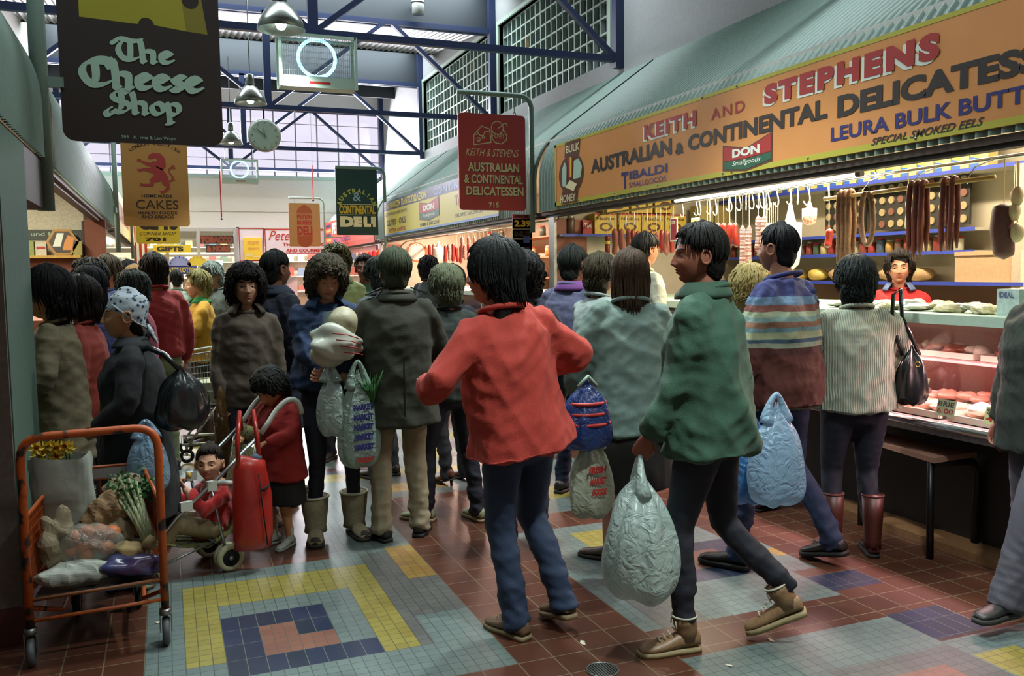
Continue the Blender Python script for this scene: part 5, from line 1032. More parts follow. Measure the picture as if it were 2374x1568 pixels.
# hands: wrist at origin, fingers along -z, palm facing +y (forward), thumb on the -x side for the right hand... mirrored for the left
_H = {}
def hand(curl, side):
    key = (curl, side)
    if key in _H: return _H[key]
    parts = [loft([(0, 0, .03), (0, 0, 0), (.002, .002, -.03), (.002, .004, -.065), (.001, .006, -.085)], [(.024, .019), (.026, .017), (.036, .015), (.041, .0135), (.038, .012)], 14)]
    for k, (x, L, r) in enumerate(((-.030, .070, .0082), (-.0105, .078, .0085), (.010, .072, .0081), (.029, .057, .0072))):
        p = np.array((x, .006, -.082)); a = .12 + .10 * k * curl; pts = [p + np.array((0, -.002, .02)), p]; rad = [r * 1.1, r * 1.08]
        for sgm, fr in enumerate((.42, .32, .26)):
            a += curl * (.75, .95, .6)[sgm] * (1 + .06 * k); p = p + L * fr * np.array((x * .18 * (1 - curl * .5) / .03 * .3, math.sin(a), -math.cos(a))); pts.append(p); rad.append(r * (.98, .92, .78)[sgm])
        parts.append(loft(pts, rad, 10))
    c = min(curl, 1.0); parts.append(loft([(-.018, .006, -.022), (-.038, .012 + .012 * c, -.045), (-.050 + .012 * c, .018 + .026 * c, -.068), (-.052 + .026 * c, .024 + .036 * c, -.092)], [.014, .0115, .0098, .0078], 10))
    v, f, n_ = fuse(parts, .0034, 2)
    if side < 0: v = v * np.array((-1, 1, 1)); f = f[:, ::-1] if isinstance(f, np.ndarray) else [q[::-1] for q in f]
    _H[key] = (v, f); return _H[key]
def place_hand(curl, side, elbow, wrist, palm, s=1):
    v, f = hand(curl, side); d = np.array(wrist) - np.array(elbow); d /= np.linalg.norm(d); z = -d; y = np.array(palm, float); y -= z * z.dot(y)
    if np.linalg.norm(y) < .1: y = np.array((1., .3, 0)) - z * z.dot((1, .3, 0))
    y /= np.linalg.norm(y); x = np.cross(y, z); M = np.stack([x, y, z], 1); return (v * s) @ M.T + np.array(wrist), f
def ik(a, b, l1, l2, pole):
    a, b = np.array(a, float), np.array(b, float); d = b - a; L = np.linalg.norm(d); L2 = min(L, (l1 + l2) * .995); u = d / (L + 1e-9); b = a + u * L2
    x = (l1 * l1 - l2 * l2 + L2 * L2) / (2 * L2); h = math.sqrt(max(0, l1 * l1 - x * x)); p = np.array(pole, float); p -= u * u.dot(p); p /= np.linalg.norm(p) + 1e-9; return a + u * x + p * h, b
def shoe_mesh(kind, s):
    """foot along +y, ankle at origin xy, sole at z=0; returns chunks with material indexes 0 upper, 1 sole, 2 detail"""
    heel = .045 if kind == 'heel' else 0; w_ = .85 if kind in ('heel', 'mary') else 1.0; hi = {'hightop': .15, 'boot': .16, 'ugg': .16}.get(kind, .075)
    prof = [(-.075, .026, .055), (-.06, .034, .07), (-.03, .037, .075), (.0, .036, .07), (.04, .037, .055), (.08, .042, .044), (.12, .044, .036), (.155, .038, .03), (.18, .022, .02)]
    if kind == 'ugg': prof = [(y, a * 1.18, b * 1.25) for y, a, b in prof]
    vs = []; n = 16; k = len(prof)
    for (y, a, b) in prof:
        lift = heel * max(0, min(1, (.06 - y) / .12))
        for j in range(n):
            t = 2 * PI * j / n; zz = max(-.35, math.sin(t)); vs.append((a * w_ * math.cos(t) * (1 if zz > 0 else .97), y, .014 + lift + b * .48 + b * .62 * zz))
    f = [(i * n + j, i * n + (j + 1) % n, (i + 1) * n + (j + 1) % n, (i + 1) * n + j) for i in range(k - 1) for j in range(n)] + [tuple(range(n - 1, -1, -1)), tuple((k - 1) * n + j for j in range(n))]
    ch = [(np.array(vs) * s, f, 0)]; mb = MB(); o = []
    for side in (1, -1):
        for (y, a, b) in (prof if side > 0 else prof[::-1]): o.append((side * a * w_ * 1.07, y * 1.03))
    if kind == 'heel':
        mb.poly([(x, y, .012 + heel * max(0, min(1, (.06 - y) / .12))) for x, y in o], .008, (0, 0, 1)); mb.cyl((0, -.055, .05), (0, -.058, 0), .014, 8, .009)
    else: mb.poly([(x, y, .022) for x, y in o], .022, (0, 0, 1))
    ch.append((np.array(mb.v) * s, mb.f, 1))
    if hi > .1:
        top = {'boot': .36, 'ugg': .27, 'hightop': .15}[kind]; r = {'boot': .056, 'ugg': .076, 'hightop': .045}[kind]
        v, f2 = loft([(0, -.02, .05), (0, -.022, .09), (0, -.015, .09 + (top - .09) * .5), (0, -.012, top)], [(r * .9, r * 1.1), (r * .85, r * 1.0), (r * 1.02, r * 1.05), (r * 1.12, r * 1.12)], 18, cap=False)
        wob = np.sin(v[:, 2] * 95 + v[:, 0] * 30) * (.0025 if kind != 'ugg' else .004) * np.clip((top * .65 - v[:, 2]) * 8, 0, 1); v = v * (1 + np.stack([wob * 12, wob * 12, wob * 0], 1)); ch.append((v * s, f2, 0))
        mb = MB(); mb.torus((0, -.012, top), r * 1.1, .008 if kind == 'ugg' else .004, 22, 8); ch.append((np.array(mb.v) * s, mb.f, 2))
    if kind in ('hightop', 'sneaker'):
        mb = MB()
        for i in range(6 if kind == 'hightop' else 4):
            y = .10 - i * .022; z = .065 + i * .011 + (.018 * max(0, i - 3)); mb.tube([(-.022, y, z - .004), (0, y + .004, z + .006), (.022, y - .004, z - .004)], .0028, 5)
        mb.tube([(.0, .02, .13 if kind == 'hightop' else .10), (.02, .035, .135 if kind == 'hightop' else .105), (.035, .03, .11)], .003, 5); mb.tube([(.0, .02, .13 if kind == 'hightop' else .10), (-.02, .035, .135 if kind == 'hightop' else .105), (-.03, .035, .105)], .003, 5)
        ch.append((np.array(mb.v) * s, mb.f, 2))
    if kind == 'ugg': mb = MB(); mb.ball((0, .13, .03), (.047, .055, .03), 16, 8); ch.append((np.array(mb.v) * s, mb.f, 1))
    if kind == 'mary': mb = MB(); mb.tube([(-.032, .03, .045), (0, .03, .078), (.032, .03, .045)], .006, 6); ch.append((np.array(mb.v) * s, mb.f, 0))
    return ch
_hairmats = {}
def hairmat(col):
    if col in _hairmats: return _hairmats[col]
    _hairmats[col] = mat('hair_' + col, col, .62, bump=.8, scale=120, var=.22, spec=.2); return _hairmats[col]
def make_hair(style, col, parent, hp, hm, seed, hs=1, n=240, front=True):
    """hp head centre, hm 3x3 head rotation"""
    r = random.Random(seed); L = {'short': .0, 'crop': .0, 'bob': .11, 'long': .21, 'curly': .05, 'shag': .13, 'wave': .07}[style]; puff = {'short': .012, 'crop': .002, 'bob': .016, 'long': .012, 'curly': .032, 'shag': .026, 'wave': .018}[style]
    c = np.array((0, -.016, .034)); E = np.array((.080 + puff, .098 + puff, .092 + puff)); ch = []
    # under-shell
    parts = [loft([(0, -.02, .125 + puff * .8), (0, -.02, .1 + puff * .6), (0, -.02, .04)], [(.03, .04), (.062 + puff * .7, .078 + puff * .7), (.076 + puff * .8, .088 + puff * .7)], 18), loft([(0, -.036, .06), (0, -.045, .0), (0, -.052, -.06 - L * .3)], [(.077 + puff * .8, .076 + puff * .8), (.076 + puff * .8, .064 + puff * .8), (.055 + puff, .05 + puff)], 18)]
    if L > .04: parts.append(loft([(0, -.05, .0), (0, -.056, -.08), (0, -.052, -.06 - L)], [(.082 + puff * .6, .055 + puff * .5), (.080 + puff * .8, .045 + puff * .4), (.062 + puff, .03)], 18))
    v, f, nn = fuse(parts, .009, 3); v = folds(v, nn, .006 + puff * .3, 90 if style in ('curly', 'shag') else 60, seed, .3); ch.append((v, f, 0))
    mb = MB(); rf = 5
    for k in range(n):
        a = r.uniform(-PI, PI); fr = abs(a) < .85; ph0 = r.uniform(0, .5) if style not in ('curly', 'shag') else r.uniform(0, 1.3)
        ph1 = (r.uniform(.95, 1.12) if style != 'shag' else r.uniform(1.15, 1.38)) if fr else r.uniform(1.45, 1.75) if abs(a) < 1.9 else r.uniform(1.9, 2.3)
        ext = 0 if fr or L == 0 else L * r.uniform(.7, 1.05) * (1 if abs(a) > 1.25 else .55); pts = []; jt = r.uniform(-.2, .2); e = E * r.uniform(.985, 1.05); cu = {'curly': .011, 'shag': .010, 'wave': .006}.get(style, .0025); fq = r.uniform(6, 9) if cu > .005 else 3; pa = r.random() * 6
        st = 7
        for i in range(st + 1):
            t = i / st; ph = ph0 + (ph1 - ph0) * t; aa = a + jt * t; p = c + e * np.array((math.sin(aa) * math.sin(ph), math.cos(aa) * math.sin(ph), math.cos(ph)))
            p = p + cu * np.array((math.sin(fq * t * 2 + pa), math.cos(fq * t * 2 + pa) * .8, math.sin(fq * t * 1.7 + pa * 2))) * min(1, t * 2); pts.append(p)
        if ext:
            b = pts[-1]; m_ = 5
            for i in range(1, m_ + 1): t = i / m_; pts.append(b + np.array((b[0] * .12 * math.sin(t * 2) - b[0] * .25 * t * t, -.012 * t, -ext * t)) + cu * np.array((math.sin(fq * t * 2 + pa + 2), math.cos(fq * t * 2 + pa), 0)))
        rr = r.uniform(.0045, .0085) * (1.15 if style in ('curly', 'shag') else 1); q = len(pts); mb.tube(pts, [rr * (1 - (i / (q - 1)) ** 3 * .85) * (.5 if i == 0 else 1) for i in range(q)], rf)
    ch.append((np.array(mb.v), mb.f, 0)); M = np.array(hm)
    ch = [((np.array(v) * hs) @ M.T + np.array(hp), f, m) for v, f, m in ch]
    return npmesh('hair', ch, [hairmat(col)], parent)
def rotm(yaw, pitch, roll=0):
    return np.array(Matrix.Rotation(yaw, 3, 'Z') @ Matrix.Rotation(pitch, 3, 'X') @ Matrix.Rotation(roll, 3, 'Y'))
SKIN = {}
def skinmat(c):
    c = '#%02x%02x%02x' % tuple(min(255, int(int(c[i:i + 2], 16) * k)) for i, k in ((1, 1.13), (3, 1.17), (5, 1.2)))
    if c not in SKIN: SKIN[c] = (mat('skin_' + c, c, .5, bump=.15, scale=180, var=.05, spec=.35), mat('lip_' + c, tuple(a * b for a, b in zip(C(c)[:3], (.75, .42, .42))) + (1,), .4, var=0))
    return SKIN[c]
def person(label, x, y, face, H, hair='short', hc='#1d1612', skin='#a9745c', top='#444444', tm=None, bottom='#1c2438', bm=None, hem=.86, w=1.0, bulk=.02, sleeve=.052, fold=.009, ffreq=20, flare=0, neck='crew',
           feet=None, kneep=(0, 1, 0), shoes=('shoe', '#221c18', '#15110f', '#888888'), arms=None, lean=0, yaw=0, pitch=0, curl=(.45, .45), palm=((1, .1, 0), (-1, .1, 0)), skirt=None, legr=1.0, n=240, face_on=True, z=0, hs=None, near=True, group=None,
           feetyaw=(8, -8), shoulder=None, barelegs=False, hipdrop=0, collar=None, sleevecut=0, name='person', glasses=None, hwid=1.0, sit=False, tilt=0):
    s = (H - .04) / 1.70; hs = hs or 1.0; t = thing(name, label, 'person', (x, y, z), math.radians(face), group); vx = .011 if near else .016
    sd = int(abs(x * 977 + y * 131) * 10) % 9999; sh = (shoulder or .178) * s * (.92 + .08 * w)
    hz = (.90 - hipdrop) * s; hips = [np.array((-.088 * s, 0, hz)), np.array((.088 * s, 0, hz))]
    feet = feet or (((-.10, .0), 0), ((.10, .02), 0)); ank = []; knee = []
    for i in range(2):
        (fx, fy), fl = feet[i]; an = np.array((fx * s, fy * s, .085 * s + fl)); kn, an = ik(hips[i], an, .425 * s, .405 * s, (kneep[0], kneep[1], kneep[2])); ank.append(an); knee.append(kn)
    def up(p):     # upper body leans about the hips
        p = np.array(p, float) * s; q = p - np.array((0, 0, hz)); c, sn = math.cos(lean), math.sin(lean); q = np.array((q[0], q[1] * c + q[2] * sn, -q[1] * sn + q[2] * c)); c, sn = math.cos(tilt), math.sin(tilt); return np.array((q[0] * c + q[2] * sn, q[1], -q[0] * sn + q[2] * c)) + np.array((0, 0, hz))
    hipz = .90 if not hipdrop else .90
    off = -hipdrop; U = lambda a, b, c_: up((a, b, c_ + off))
    shp = [U(-sh / s * .93, -.005, 1.375), U(sh / s * .93, -.005, 1.375)]; arms = arms or ((None, None), (None, None)); elb = []; wri = []
    for i in range(2):
        sg = (-1, 1)[i]; wt, pole = arms[i] if arms[i] is not None else (None, None)
        if wt is None: wt = (sg * .25, .06, .86 + off)
        if pole is None: pole = (sg * .5, -1, -.3)
        e, w_ = ik(shp[i], np.array(wt) * s, .285 * s, .25 * s, pole); elb.append(e); wri.append(w_)
    nk = U(0, .0, 1.455); hd = U(0, .012, 1.50) ; HM = rotm(math.radians(yaw), math.radians(pitch) ) ; cosl = rotm(0, -lean * .5)
    HM = cosl @ HM; hc_ = hd + HM @ (np.array((0, .022, .088)) * hs * (1 if H > 1.3 else .95))
    sk, lp = skinmat(skin); br = hairmat(hc)
    # --- body: one continuous skin
    bp = [loft([U(0, 0, .93), U(0, 0, 1.1), U(0, .005, 1.28), U(0, 0, 1.38)], [(.12 * s * w, .085 * s), (.11 * s * w, .075 * s), (.13 * s, .085 * s), (.12 * s, .07 * s)]), loft([U(0, -.01, 1.36), nk, hd + np.array((0, .005, .02)), hc_ + HM @ np.array((0, -.02, -.05))], [.062 * s, .054 * s * hwid, .052 * hs * hwid, .056 * hs])]
    for i in range(2):
        bp.append(loft([shp[i], elb[i], wri[i]], [.034 * s, .031 * s, .0245 * s], 12)); d = wri[i] - elb[i]; d /= np.linalg.norm(d); bp.append(loft([elb[i], elb[i] + (wri[i] - elb[i]) * .35, wri[i] + d * .012], [.034 * s, .037 * s, .025 * s], 12))
        lr = 1 if not barelegs else 1.15
        bp.append(loft([hips[i], knee[i], knee[i] + (ank[i] - knee[i]) * .3 + np.array((0, -.012, 0)), ank[i]], [.07 * s * lr, .046 * s * lr, .048 * s * lr, .032 * s * lr] if barelegs else [.056 * s, .036 * s, .034 * s, .028 * s], 12))
    bp.append(loft([hips[0] + np.array((0, 0, .03)), hips[1] + np.array((0, 0, .03))], [.07 * s, .07 * s], 12))
    v, f, nn = fuse(bp, .014 if not barelegs else .011, 3); ch = [(v, f, 0)]
    for v, f, mi in HEAD: ch.append((v * hs @ HM.T + hc_, f, mi))
    for i in range(2): hv, hf = place_hand(curl[i], (-1, 1)[i] * -1 * -1, elb[i], wri[i], palm[i], s * .98 if H > 1.3 else s * 1.05); ch.append((hv, hf, 0))
    body = npmesh('body', ch, [sk, lp, br], t)
    if face_on:
        for sg in (-1, 1):
            e = bpy.data.objects.new('eye', EYE); COL.objects.link(e); e.parent = t; e.location = (HM @ (np.array((sg * .0315,   .0600, .006)) * hs) + hc_).tolist(); e.rotation_euler = Matrix(HM.tolist()).to_euler(); e.scale = (hs,) * 3
    # --- legs
    if bottom and not barelegs or skirt is None:
        parts = [loft([U(0, 0, 1.03), U(0, 0, .95) * .4 + np.array((0, -.005, hz + .05 * s)) * .6, np.array((0, -.008, hz - .05 * s))], [(.130 * s * w + bulk * .2, .098 * s * w), (.160 * s * w, .118 * s * w), (.165 * s * w, .115 * s * w)], 22)]
        for i in range(2):
            kn, an = knee[i], ank[i]; a, b, c_ = legr if isinstance(legr, tuple) else (legr,) * 3; low = an + np.array((0, 0, (.045 if shoes[0] == 'hightop' else -.045) * s))
            parts.append(loft([hips[i] + np.array((0, -.005, -.0)), hips[i] * .5 + kn * .5, kn, kn * .5 + an * .5 + np.array((0, -.008, 0)), low], [(.088 * s * a * w, .1 * s * a * w), (.078 * s * a, .084 * s * a), (.062 * s * b, .064 * s * b), (.058 * s * b, .06 * s * b), (.052 * s * c_, .056 * s * c_)], 18, rnd=.25))
        v, f, nn = fuse(parts, vx, 2); lowz = np.clip((.75 * s - v[:, 2]) / (.6 * s), .25, 1); v2 = folds(v, nn, .011, 46, sd + 3, 2.2); v = v + (v2 - v) * lowz[:, None]
        npmesh('trousers', [(v, f, 0)], [bm or mat('cloth_' + bottom, bottom, .8, bump=.3, scale=220, var=.1)], t)
    if skirt:
        sc_, sz = skirt; sm = mat('cloth_' + sc_, sc_, .85, bump=.3, scale=150); a = loft([U(0, 0, 1.0), np.array((0, 0, hz)), np.array((0, .0, sz * s))], [(.15 * s * w, .12 * s), (.21 * s * w, .165 * s), (.25 * s * w, .21 * s)], 24, rnd=.15); v, f, nn = fuse([a], vx, 1); npmesh('skirt', [(folds(v, nn, .012, 22, sd, .1), f, 0)], [sm], t)
    # --- upper garment
    if top:
        b = bulk; hr = (.165 * w + b + flare) * s; ht = (.112 * w + b + flare) * s; T = []
        bottomp = U(0, 0, hem) if hem > .8 else np.array((0, U(0, 0, .86)[1] * .6, (hem + off) * s))
        T.append(loft([bottomp, U(0, 0, max(.95, hem + .02)), U(0, 0, 1.08), U(0, .008, 1.24), U(0, .002, 1.345), U(0, -.005, 1.405), U(0, -.008, 1.445)],
                      [(hr, ht), ((.160 * w + b) * s, (.115 * w + b) * s), ((.148 * w + b) * s, (.110 * w + b * .9) * s), ((.165 * w + b * .8) * s, (.120 * w + b * .7) * s), ((.168 * w + b * .6) * s, (.105 + b * .6) * s), ((.125 + b * .5) * s, (.078 + b * .4) * s), ((.078 + b * .3) * s, (.064 + b * .3) * s)], 28, rnd=.12))
        for i in range(2):
            S_, E_, W_ = shp[i], elb[i], wri[i]; r = sleeve * s; end = E_ + (W_ - E_) * (.93 if not sleevecut else sleevecut)
            sg = (-1, 1)[i]; T.append(loft([U(sg * .06, -.006, 1.400), U(sg * .115 * w ** .5, -.006, 1.392), S_ * .97 + U(0, 0, 1.38) * .03, S_ * .82 + E_ * .18 + np.array((sg * .006 * s, 0, 0)), S_ * .55 + E_ * .45, E_ * .9 + S_ * .1, E_ * .9 + end * .1, E_ * .45 + end * .55, end], [r * .85, r * .95, r * 1.05, r * 1.1, r * 1.05, r * 1.0, r * 1.0, r * .93, r * .72], 16, rnd=.3))
        v, f, nn = fuse(T, vx, 3); m1 = folds(v, nn, fold * 1.25 * s, ffreq * 1.5, sd, .8)
        v3 = folds(m1, nn, fold * .45 * s, ffreq * 3.4, sd + 9, 1.8); npmesh('upper_garment', [(v3, f, 0)], [tm or mat('cloth_' + top, top, .85, bump=.35, scale=160, var=.09, sheen=.03)], t)
        if neck in ('crew', 'knit', 'roll', 'hood'):
            mb = MB(); rr = (.018 if neck == 'roll' else .012 if neck != 'hood' else .028) * s; mb.torus((0, 0, 0), (.070 + b * .35) * s, rr, 26, 8); vv = np.array(mb.v); vv[:, 1] *= .88; vv[:, 2] -= vv[:, 1] * .25; vv = vv @ rotm(0, -lean).T + U(0, -.004, 1.452); npmesh('neckband', [(vv, mb.f, 0)], [tm or _M.get('cloth_' + top)], t)
        if collar:
            mb = MB(); vs = []; N_ = 22
            for i in range(N_ + 1):
                a = math.radians(35 + 290 * i / N_) + PI / 2; e1 = np.array((math.cos(a), math.sin(a) * .9)); k_ = 1 + .25 * (abs(i / N_ - .5) * 2) ** 3
                for rr, dz in ((.062, .035), (.072, .038), (.098 * k_, -.006), (.100 * k_, -.022)): vs.append((e1[0] * (rr + b * .3) * s, e1[1] * (rr + b * .2) * s, dz * s))
            ff = [(i * 4 + j, (i + 1) * 4 + j, (i + 1) * 4 + j + 1, i * 4 + j + 1) for i in range(N_) for j in range(3)]; vv = np.array(vs) @ rotm(0, -lean).T + U(0, 0, 1.445)
            o = npmesh('collar', [(vv, ff, 0)], [mat('collar_' + collar, collar, .8, bump=.2, scale=100)], t); md = o.modifiers.new('solid', 'SOLIDIFY'); md.thickness = .006
    # --- shoes
    kind, c1, c2, c3 = shoes; mats = [mat('shoe_' + c1, c1, .45 if kind != 'ugg' else .9, bump=.3, scale=60, var=.12), mat('sole_' + c2, c2, .7), mat('shoedetail_' + c3, c3, .7)]
    if kind != 'none':
        for i in range(2):
            (fx, fy), fl = feet[i]; ks = s if H > 1.3 else s * 1.1; chs = shoe_mesh(kind, ks); o = npmesh('boot' if kind in ('boot', 'ugg') else 'shoe', chs, mats, t); o.location = (ank[i][0], ank[i][1] + .01 * s, ank[i][2] - .085 * s)
            o.rotation_euler = (-min(.9, fl * 4.5), 0, math.radians(feetyaw[i]))
            if kind == 'mary':
                q = npmesh('sock', [(*loft([(0, -.01, .05), (0, -.01, .10), (0, -.01, .155)], [.035, .032, .036], 14), 0)], [mat('sock_white', '#b9beb0', .9, bump=.5, scale=90)], t); q.location = o.location; q.scale = (s * 1.2,) * 3
    if hair: make_hair(hair, hc, t, hc_, HM, sd, hs * (1.0), n if near else n // 2)
    if glasses:
        mb = MB()
        for sg in (-1, 1):
            mb.torus((sg * .032, .088, .004), .020, .0016, 20, 6, 'Y'); mb.tube([(sg * .053, .086, .008), (sg * .078, .04, .008), (sg * .078, -.02, .002)], .0014, 5)
        mb.tube([(-.012, .089, .006), (0, .092, .009), (.012, .089, .006)], .0015, 5); vv = (np.array(mb.v) * hs) @ HM.T + hc_; npmesh('glasses', [(vv, mb.f, 0)], [mat('gold_wire' if glasses == 'gold' else 'brown_acetate', '#a98a4a' if glasses == 'gold' else '#5a3018', .3, .6 if glasses == 'gold' else 0)], t)
    t['_h'] = 0
    return t, dict(head=hc_, HM=HM, wrist=wri, elbow=elb, up=U, s=s, t=t, sh=shp, hs=hs)
def wpt(info, p):       # a point of the figure in world space
    t = info['t']; a = t.rotation_euler[2]; c, s_ = math.cos(a), math.sin(a); return Vector((t.location[0] + c * p[0] - s_ * p[1], t.location[1] + s_ * p[0] + c * p[1], t.location[2] + p[2]))
def handpt(info, i, d=.075):
    w_, e = info['wrist'][i], info['elbow'][i]; q = (w_ - e) / np.linalg.norm(w_ - e); return wpt(info, w_ + q * d * info['s'])
# ---------------------------------------------------------------- bags
def plas(name, col, clear=.25, rough=.3):
    if name in _M: return _M[name]
    m = bpy.data.materials.new(name); m.use_nodes = True; nt = m.node_tree; N = nt.nodes; L = nt.links; b = N['Principled BSDF']; b.inputs['Base Color'].default_value = C(col); b.inputs['Roughness'].default_value = rough; b.inputs['Coat Weight'].default_value = .3
    tl = N.new('ShaderNodeBsdfTranslucent'); tl.inputs[0].default_value = C(col); mx = N.new('ShaderNodeMixShader'); mx.inputs[0].default_value = .3; L.new(b.outputs[0], mx.inputs[1]); L.new(tl.outputs[0], mx.inputs[2])
    tr = N.new('ShaderNodeBsdfTransparent'); m2 = N.new('ShaderNodeMixShader'); m2.inputs[0].default_value = clear; L.new(mx.outputs[0], m2.inputs[1]); L.new(tr.outputs[0], m2.inputs[2]); L.new(m2.outputs[0], N['Material Output'].inputs[0])
    tc = N.new('ShaderNodeTexCoord'); n = N.new('ShaderNodeTexNoise'); n.inputs['Scale'].default_value = 16; n.inputs['Distortion'].default_value = 2; L.new(tc.outputs['Object'], n.inputs[0]); bp = N.new('ShaderNodeBump'); bp.inputs['Distance'].default_value = .02; bp.inputs['Strength'].default_value = .7; L.new(n.outputs[0], bp.inputs['Height']); L.new(bp.outputs[0], b.inputs['Normal'])
    _M[name] = m; return m
def plastic_bag(label, top, w_, d, h, m, seed, rz=0, group=None, spread=.35, name='plastic_bag', handles=True, cat='bag'):
    """bag hanging from the point TOP"""
    t = thing(name, label, cat, top, rz, group); r = random.Random(seed); n = 40; prof = [(0, .06, .05), (.08, .12, .1), (.18, .45, .42), (.3, .74, .7), (.5, .93, .9), (.7, 1, 1), (.86, .98, .98), (.95, .8, .85), (1.0, .35, .45)]; vs = []; ph = [r.random() * 6 for _ in range(5)]
    for (q, a, b) in prof:
        for j in range(n):
            an = 2 * PI * j / n; wr = 1 + (.11 * math.sin(an * 7 + ph[0] + q * 3) + .06 * math.sin(an * 13 + ph[1])) * (1.2 - q) + .05 * math.sin(an * 3 + ph[2] + q * 9)
            vs.append((w_ / 2 * a * math.copysign(abs(math.cos(an)) ** .8, math.cos(an)) * wr, d / 2 * b * math.sin(an) * wr, -.1 * h - h * .9 * q + .012 * math.sin(an * 4 + ph[3])))
    k = len(prof); fs = [(i * n + j, i * n + (j + 1) % n, (i + 1) * n + (j + 1) % n, (i + 1) * n + j) for i in range(k - 1) for j in range(n)] + [tuple((k - 1) * n + j for j in range(n))]
    link('pouch', vs, fs, [m], t, True, fix=False).modifiers.new('s', 'SUBSURF').levels = 1
    t.children[0].modifiers[0].render_levels = 1
    if handles:
        for sg in (-1, 1):
            mb = MB(); P = bez((0, 0, 0), (sg * w_ * .16, .01, -h * .08), (sg * w_ * .2, .0, -h * .26), n=8); mb.tube(P, [.008, .011, .013, .014, .017, .02, .025, .03, .034], 8); mb.build('handle', m, t, True)
    return t
def print_on(t, s, x0, x1, z0_, z1_, y, m, **k): text(Face((0, y, 0), (1, 0, 0), (0, 0, 1)), s, x0, x1, z0_, z1_, m, t, **k)
def X_(u, Y, v=700): return ony(u, v, Y)[0]
def tocam(x, y): return math.degrees(math.atan2(x, -y)) % 360       # heading that faces the aisle camera side
p_white = plas('white_bag', '#a9bdb8', .12); p_blue = plas('blue_bag', '#3f74a8', .15); p_pale = plas('pale_blue_bag', '#8fb0c8', .2); p_mint = plas('mint_bag', '#9fb8ae', .08); p_clear = plas('clear_bag', '#b0b4a8', .6, .15); p_navy = plas('navy_bag', '#28407a', .1)
p_blk = mat('black_vinyl', '#0e1518', .28, bump=.8, scale=14, var=.1, coat=.4)
# ---------------------------------------------------------------- people, near to far
knitg = mat('ribbed_pale_knit', '#a4ad9a', .9, bump=1, scale=28, var=.1, kind='rib', sheen=.1)
coatred = '#9c2a20'
# 1 red jumper, walking away
t, I = person('person in a baggy red jumper and blue jeans, walking away in the foreground', 1.36, 3.36, 14, 1.68, 'bob', '#141b1a', '#a0654e', top='#b03c30', bottom='#22344f', hem=.83, w=1.04, bulk=.075, flare=.02, sleeve=.078, fold=.016, ffreq=13,
              arms=(((-.34, .20, 1.11), (-1, -.6, -.7)), ((.34, .20, 1.16), (1, -.6, -.7))), feet=(((-.05, -.03), 0), ((.17, -.10), .05)), shoes=('sneaker', '#6a5440', '#8a7a5a', '#9a8a70'), tilt=-.16, yaw=35, legr=(1.05, 1.1, 1.25), n=320, curl=(.25, .9), palm=((0, 0, 1), (-1, .3, 0)), hs=1.08)
o = MB(); lump(o, (0, 0, 0), (.05, .035, .06), 55, 16, 12, .3); o = o.build('paper_wrap', mat('pale_wrap', '#b8bc8a', .5, bump=.5, scale=20), None, True); o.location = handpt(I, 1, .09) + Vector((0, 0, .03)); tag(o, 'crumpled pale wrapper held in the raised hand of the red jumper walker', 'wrapper')
# 2 green jacket
t, I2 = person('person in a dark green jacket and black trousers, striding left with brown high tops', 2.05, 2.98, 42, 1.75, 'short', '#10120f', '#7a4a38', top='#2e5240', bottom='#141824', hem=.80, w=1.08, bulk=.07, flare=.01, sleeve=.075, fold=.015, ffreq=13,
               arms=(((-.22, .20, .84), (-.4, -1, -.2)), ((.28, .02, .86), None)), feet=(((-.16, .06), 0), ((.10, -.32), .10)), feetyaw=(40, 10), shoes=('hightop', '#8a6c4c', '#9c8c66', '#c9cbb8'), legr=(1.0, .95, .80), lean=.03, yaw=30, n=320, curl=(1.3, .6), palm=((1, .2, 0), (-1, .2, 0)), collar='#2a4a3a')
plastic_bag('big swollen white plastic bag carried by the green jacket person', handpt(I2, 0, .08), .42, .30, .58, p_white, 3, 1.2)
# 3 olive coat
t, I3 = person('person in a long olive army coat and cream trousers, standing with back turned', 1.22, 4.86, -4, 1.70, 'short', '#3f4a34', '#8a5c44', top='#2f3226', bottom='#938b72', hem=.70, w=1.06, bulk=.055, flare=.03, sleeve=.068, fold=.008, ffreq=12, arms=(((-.17, .26, 1.02), (-1, -.5, -.8)), ((.17, .26, 1.02), (1, -.5, -.8))), shoes=('shoe', '#1f2422', '#14191a', '#222222'),
               feet=(((-.12, .0), 0), ((.12, .03), 0)), feetyaw=(25, -25), legr=(1.05, 1.12, 1.32), n=300, collar='#2f3226')
for sg in (-1, 1): mb = MB(); mb.box(-.05, .05, -.02, .02, -.003, .004); o = mb.build('epaulette', _M['cloth_#2f3226'], t); o.location = (sg * .13, -.01, 1.446); o.rotation_euler = (0, sg * .38, 0)
mb = MB(); mb.box(-.004, .004, -.004, .0, -.35, 0); o = mb.build('coat_vent', m_blk, t); o.location = (0, -.185, 1.06)
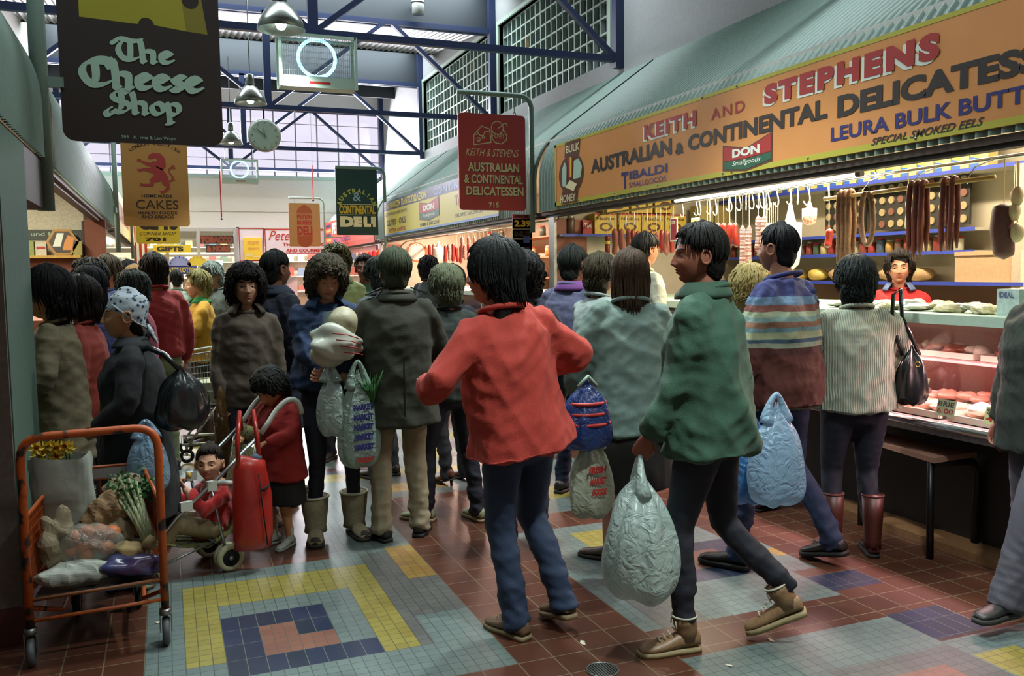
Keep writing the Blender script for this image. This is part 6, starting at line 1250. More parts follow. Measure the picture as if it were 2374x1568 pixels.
# 4 fleece boots woman
t, I4 = person('person with shaggy hair in a blue quilted jacket and sheepskin boots, hugging a wrapped parcel', .86, 5.10, 184, 1.66, 'shag', '#4a4434', '#a9765a', top='#22385a', bottom='#161b28', hem=.93, w=1.0, bulk=.065, sleeve=.072, fold=.014, ffreq=22,
               arms=(((.06, .27, 1.06), (-1, -.3, -.8)), ((-.02, .29, 1.02), (1, -.3, -.8))), curl=(.9, .9), palm=((0, -1, .3), (0, -1, .3)), shoes=('ugg', '#8d8468', '#2a251c', '#c5c6a8'), feet=(((-.13, .05), 0), ((.12, .05), 0)), feetyaw=(6, -14), legr=(.95, .85, .8), pitch=-14, yaw=-4, n=420, collar='#2c4a70', neck='crew', skirt=None)
F = Face((-.09, .165, 1.16), (1, 0, 0), (0, 0, 1))
mb = MB(); v_, f_ = loft([(0, .125, 1.12), (0, .128, 1.25), (0, .105, 1.36)], [(.07, .03), (.075, .03), (.05, .03)], 16, rnd=.2); npmesh('shirt_front', [(v_ * .976, f_, 0)], [mat('grey_jersey', '#4c5a60', .85)], t)
wp = wpt(I4, (.02, .33, 1.16)); t = thing('wrapped_parcel', 'white and red plastic wrapped parcel hugged by the boots woman', 'parcel', wp, .1)
mb = MB(); lump(mb, (0, 0, 0), (.155, .10, .100), 9, 40, 28, .30); mb.build('wrapping', mat('white_wrap', '#b9bfb0', .35, bump=.7, scale=12, var=.06, coat=.3), t, True); mb = MB(); lump(mb, (.03, 0, .12), (.085, .07, .085), 4, 20, 14, .08); mb.build('round_loaf', mat('loaf_wrap', '#b9b596', .5, bump=.3), t, True)
mb = MB()
for k in range(4): mb.tube([(-.06 + .02 * k, -.105, .07 - .035 * k), (.02 + .02 * k, -.117, .06 - .035 * k), (.09 + .006 * k, -.10, .035 - .03 * k)], .003, 6)
mb.build('red_print', m_red, t, True)
hp = wpt(I4, (.05, .34, 1.0)); plastic_bag('plain white knotted bag hanging below the hugged parcel', hp + Vector((-.02, 0, .06)), .16, .13, .40, p_white, 11, 0)
b = plastic_bag('mint green carrier bag with blue and red print below the hugged parcel', hp + Vector((.13, -.01, .07)), .25, .13, .60, p_mint, 12, .2)
for k in range(5): print_on(b, 'MARKET', -.06, .055, -.27 - .055 * k, -.235 - .055 * k, -.066, m_blue, bold=.08, name='blue_print')
print_on(b, 'FRESH', -.05, .05, -.56, -.53, -.066, m_red, bold=.05, name='red_print')
t = thing('leek_bunch', 'dark green leek tops sticking out beside the olive coat', 'vegetables', hp + Vector((.20, -.02, -.10))); mb = MB()
lf = mat('leaf_green', '#2f6a30', .5, var=.25, scale=15)
for k in range(26): a = R.uniform(-.5, .5); mb.tube([(0, 0, -.12), (a * .06, R.uniform(-.03, .03), 0), (a * .18, R.uniform(-.05, .05), R.uniform(.05, .12))], [.004, .008, .002], 4)
mb.build('leaves', lf, t, True)
# 5 teen
t, I5 = person('person with dark fluffy hair in a brown sweatshirt, looking at the camera', .45, 5.55, 182, 1.61, 'shag', '#1c1a18', '#a57a60', top='#544a3e', bottom='#161c2c', hem=.80, bulk=.03, sleeve=.055, w=.92, fold=.008, arms=(((-.20, .06, .84), (-.3, -1, -.2)), ((.20, .06, .84), (.3, -1, -.2))), n=360, curl=(1.1, .8), yaw=-2, collar='#443a30')
t = thing('bottle_bag', 'brown bottle in a clear twisted bag beside the teenager in brown', 'bottle', Vector((.27, 5.33, .62)) * 1.0); mb = MB(); mb.lathe([(.004, .28), (.02, .24), (.035, .12), (.045, -.02), (.05, -.22), (.035, -.30)], n=18); mb.build('bag', plas('amber_bag', '#6a5228', .3, .12), t, True); MB().lathe([(.018, .1), (.035, .02), (.036, -.26)], n=14).build('bottle', mat('amber_glass', '#4a2f12', .15, coat=.5), t, True)
# 6 navy coat
person('person in a long navy coat passing behind the boots woman', .66, 5.95, -60, 1.73, 'crop', '#141a18', '#6a4636', top='#131a2c', bottom='#101318', hem=.55, bulk=.07, flare=.02, sleeve=.07, n=200, feet=(((-.1, .15), 0), ((.1, -.15), .04)), collar='#1a2438')
# 7 headscarf
t, I7 = person('person in a black coat and blue patterned headscarf, seen from the side in dark glasses', X_(302, 4.72), 4.72, 88, 1.47, None, '#1c1612', '#a87450', top='#0d1014', bottom='#0d0f14', hem=.42, w=1.12, bulk=.075, flare=.05, sleeve=.08, fold=.012, ffreq=12, arms=(((-.18, .2, .98), (-1, -.6, -.5)), ((.2, .05, .83), None)), yaw=4, glasses='brown', hs=1.0, collar='#20282c', feet=(((-.1, .0), 0), ((.1, .05), 0)))
HM, hc_ = I7['HM'], I7['head']; pc = mat('headscarf_print', '#26344e', .7, bump=.15, scale=40, kind='voro', col2='#aab8c0')
v, f, nn = fuse([loft([(0, -.02, .128), (0, -.02, .10), (0, -.018, .05), (0, -.03, .0)], [(.03, .05), (.068, .085), (.083, .103), (.084, .088)], 24), loft([(0, -.05, .02), (0, -.075, -.05), (0, -.095, -.10)], [(.078, .06), (.062, .04), (.02, .015)], 18), loft([(0, -.09, -.03), (0, -.125, -.09), (0, -.15, -.14)], [(.045, .02), (.05, .014), (.02, .008)], 14)], .007, 4)
v = folds(v, nn, .004, 40, 5); npmesh('headscarf', [(v @ HM.T + hc_, f, 0)], [pc], t); mb = MB(); mb.tube([(.072, .050, .064), (.081, .0, .02), (.080, -.06, -.03), (.03, -.110, -.06), (0, -.115, -.065)], .0045, 6); npmesh('scarf_edge', [(np.array(mb.v) @ HM.T + hc_, mb.f, 0), (np.array(mb.v) * (-1, 1, 1) @ HM.T + hc_, mb.f, 0)], [mat('scarf_edge', '#b0bcc0', .7)], t)
mb = MB(); lump(mb, (0, -.055, -.035), (.07, .055, .07), 3, 18, 12, .1); npmesh('hair', [(np.array(mb.v) @ HM.T + hc_, mb.f, 0)], [hairmat('#1c1612')], t)
U_ = I7['up']; mb = MB(); mb.tube([tuple(U_(.105 * math.cos(a), .1 * math.sin(a), 1.432 - .012 * math.sin(a))) for a in [PI * .05 + PI * .95 * q / 14 - PI * .5 for q in range(15)]], .006, 6); mb.build('white_piping', mat('piping_white', '#b8c4bc', .7), t, True)
bp = Vector((X_(412, 4.5), 4.5, 1.14)); b = plastic_bag('glossy black vinyl bag slung on the arm of the headscarf woman', bp, .25, .16, .34, p_blk, 21, .1, handles=False)
MB().tube([(0, 0, -.05), (-.07, .04, .03), (-.13, .09, .06), (-.19, .16, .04)], .014, 8).build('strap', p_blk, b, True)
b = plastic_bag('translucent blue carrier bag hanging behind the orange trolley handle', Vector((X_(338, 4.42, 990), 4.42, .87)), .19, .13, .34, p_pale, 22, 0)
# 8.. left queue
person('person with dark bobbed hair in a beige wool coat, beside the grey pier', X_(122, 5.2), 5.22, 84, 1.58, 'bob', '#120f12', '#a5704c', top='#6b6248', bottom='#12141c', hem=.62, w=1.0, bulk=.06, flare=.03, sleeve=.072, arms=(((-.17, .2, 1.05), (-1, -.8, -.6)), None), hs=1.1, n=300)
person('person in a rust red jumper behind the beige coat', X_(190, 5.45), 5.45, 80, 1.55, 'bob', '#1f1612', '#a5704c', top='#8f3426', bottom='#141a2c', bulk=.05, sleeve=.068, hem=.84, n=260, shoes=('boot', '#1c1a1a', '#111111', '#1c1a1a'))
person('person with long dark hair in a violet blue jacket, behind the rust red jumper', X_(212, 6.1), 6.1, 76, 1.62, 'long', '#14181c', '#a5704c', top='#2a3468', bottom='#10131c', bulk=.06, hem=.8, n=240)
person('person with dark curly hair and a pale collar in the left queue', X_(216, 7.3), 7.3, 70, 1.68, 'curly', '#181c18', '#9c6c50', top='#8a957a', bottom='#141822', bulk=.05, near=False, n=220)
person('long haired person turned towards the camera in a denim blue shirt', X_(258, 7.9), 7.9, 128, 1.74, 'bob', '#4a4232', '#b07e5c', top='#3a4878', bottom='#141822', near=False, n=220, yaw=10)
person('person with a thin sandy crown in the left queue', X_(318, 9.4), 9.4, 60, 1.68, 'crop', '#8a7048', '#b08460', top='#2c2f38', bottom='#141822', near=False, n=80)
person('person with jet black hair, farthest in the left queue', X_(305, 10.2), 10.2, 60, 1.74, 'short', '#0e1018', '#7a5240', top='#20242c', bottom='#141822', near=False, n=120)
person('grey haired person in a pink top and pale blue sleeve, behind the headscarf', X_(315, 6.5), 6.5, 66, 1.58, 'wave', '#4c5450', '#a9745c', top='#a54a5c', bottom='#141822', bulk=.04, near=False, n=240)
person('person in a red jumper and pale green trousers with back turned', X_(362, 7.35), 7.35, 24, 1.74, 'wave', '#251d18', '#9c6c50', top='#8e1d1c', bottom='#7f8f66', hem=.92, bulk=.05, sleeve=.066, w=1.05, near=False, n=240)
t, I15 = person('person with short blond hair in a mustard cardigan and green scarf, seen in profile', X_(466, 8.45), 8.45, 96, 1.59, 'wave', '#8a8450', '#b08060', top='#b3871c', bottom='#1a1512', hem=.84, bulk=.05, sleeve=.066, arms=(((-.1, .30, 1.12), (-1, -.5, -.6)), ((.1, .28, 1.0), (1, -.5, -.6))), collar='#1f7a3c', near=False, n=240, curl=(.15, .3), palm=((0, 1, 0), (0, 1, 0)), shoes=('boot', '#2a1414', '#111111', '#2a1414'), glasses=None)
person('person in a pale mint shirt far down the aisle', X_(412, 12.2), 12.2, 0, 1.64, 'crop', '#191a1a', '#7a5240', top='#8fae9c', bottom='#33384a', near=False, n=80, w=1.1)
person('elderly person with white grey hair and a grey coat', X_(508, 8.95), 9.3, 130, 1.70, 'wave', '#7d8a82', '#b08a70', top='#4d5650', bottom='#22242c', hem=.6, near=False, n=200, pitch=-15)
person('person with brown hair peering out beside the navy coat', X_(620, 8.6), 8.6, 185, 1.64, 'shag', '#3a3a2c', '#a9805c', top='#4a4a44', bottom='#22242c', near=False, n=200)
person('sandy haired person in a pale lime jacket behind the boots woman', X_(785, 7.2), 7.2, 150, 1.80, 'curly', '#6a6440', '#b08a60', top='#97a56c', bottom='#141c2c', bulk=.06, near=False, n=200, collar='#a3b080')
person('dark haired person in a sea green shirt beside the lime jacket', X_(848, 8.0), 8.0, 160, 1.74, 'short', '#15110f', '#6a4030', top='#41685a', bottom='#1c2230', near=False, n=160, w=1.1)
person('grey clad person hidden behind the olive coat', X_(882, 6.4), 6.4, 20, 1.67, 'wave', '#2c342e', '#8a6450', top='#5a6468', bottom='#22303c', near=False, n=160)
# 24 fair head behind red jumper
t, I24 = person('person with fair grey hair, dark jacket, jeans and cream loafers, behind the red jumper', X_(1040, 5.15, 1000), 5.12, 8, 1.59, 'wave', '#6a7258', '#a97a5c', top='#23302c', bottom='#141a2a', hem=.84, bulk=.05, sleeve=.062, shoes=('shoe', '#9aa07c', '#a0906a', '#888888'), feet=(((-.17, .06), 0), ((.14, -.14), .0)), feetyaw=(40, 4), legr=(1, 1, 1.2))
person('person in dark trousers and brown pumps behind the cream loafers', X_(1062, 5.95, 1000), 6.0, 20, 1.60, 'short', '#1c1815', '#8a5c44', top='#1c2030', bottom='#12141c', near=False, n=120, shoes=('heel', '#5a3424', '#2a1812', '#444444'), skirt=None)
person('black haired person far along the Greek deli counter', X_(993, 10.0), 10.0, -60, 1.74, 'curly', '#0d0e12', '#7a5240', top='#232b2b', bottom='#141822', near=False, n=140)
person('dark curly haired person behind the red jumper, in white trainers', X_(1212, 4.45), 4.45, -10, 1.65, 'curly', '#171a1c', '#8a5c44', top='#1d2430', bottom='#1a2438', bulk=.03, shoes=('sneaker', '#9aa098', '#a9aca0', '#b0b0b0'), n=300)
person('tall capped person at the near end of the Greek deli', X_(1190, 8.6), 8.6, -50, 1.86, 'crop', '#1a2622', '#7a5240', top='#2a2f30', bottom='#141822', near=False, n=100)
person('blond person in a denim jacket leaning over the counter end', 2.98, 7.35, -70, 1.68, 'bob', '#b09a58', '#b08a60', top='#2c3c58', bottom='#141822', near=False, lean=.3, n=220, arms=(((-.15, .3, 1.1), None), ((.15, .3, 1.1), None)), collar='#2c3c58')
person('person in a lavender grey anorak with a purple collar', X_(1325, 5.35), 5.35, -62, 1.73, 'short', '#1c221e', '#7a4a3a', top='#565a78', bottom='#182440', bulk=.06, sleeve=.07, w=1.08, collar='#6a3a80', n=260, arms=(((-.17, .3, 1.1), None), ((.17, .3, 1.05), None)))
person('person in a pale grey shirt between the lavender anorak and the grey jumper', X_(1392, 4.95), 4.98, -70, 1.66, 'wave', '#3f3a28', '#8a6450', top='#95a5a2', bottom='#1a2a48', bulk=.06, n=200, arms=(((-.15, .3, 1.15), None), None))
t, I31 = person('person with long brown hair in a loose grey green jumper and dark skirt', X_(1462, 4.02), 4.02, -22, 1.66, 'long', '#453424', '#a0705a', top='#6d847c', bottom='#16120f', hem=.72, w=1.0, bulk=.085, flare=.02, sleeve=.078, fold=.016, ffreq=13, arms=(((-.30, .10, .90), (-1, -.8, 0)), ((.2, .3, 1.0), None)), skirt=('#191612', .42), barelegs=True, shoes=('shoe', '#4a3626', '#2c2018', '#444444'), feet=(((-.13, -.05), 0), ((.1, .1), 0)), feetyaw=(60, 10), n=360, curl=(1.3, .6))
b = plastic_bag('white shop bag with smudged red print, hanging by the grey green jumper', Vector((X_(1372, 3.80, 1100), 3.80, .78)), .24, .15, .46, plas('cream_bag', '#b0b8a4', .08), 31, 0)
for k in range(3): print_on(b, ('FRESH', 'MARKET', 'FOODS')[k], -.06 + .01 * k, .04, -.22 - .055 * k, -.185 - .055 * k, -.080, m_red, bold=.07, shear=.2, name='red_print')
b = plastic_bag('navy holdall with red stripes at hip height beside the red jumper', Vector((X_(1358, 3.75, 1000), 3.75, 1.06)), .27, .2, .38, p_navy, 32, 0, handles=False, name='holdall')
for k in range(3): mb = MB(); mb.tube([(.128 * (.78 + .08 * k) * math.cos(a), .102 * (.78 + .08 * k) * math.sin(a), -.15 - .05 * k) for a in [math.radians(195 + 15 * q) for q in range(11)]], .009, 6); mb.build('red_stripe', m_red, b, True)
MB().tube([(-.05, -.02, -.07), (0, -.03, -.02), (.05, -.02, -.07)], .010, 8).build('strap', mat('mint_strap', '#8aa594', .5), b, True)
person('dark haired person in gold glasses and white shirt at the counter', 3.43, 5.87, -84, 1.86, 'short', '#1c1a14', '#a86c4c', top='#a9ab98', bottom='#1c2230', near=True, n=240, glasses='gold')
person('person with curly blond hair and a pale cardigan at the meat counter', 3.42, 4.55, -60, 1.55, 'curly', '#9a8c58', '#a9805c', top='#8d8f78', bottom='#2a2c34', near=True, n=320)
def banded(name, stops):
    m = mat(name, '#444444', .88, bump=.4, scale=90, var=0); nt = m.node_tree; N = nt.nodes; L = nt.links; tc = N.new('ShaderNodeTexCoord'); sx = N.new('ShaderNodeSeparateXYZ'); nz = N.new('ShaderNodeTexNoise'); nz.inputs['Scale'].default_value = 5
    L.new(tc.outputs['Object'], sx.inputs[0]); L.new(tc.outputs['Object'], nz.inputs[0]); a = N.new('ShaderNodeMath'); a.operation = 'MULTIPLY_ADD'; a.inputs[1].default_value = .03; L.new(nz.outputs[0], a.inputs[0]); L.new(sx.outputs[2], a.inputs[2])
    mr = N.new('ShaderNodeMapRange'); mr.inputs[1].default_value = .8; mr.inputs[2].default_value = 1.6; L.new(a.outputs[0], mr.inputs[0]); cr = N.new('ShaderNodeValToRGB'); cr.color_ramp.interpolation = 'CONSTANT'; e = cr.color_ramp.elements
    while len(e) < len(stops): e.new(.5)
    for k, (z, c) in enumerate(stops): e[k].position = (z - .8) / .8; e[k].color = C(c)
    L.new(mr.outputs[0], cr.inputs[0]); L.new(cr.outputs[0], N['Principled BSDF'].inputs['Base Color']); return m
bj = banded('banded_jumper', [(.80, '#6f6c56'), (.86, '#4a2018'), (1.13, '#3f1c18'), (1.17, '#7d8672'), (1.195, '#33485a'), (1.215, '#8b9272'), (1.25, '#5d7c80'), (1.27, '#7c5a48'), (1.30, '#6f8a86'), (1.325, '#8c9a80'), (1.35, '#6a4038'), (1.38, '#56708a'), (1.42, '#2c3262')])
t, I35 = person('tall person in a jumper banded violet, striped and maroon, with jeans and blue bags', 2.93, 3.62, 24, 1.80, 'crop', '#16171a', '#8a5c48', top='#2c3262', tm=bj, bottom='#1c2a48', bulk=.075, sleeve=.075, w=1.1, hem=.82, feet=(((-.22, .12), 0), ((.16, -.22), .05)), n=240, arms=(((-.30, .10, .86), None), ((.28, .16, .95), None)), curl=(1.3, .6), fold=.014)
plastic_bag('deep blue plastic bag, lower left of the pair beside the green jacket', Vector((X_(1738, 3.4, 1030), 3.4, .86)), .28, .18, .44, p_blue, 41, .2); plastic_bag('pale blue swinging plastic bag, upper right of the pair', Vector((X_(1800, 3.2, 980), 3.2, .98)), .30, .2, .52, p_pale, 42, .1)
t, I36 = person('person in a pale ribbed knit jumper and rolled jeans with tall brown boots', 3.40, 3.60, -24, 1.60, 'wave', '#1a2220', '#8a5c44', top='#8f9a88', tm=knitg, bottom='#111726', hem=.86, w=1.12, bulk=.055, flare=.01, sleeve=.07, arms=(((-.15, .3, 1.1), None), ((.24, .28, 1.08), (1, -.7, -.6))), shoes=('boot', '#4a1f16', '#1a100c', '#4a1f16'), legr=(1.12, 1.02, .75), feet=(((-.12, .0), 0), ((.1, -.04), 0)), n=320)
b = plastic_bag('black leather shoulder bag on the ribbed knit jumper', wpt(I36, (.27, -.06, 1.16)), .17, .13, .34, p_blk, 51, -.4, handles=False, name='shoulder_bag'); q = t.location
MB().tube([(-.05, 0, -.08), (-.10, .02, .10), (-.09, .03, .24), (-.05, .04, .27), (-.03, .06, .12), (.04, 0, -.08)], .011, 8).build('strap', p_blk, b, True); mb = MB(); mb.torus((0, -.07, -.12), .012, .003, 14, 6, 'Y'); mb.build('buckle', mat('brass', '#a98a3a', .3, .8), b, True)
person('shop assistant in a red cardigan and blue collar facing the customers', 5.15, 5.02, 134, 1.67, 'wave', '#1c1512', '#a87058', top='#a3161a', bottom='#22242c', collar='#5a6a94', near=True, n=240, arms=(((-.2, .28, 1.05), None), ((.2, .28, 1.05), None)), w=1.08, bulk=.03)
person('person in a dark green top and mauve grey trousers, cut off by the right edge', X_(2445, 2.62, 900), 2.62, 84, 1.66, 'short', '#151c18', '#7a4a3a', top='#0b1a10', bottom='#4c4b55', bulk=.08, hem=.76, w=1.15, sleeve=.085, arms=(((-.28, .15, .92), None), None), feet=(((-.1, .36), 0), ((.1, -.25), .08)), shoes=('shoe', '#2a2c2a', '#3a3c38', '#444444'), legr=(1.3, 1.3, 1.6), n=160)
# girl
t, IG = person('small girl in a red coat and dark skirt leaning on the pushchair', .56, 5.03, 128, 1.02, 'wave', '#1f231f', '#a5704c', top='#94201a', bottom=None, skirt=('#151312', .44), barelegs=True, hem=.68, bulk=.075, flare=.03, sleeve=.075, w=1.25, hs=.86, shoulder=.2, arms=(((-.16, .34, 1.10), (-1, -.4, -.9)), ((.12, .36, 1.14), (1, -.4, -.9))), pitch=-38, yaw=6, n=320, curl=(.7, .7), palm=((0, .3, -1), (0, .3, -1)), shoes=('mary', '#a9b4a6', '#8f978a', '#a9b4a6'), feetyaw=(10, -15), collar='#94201a', fold=.012)
# ---------------------------------------------------------------- pushchair and toddler
alu = mat('bright_tube', '#a9aeb0', .25, .9, var=0); whp = mat('white_plastic', '#c3cabf', .4, var=0); rub = mat('pale_rubber', '#b5b391', .7, var=.1); dsn = mat('navy_floral_canvas', '#171d3c', .8, kind='voro', scale=42, col2='#6a6a3a')
S = thing('pushchair', 'folding pushchair with white crook handles and navy floral seat', 'pushchair', (.20, 4.84, 0), math.radians(108))
def wheel(x, y):
    MB().torus((x, y, .074), .055, .018, 28, 10, 'X').build('wheel_tyre', rub, S, True); MB().cyl((x - .014, y, .074), (x + .014, y, .074), .045, 20).build('wheel_hub', m_blk, S, True); MB().cyl((x - .018, y, .074), (x + .018, y, .074), .012, 12).build('axle_cap', alu, S, True)
for x in (-.17, -.125, .125, .17): wheel(x, 0)
for x in (-.15, .15): wheel(x, .42)
for sg in (-1, 1):
    x = sg * .148
    MB().tube([(x, .44, .15), (x, .26, .33), (x, .0, .53), (x, -.20, .70)], .0095, 8).build('side_tube', alu, S, True)
    MB().tube([(x, .01, .09), (x, .04, .24), (x, .08, .47)], .0085, 8).build('rear_strut', alu, S, True); MB().tube([(x, -.03, .09), (x, -.12, .40), (x, -.18, .68)], .008, 8).build('back_tube', alu, S, True)
    MB().tube([(x, -.20, .70)] + bez((x, -.25, .76), (x, -.34, .90), (x, -.43, .90), (x, -.44, .78), 10), .0145, 12).build('crook_handle', whp, S, True)
    MB().box(x - .013, x + .013, .05, .10, .44, .49).build('joint_plate', whp, S); MB().box(x - .013, x + .013, .18, .24, .36, .405).build('joint_plate', whp, S)
    MB().tube([(x, .42, .08), (x, .08, .17), (-x * .9, -.02, .10)], .007, 6).build('cross_brace', m_st, S, True)
MB().tube([(-.148, .08, .17), (.148, .08, .17)], .007, 6).build('cross_bar', m_st, S, True)
v, f = loft([(0, .36, .22), (0, .24, .17), (0, .10, .14), (0, -.03, .20), (0, -.10, .36), (0, -.17, .62)], [(.125, .010), (.135, .012), (.14, .013), (.14, .013), (.142, .012), (.14, .010)], 24); npmesh('canvas_seat', [(v, f, 0)], [dsn], S)
v, f = loft([(0, .46, .13), (0, .41, .22), (0, .32, .27)], [(.10, .04), (.11, .045), (.10, .04)], 20); npmesh('quilted_cover', [(folds(v, v * 0 + (0, 1, 0), .006, 60, 4), f, 0)], [mat('quilt_cream', '#9a9a6c', .9, bump=1, scale=50, kind='voro')], S)
v, f = loft([(-.11, -.19, .69), (0, -.21, .67), (.11, -.19, .69)], [(.026, .045), (.03, .05), (.026, .045)], 12, ref=(0, 1, 0)); npmesh('folded_hood', [(v, f, 0)], [dsn], S)
# toddler, seated; one continuous skin under a red fleece
T = thing('person', 'toddler in a red fleece sitting in the pushchair, eating something held to the mouth', 'person', (.20, 4.84, 0), math.radians(108)); sk, lp = skinmat('#b58468')
hc_ = np.array((-.04, .045, .555)); HM = rotm(math.radians(56), math.radians(2)); hs = .78
el = [np.array((-.15, .12, .34)), np.array((.15, .10, .33))]; wr = [np.array((-.085, .19, .455)), np.array((.11, .27, .37))]; shl = [np.array((-.105, .00, .41)), np.array((.095, .00, .41))]
bp = [loft([(0, .03, .19), (0, .0, .3), (0, .0, .42)], [.085, .085, .07]), loft([(0, .0, .40), (-.02, .02, .49)], [.042, .042])]
for i in range(2):
    bp.append(loft([shl[i], el[i], wr[i]], [.034, .028, .02], 12)); sg = (-1, 1)[i]; bp.append(loft([(sg * .055, .05, .20), (sg * .075, .24, .27), (sg * .075, .32, .13)], [.05, .04, .028], 12))
v, f, nn = fuse(bp, .010, 3); ch = [(v, f, 0)] + [(v * hs * (1.08, 1, .94) @ HM.T + hc_, f, m) for v, f, m in HEAD]
for i in range(2): hv, hf = place_hand(.9, (-1, 1)[i], el[i], wr[i], ((0, -1, 0), (0, 0, -1))[i], .56); ch.append((hv, hf, 0))
npmesh('body', ch, [sk, lp, hairmat('#241c16')], T)
for sg in (-1, 1): e = bpy.data.objects.new('eye', EYE); COL.objects.link(e); e.parent = T; e.location = (HM @ (np.array((sg * .034, .0600, .006)) * hs) + hc_).tolist(); e.rotation_euler = Matrix(HM.tolist()).to_euler(); e.scale = (hs,) * 3
make_hair('crop', '#2c241c', T, hc_ + HM @ np.array((0, -.004, .004)), HM, 77, hs, 240)
G = [loft([(0, .04, .20), (0, .0, .30), (0, .0, .40), (0, .005, .45)], [(.12, .11), (.115, .105), (.105, .08), (.055, .05)])]
for i in range(2): G.append(loft([shl[i] * .6 + np.array((0, .0, .165)), shl[i], el[i], el[i] * .25 + wr[i] * .75], [.045, .052, .05, .038], 14))
v, f, nn = fuse(G, .008, 3); npmesh('red_fleece', [(folds(v, nn, .012, 42, 8), f, 0)], [mat('red_fleece', '#b8221f', .95, bump=.6, scale=120, var=.1, sheen=.4)], T)
for sg in (-1, 1): MB().tube([(sg * .05, .05, .445), (sg * .10, .0, .46), (sg * .13, -.06, .45)], [.008, .018, .012], 8).build('white_hood_trim', whp, T, True)
v, f = loft([(-.07, .04, .21), (-.08, .25, .28), (-.08, .32, .17)], [.056, .05, .036], 14); v2, f2 = loft([(.07, .04, .21), (.08, .25, .28), (.08, .32, .17)], [.056, .05, .036], 14); npmesh('trousers', [(v, f, 0), (v2, f2, 0)], [mat('cloth_oat', '#8f7f60', .9, bump=.5)], T)
mb = MB(); lump(mb, (-.075, .165, .52), (.022, .014, .018), 3, 12, 8); o = mb.build('biscuit', mat('biscuit', '#b99a4c', .8), None, True); o.location = (.20, 4.84, 0); o.rotation_euler = (0, 0, math.radians(108)); tag(o, 'pale biscuit held at the mouth of the toddler', 'biscuit')
# red bag
rb = mat('red_vinyl', '#a3241c', .32, bump=.35, scale=12, var=.1, coat=.25)
b = thing('tote_bag', 'tall red vinyl tote bag with black zips hanging from the pushchair', 'bag', (X_(585, 4.62, 1180), 4.62, 0), .15)
v, f = loft([(0, 0, .13), (0, 0, .2), (0, 0, .40), (-.005, .01, .55), (.01, .01, .60)], [(.098, .055), (.105, .06), (.10, .06), (.085, .05), (.07, .04)], 32, rnd=.12); v[:, 0] = np.sign(v[:, 0]) * np.abs(v[:, 0]) ** .9 * .8; npmesh('bag_body', [(folds(v, v * (1, 1, 0) * 6, .010, 16, 2), f, 0)], [rb], b)
for sg in (-1, 1): MB().tube([(sg * .055 - .01, -.01, .56), (sg * .05 - .01, .01, .70), (sg * .035, .05, .84), (sg * .04 + .02, .09, .74)], .012, 8).build('strap', rb, b, True)
MB().tube([(.03, -.072, .44), (.06, -.066, .452), (.080, -.05, .462)], .007, 6).build('zip', m_blk, b, True); MB().tube([(.02, -.073, .53), (.03, -.08, .40), (.045, -.078, .25), (.055, -.07, .15)], .0035, 6).build('seam_piping', m_blk, b, True)
mb = MB(); mb.poly([(-.055, -.02, .54), (-.02, -.03, .40), (.0, -.02, .52), (-.02, -.01, .58)], .01, (0, -1, 0)); mb.build('pale_cloth', mat('pale_cloth', '#a9a878', .8), b); mb = MB(); mb.ball((.03, 0, .60), (.03, .02, .025), 12, 8); mb.build('blue_cloth', mat('blue_cloth', '#55657a', .8), b, True)

# ---------------------------------------------------------------- orange trolley with the shopping
og = mat('worn_orange_paint', '#b9541c', .45, bump=.35, scale=14, kind='spot', col2='#2c2320', var=.1); ogp = mat('orange_paint', '#a9511f', .5, bump=.3, scale=30, var=.14); rusty = mat('rusty_wire', '#7d4a26', .6, bump=.4, scale=40, var=.2)
TL = thing('shopping_trolley', 'old orange tube trolley full of shopping, with chipped paint', 'trolley', (-.31, 3.83, 0)); w_ = .25; zt = .925
P = [(-w_, 0, .14), (-w_, 0, zt - .09)] + bez((-w_, 0, zt - .09), (-w_, 0, zt), (-w_ + .09, 0, zt), n=6)[1:] + bez((w_ - .09, 0, zt + .005), (w_, 0, zt + .005), (w_, 0, zt - .09), n=6) + [(w_, 0, .16)]
MB().tube(P, .0165, 14).build('push_frame', og, TL, True)
fw = [(-.25, .25), (-.17, .17)]; D = .62      # near and far half widths
MB().tube([(-w_, .0, .27), (w_, .0, .285)], .008, 8).build('front_rail', rusty, TL, True); MB().tube([(-w_, .0, .185), (w_, .0, .20)], .008, 8).build('lower_rail', ogp, TL, True)
mb = MB(); mb.add([(-.24, .01, .265), (.24, .01, .265), (.16, D, .30), (-.16, D, .30)], [(0, 1, 2, 3)]); o = mb.build('base_shelf', m_st, TL, fix=False)
for sg in (-1, 1):
    a, b_ = Vector((sg * .25, .02, 0)), Vector((sg * .165, D, 0)); mb = MB()
    mb.tube([(a.x, a.y, .60), (b_.x, b_.y, .66)], .008, 6); mb.tube([(a.x, a.y, .29), (b_.x, b_.y, .31)], .007, 6)
    for k in range(1, 34): q = a.lerp(b_, k / 34); mb.tube([(q.x, q.y, .29), (q.x, q.y, .60 + .06 * k / 34)], .0030, 4)
    for k in range(1, 9): z = .29 + .31 * k / 9; mb.tube([(a.x, a.y, z), (b_.x, b_.y, z + .04)], .0022, 4)
    o = mb.build('side_mesh', ogp, TL)
    MB().add([(a.x + sg * .002, a.y, .42), (b_.x + sg * .002, b_.y, .47), (b_.x + sg * .002, b_.y, .64), (a.x + sg * .002, a.y, .59)], [(0, 1, 2, 3)]).build('side_plate', ogp, TL, fix=False)
    MB().tube([(sg * .25, .0, .24), (sg * .16, .25, .13), (sg * .15, D - .1, .12)], .010, 8).build('under_strut', og, TL, True)
mb = MB(); mb.tube([(-.165, D, .66), (.165, D, .66)], .008, 6); mb.tube([(-.165, D, .60), (.165, D, .60)], .005, 6)
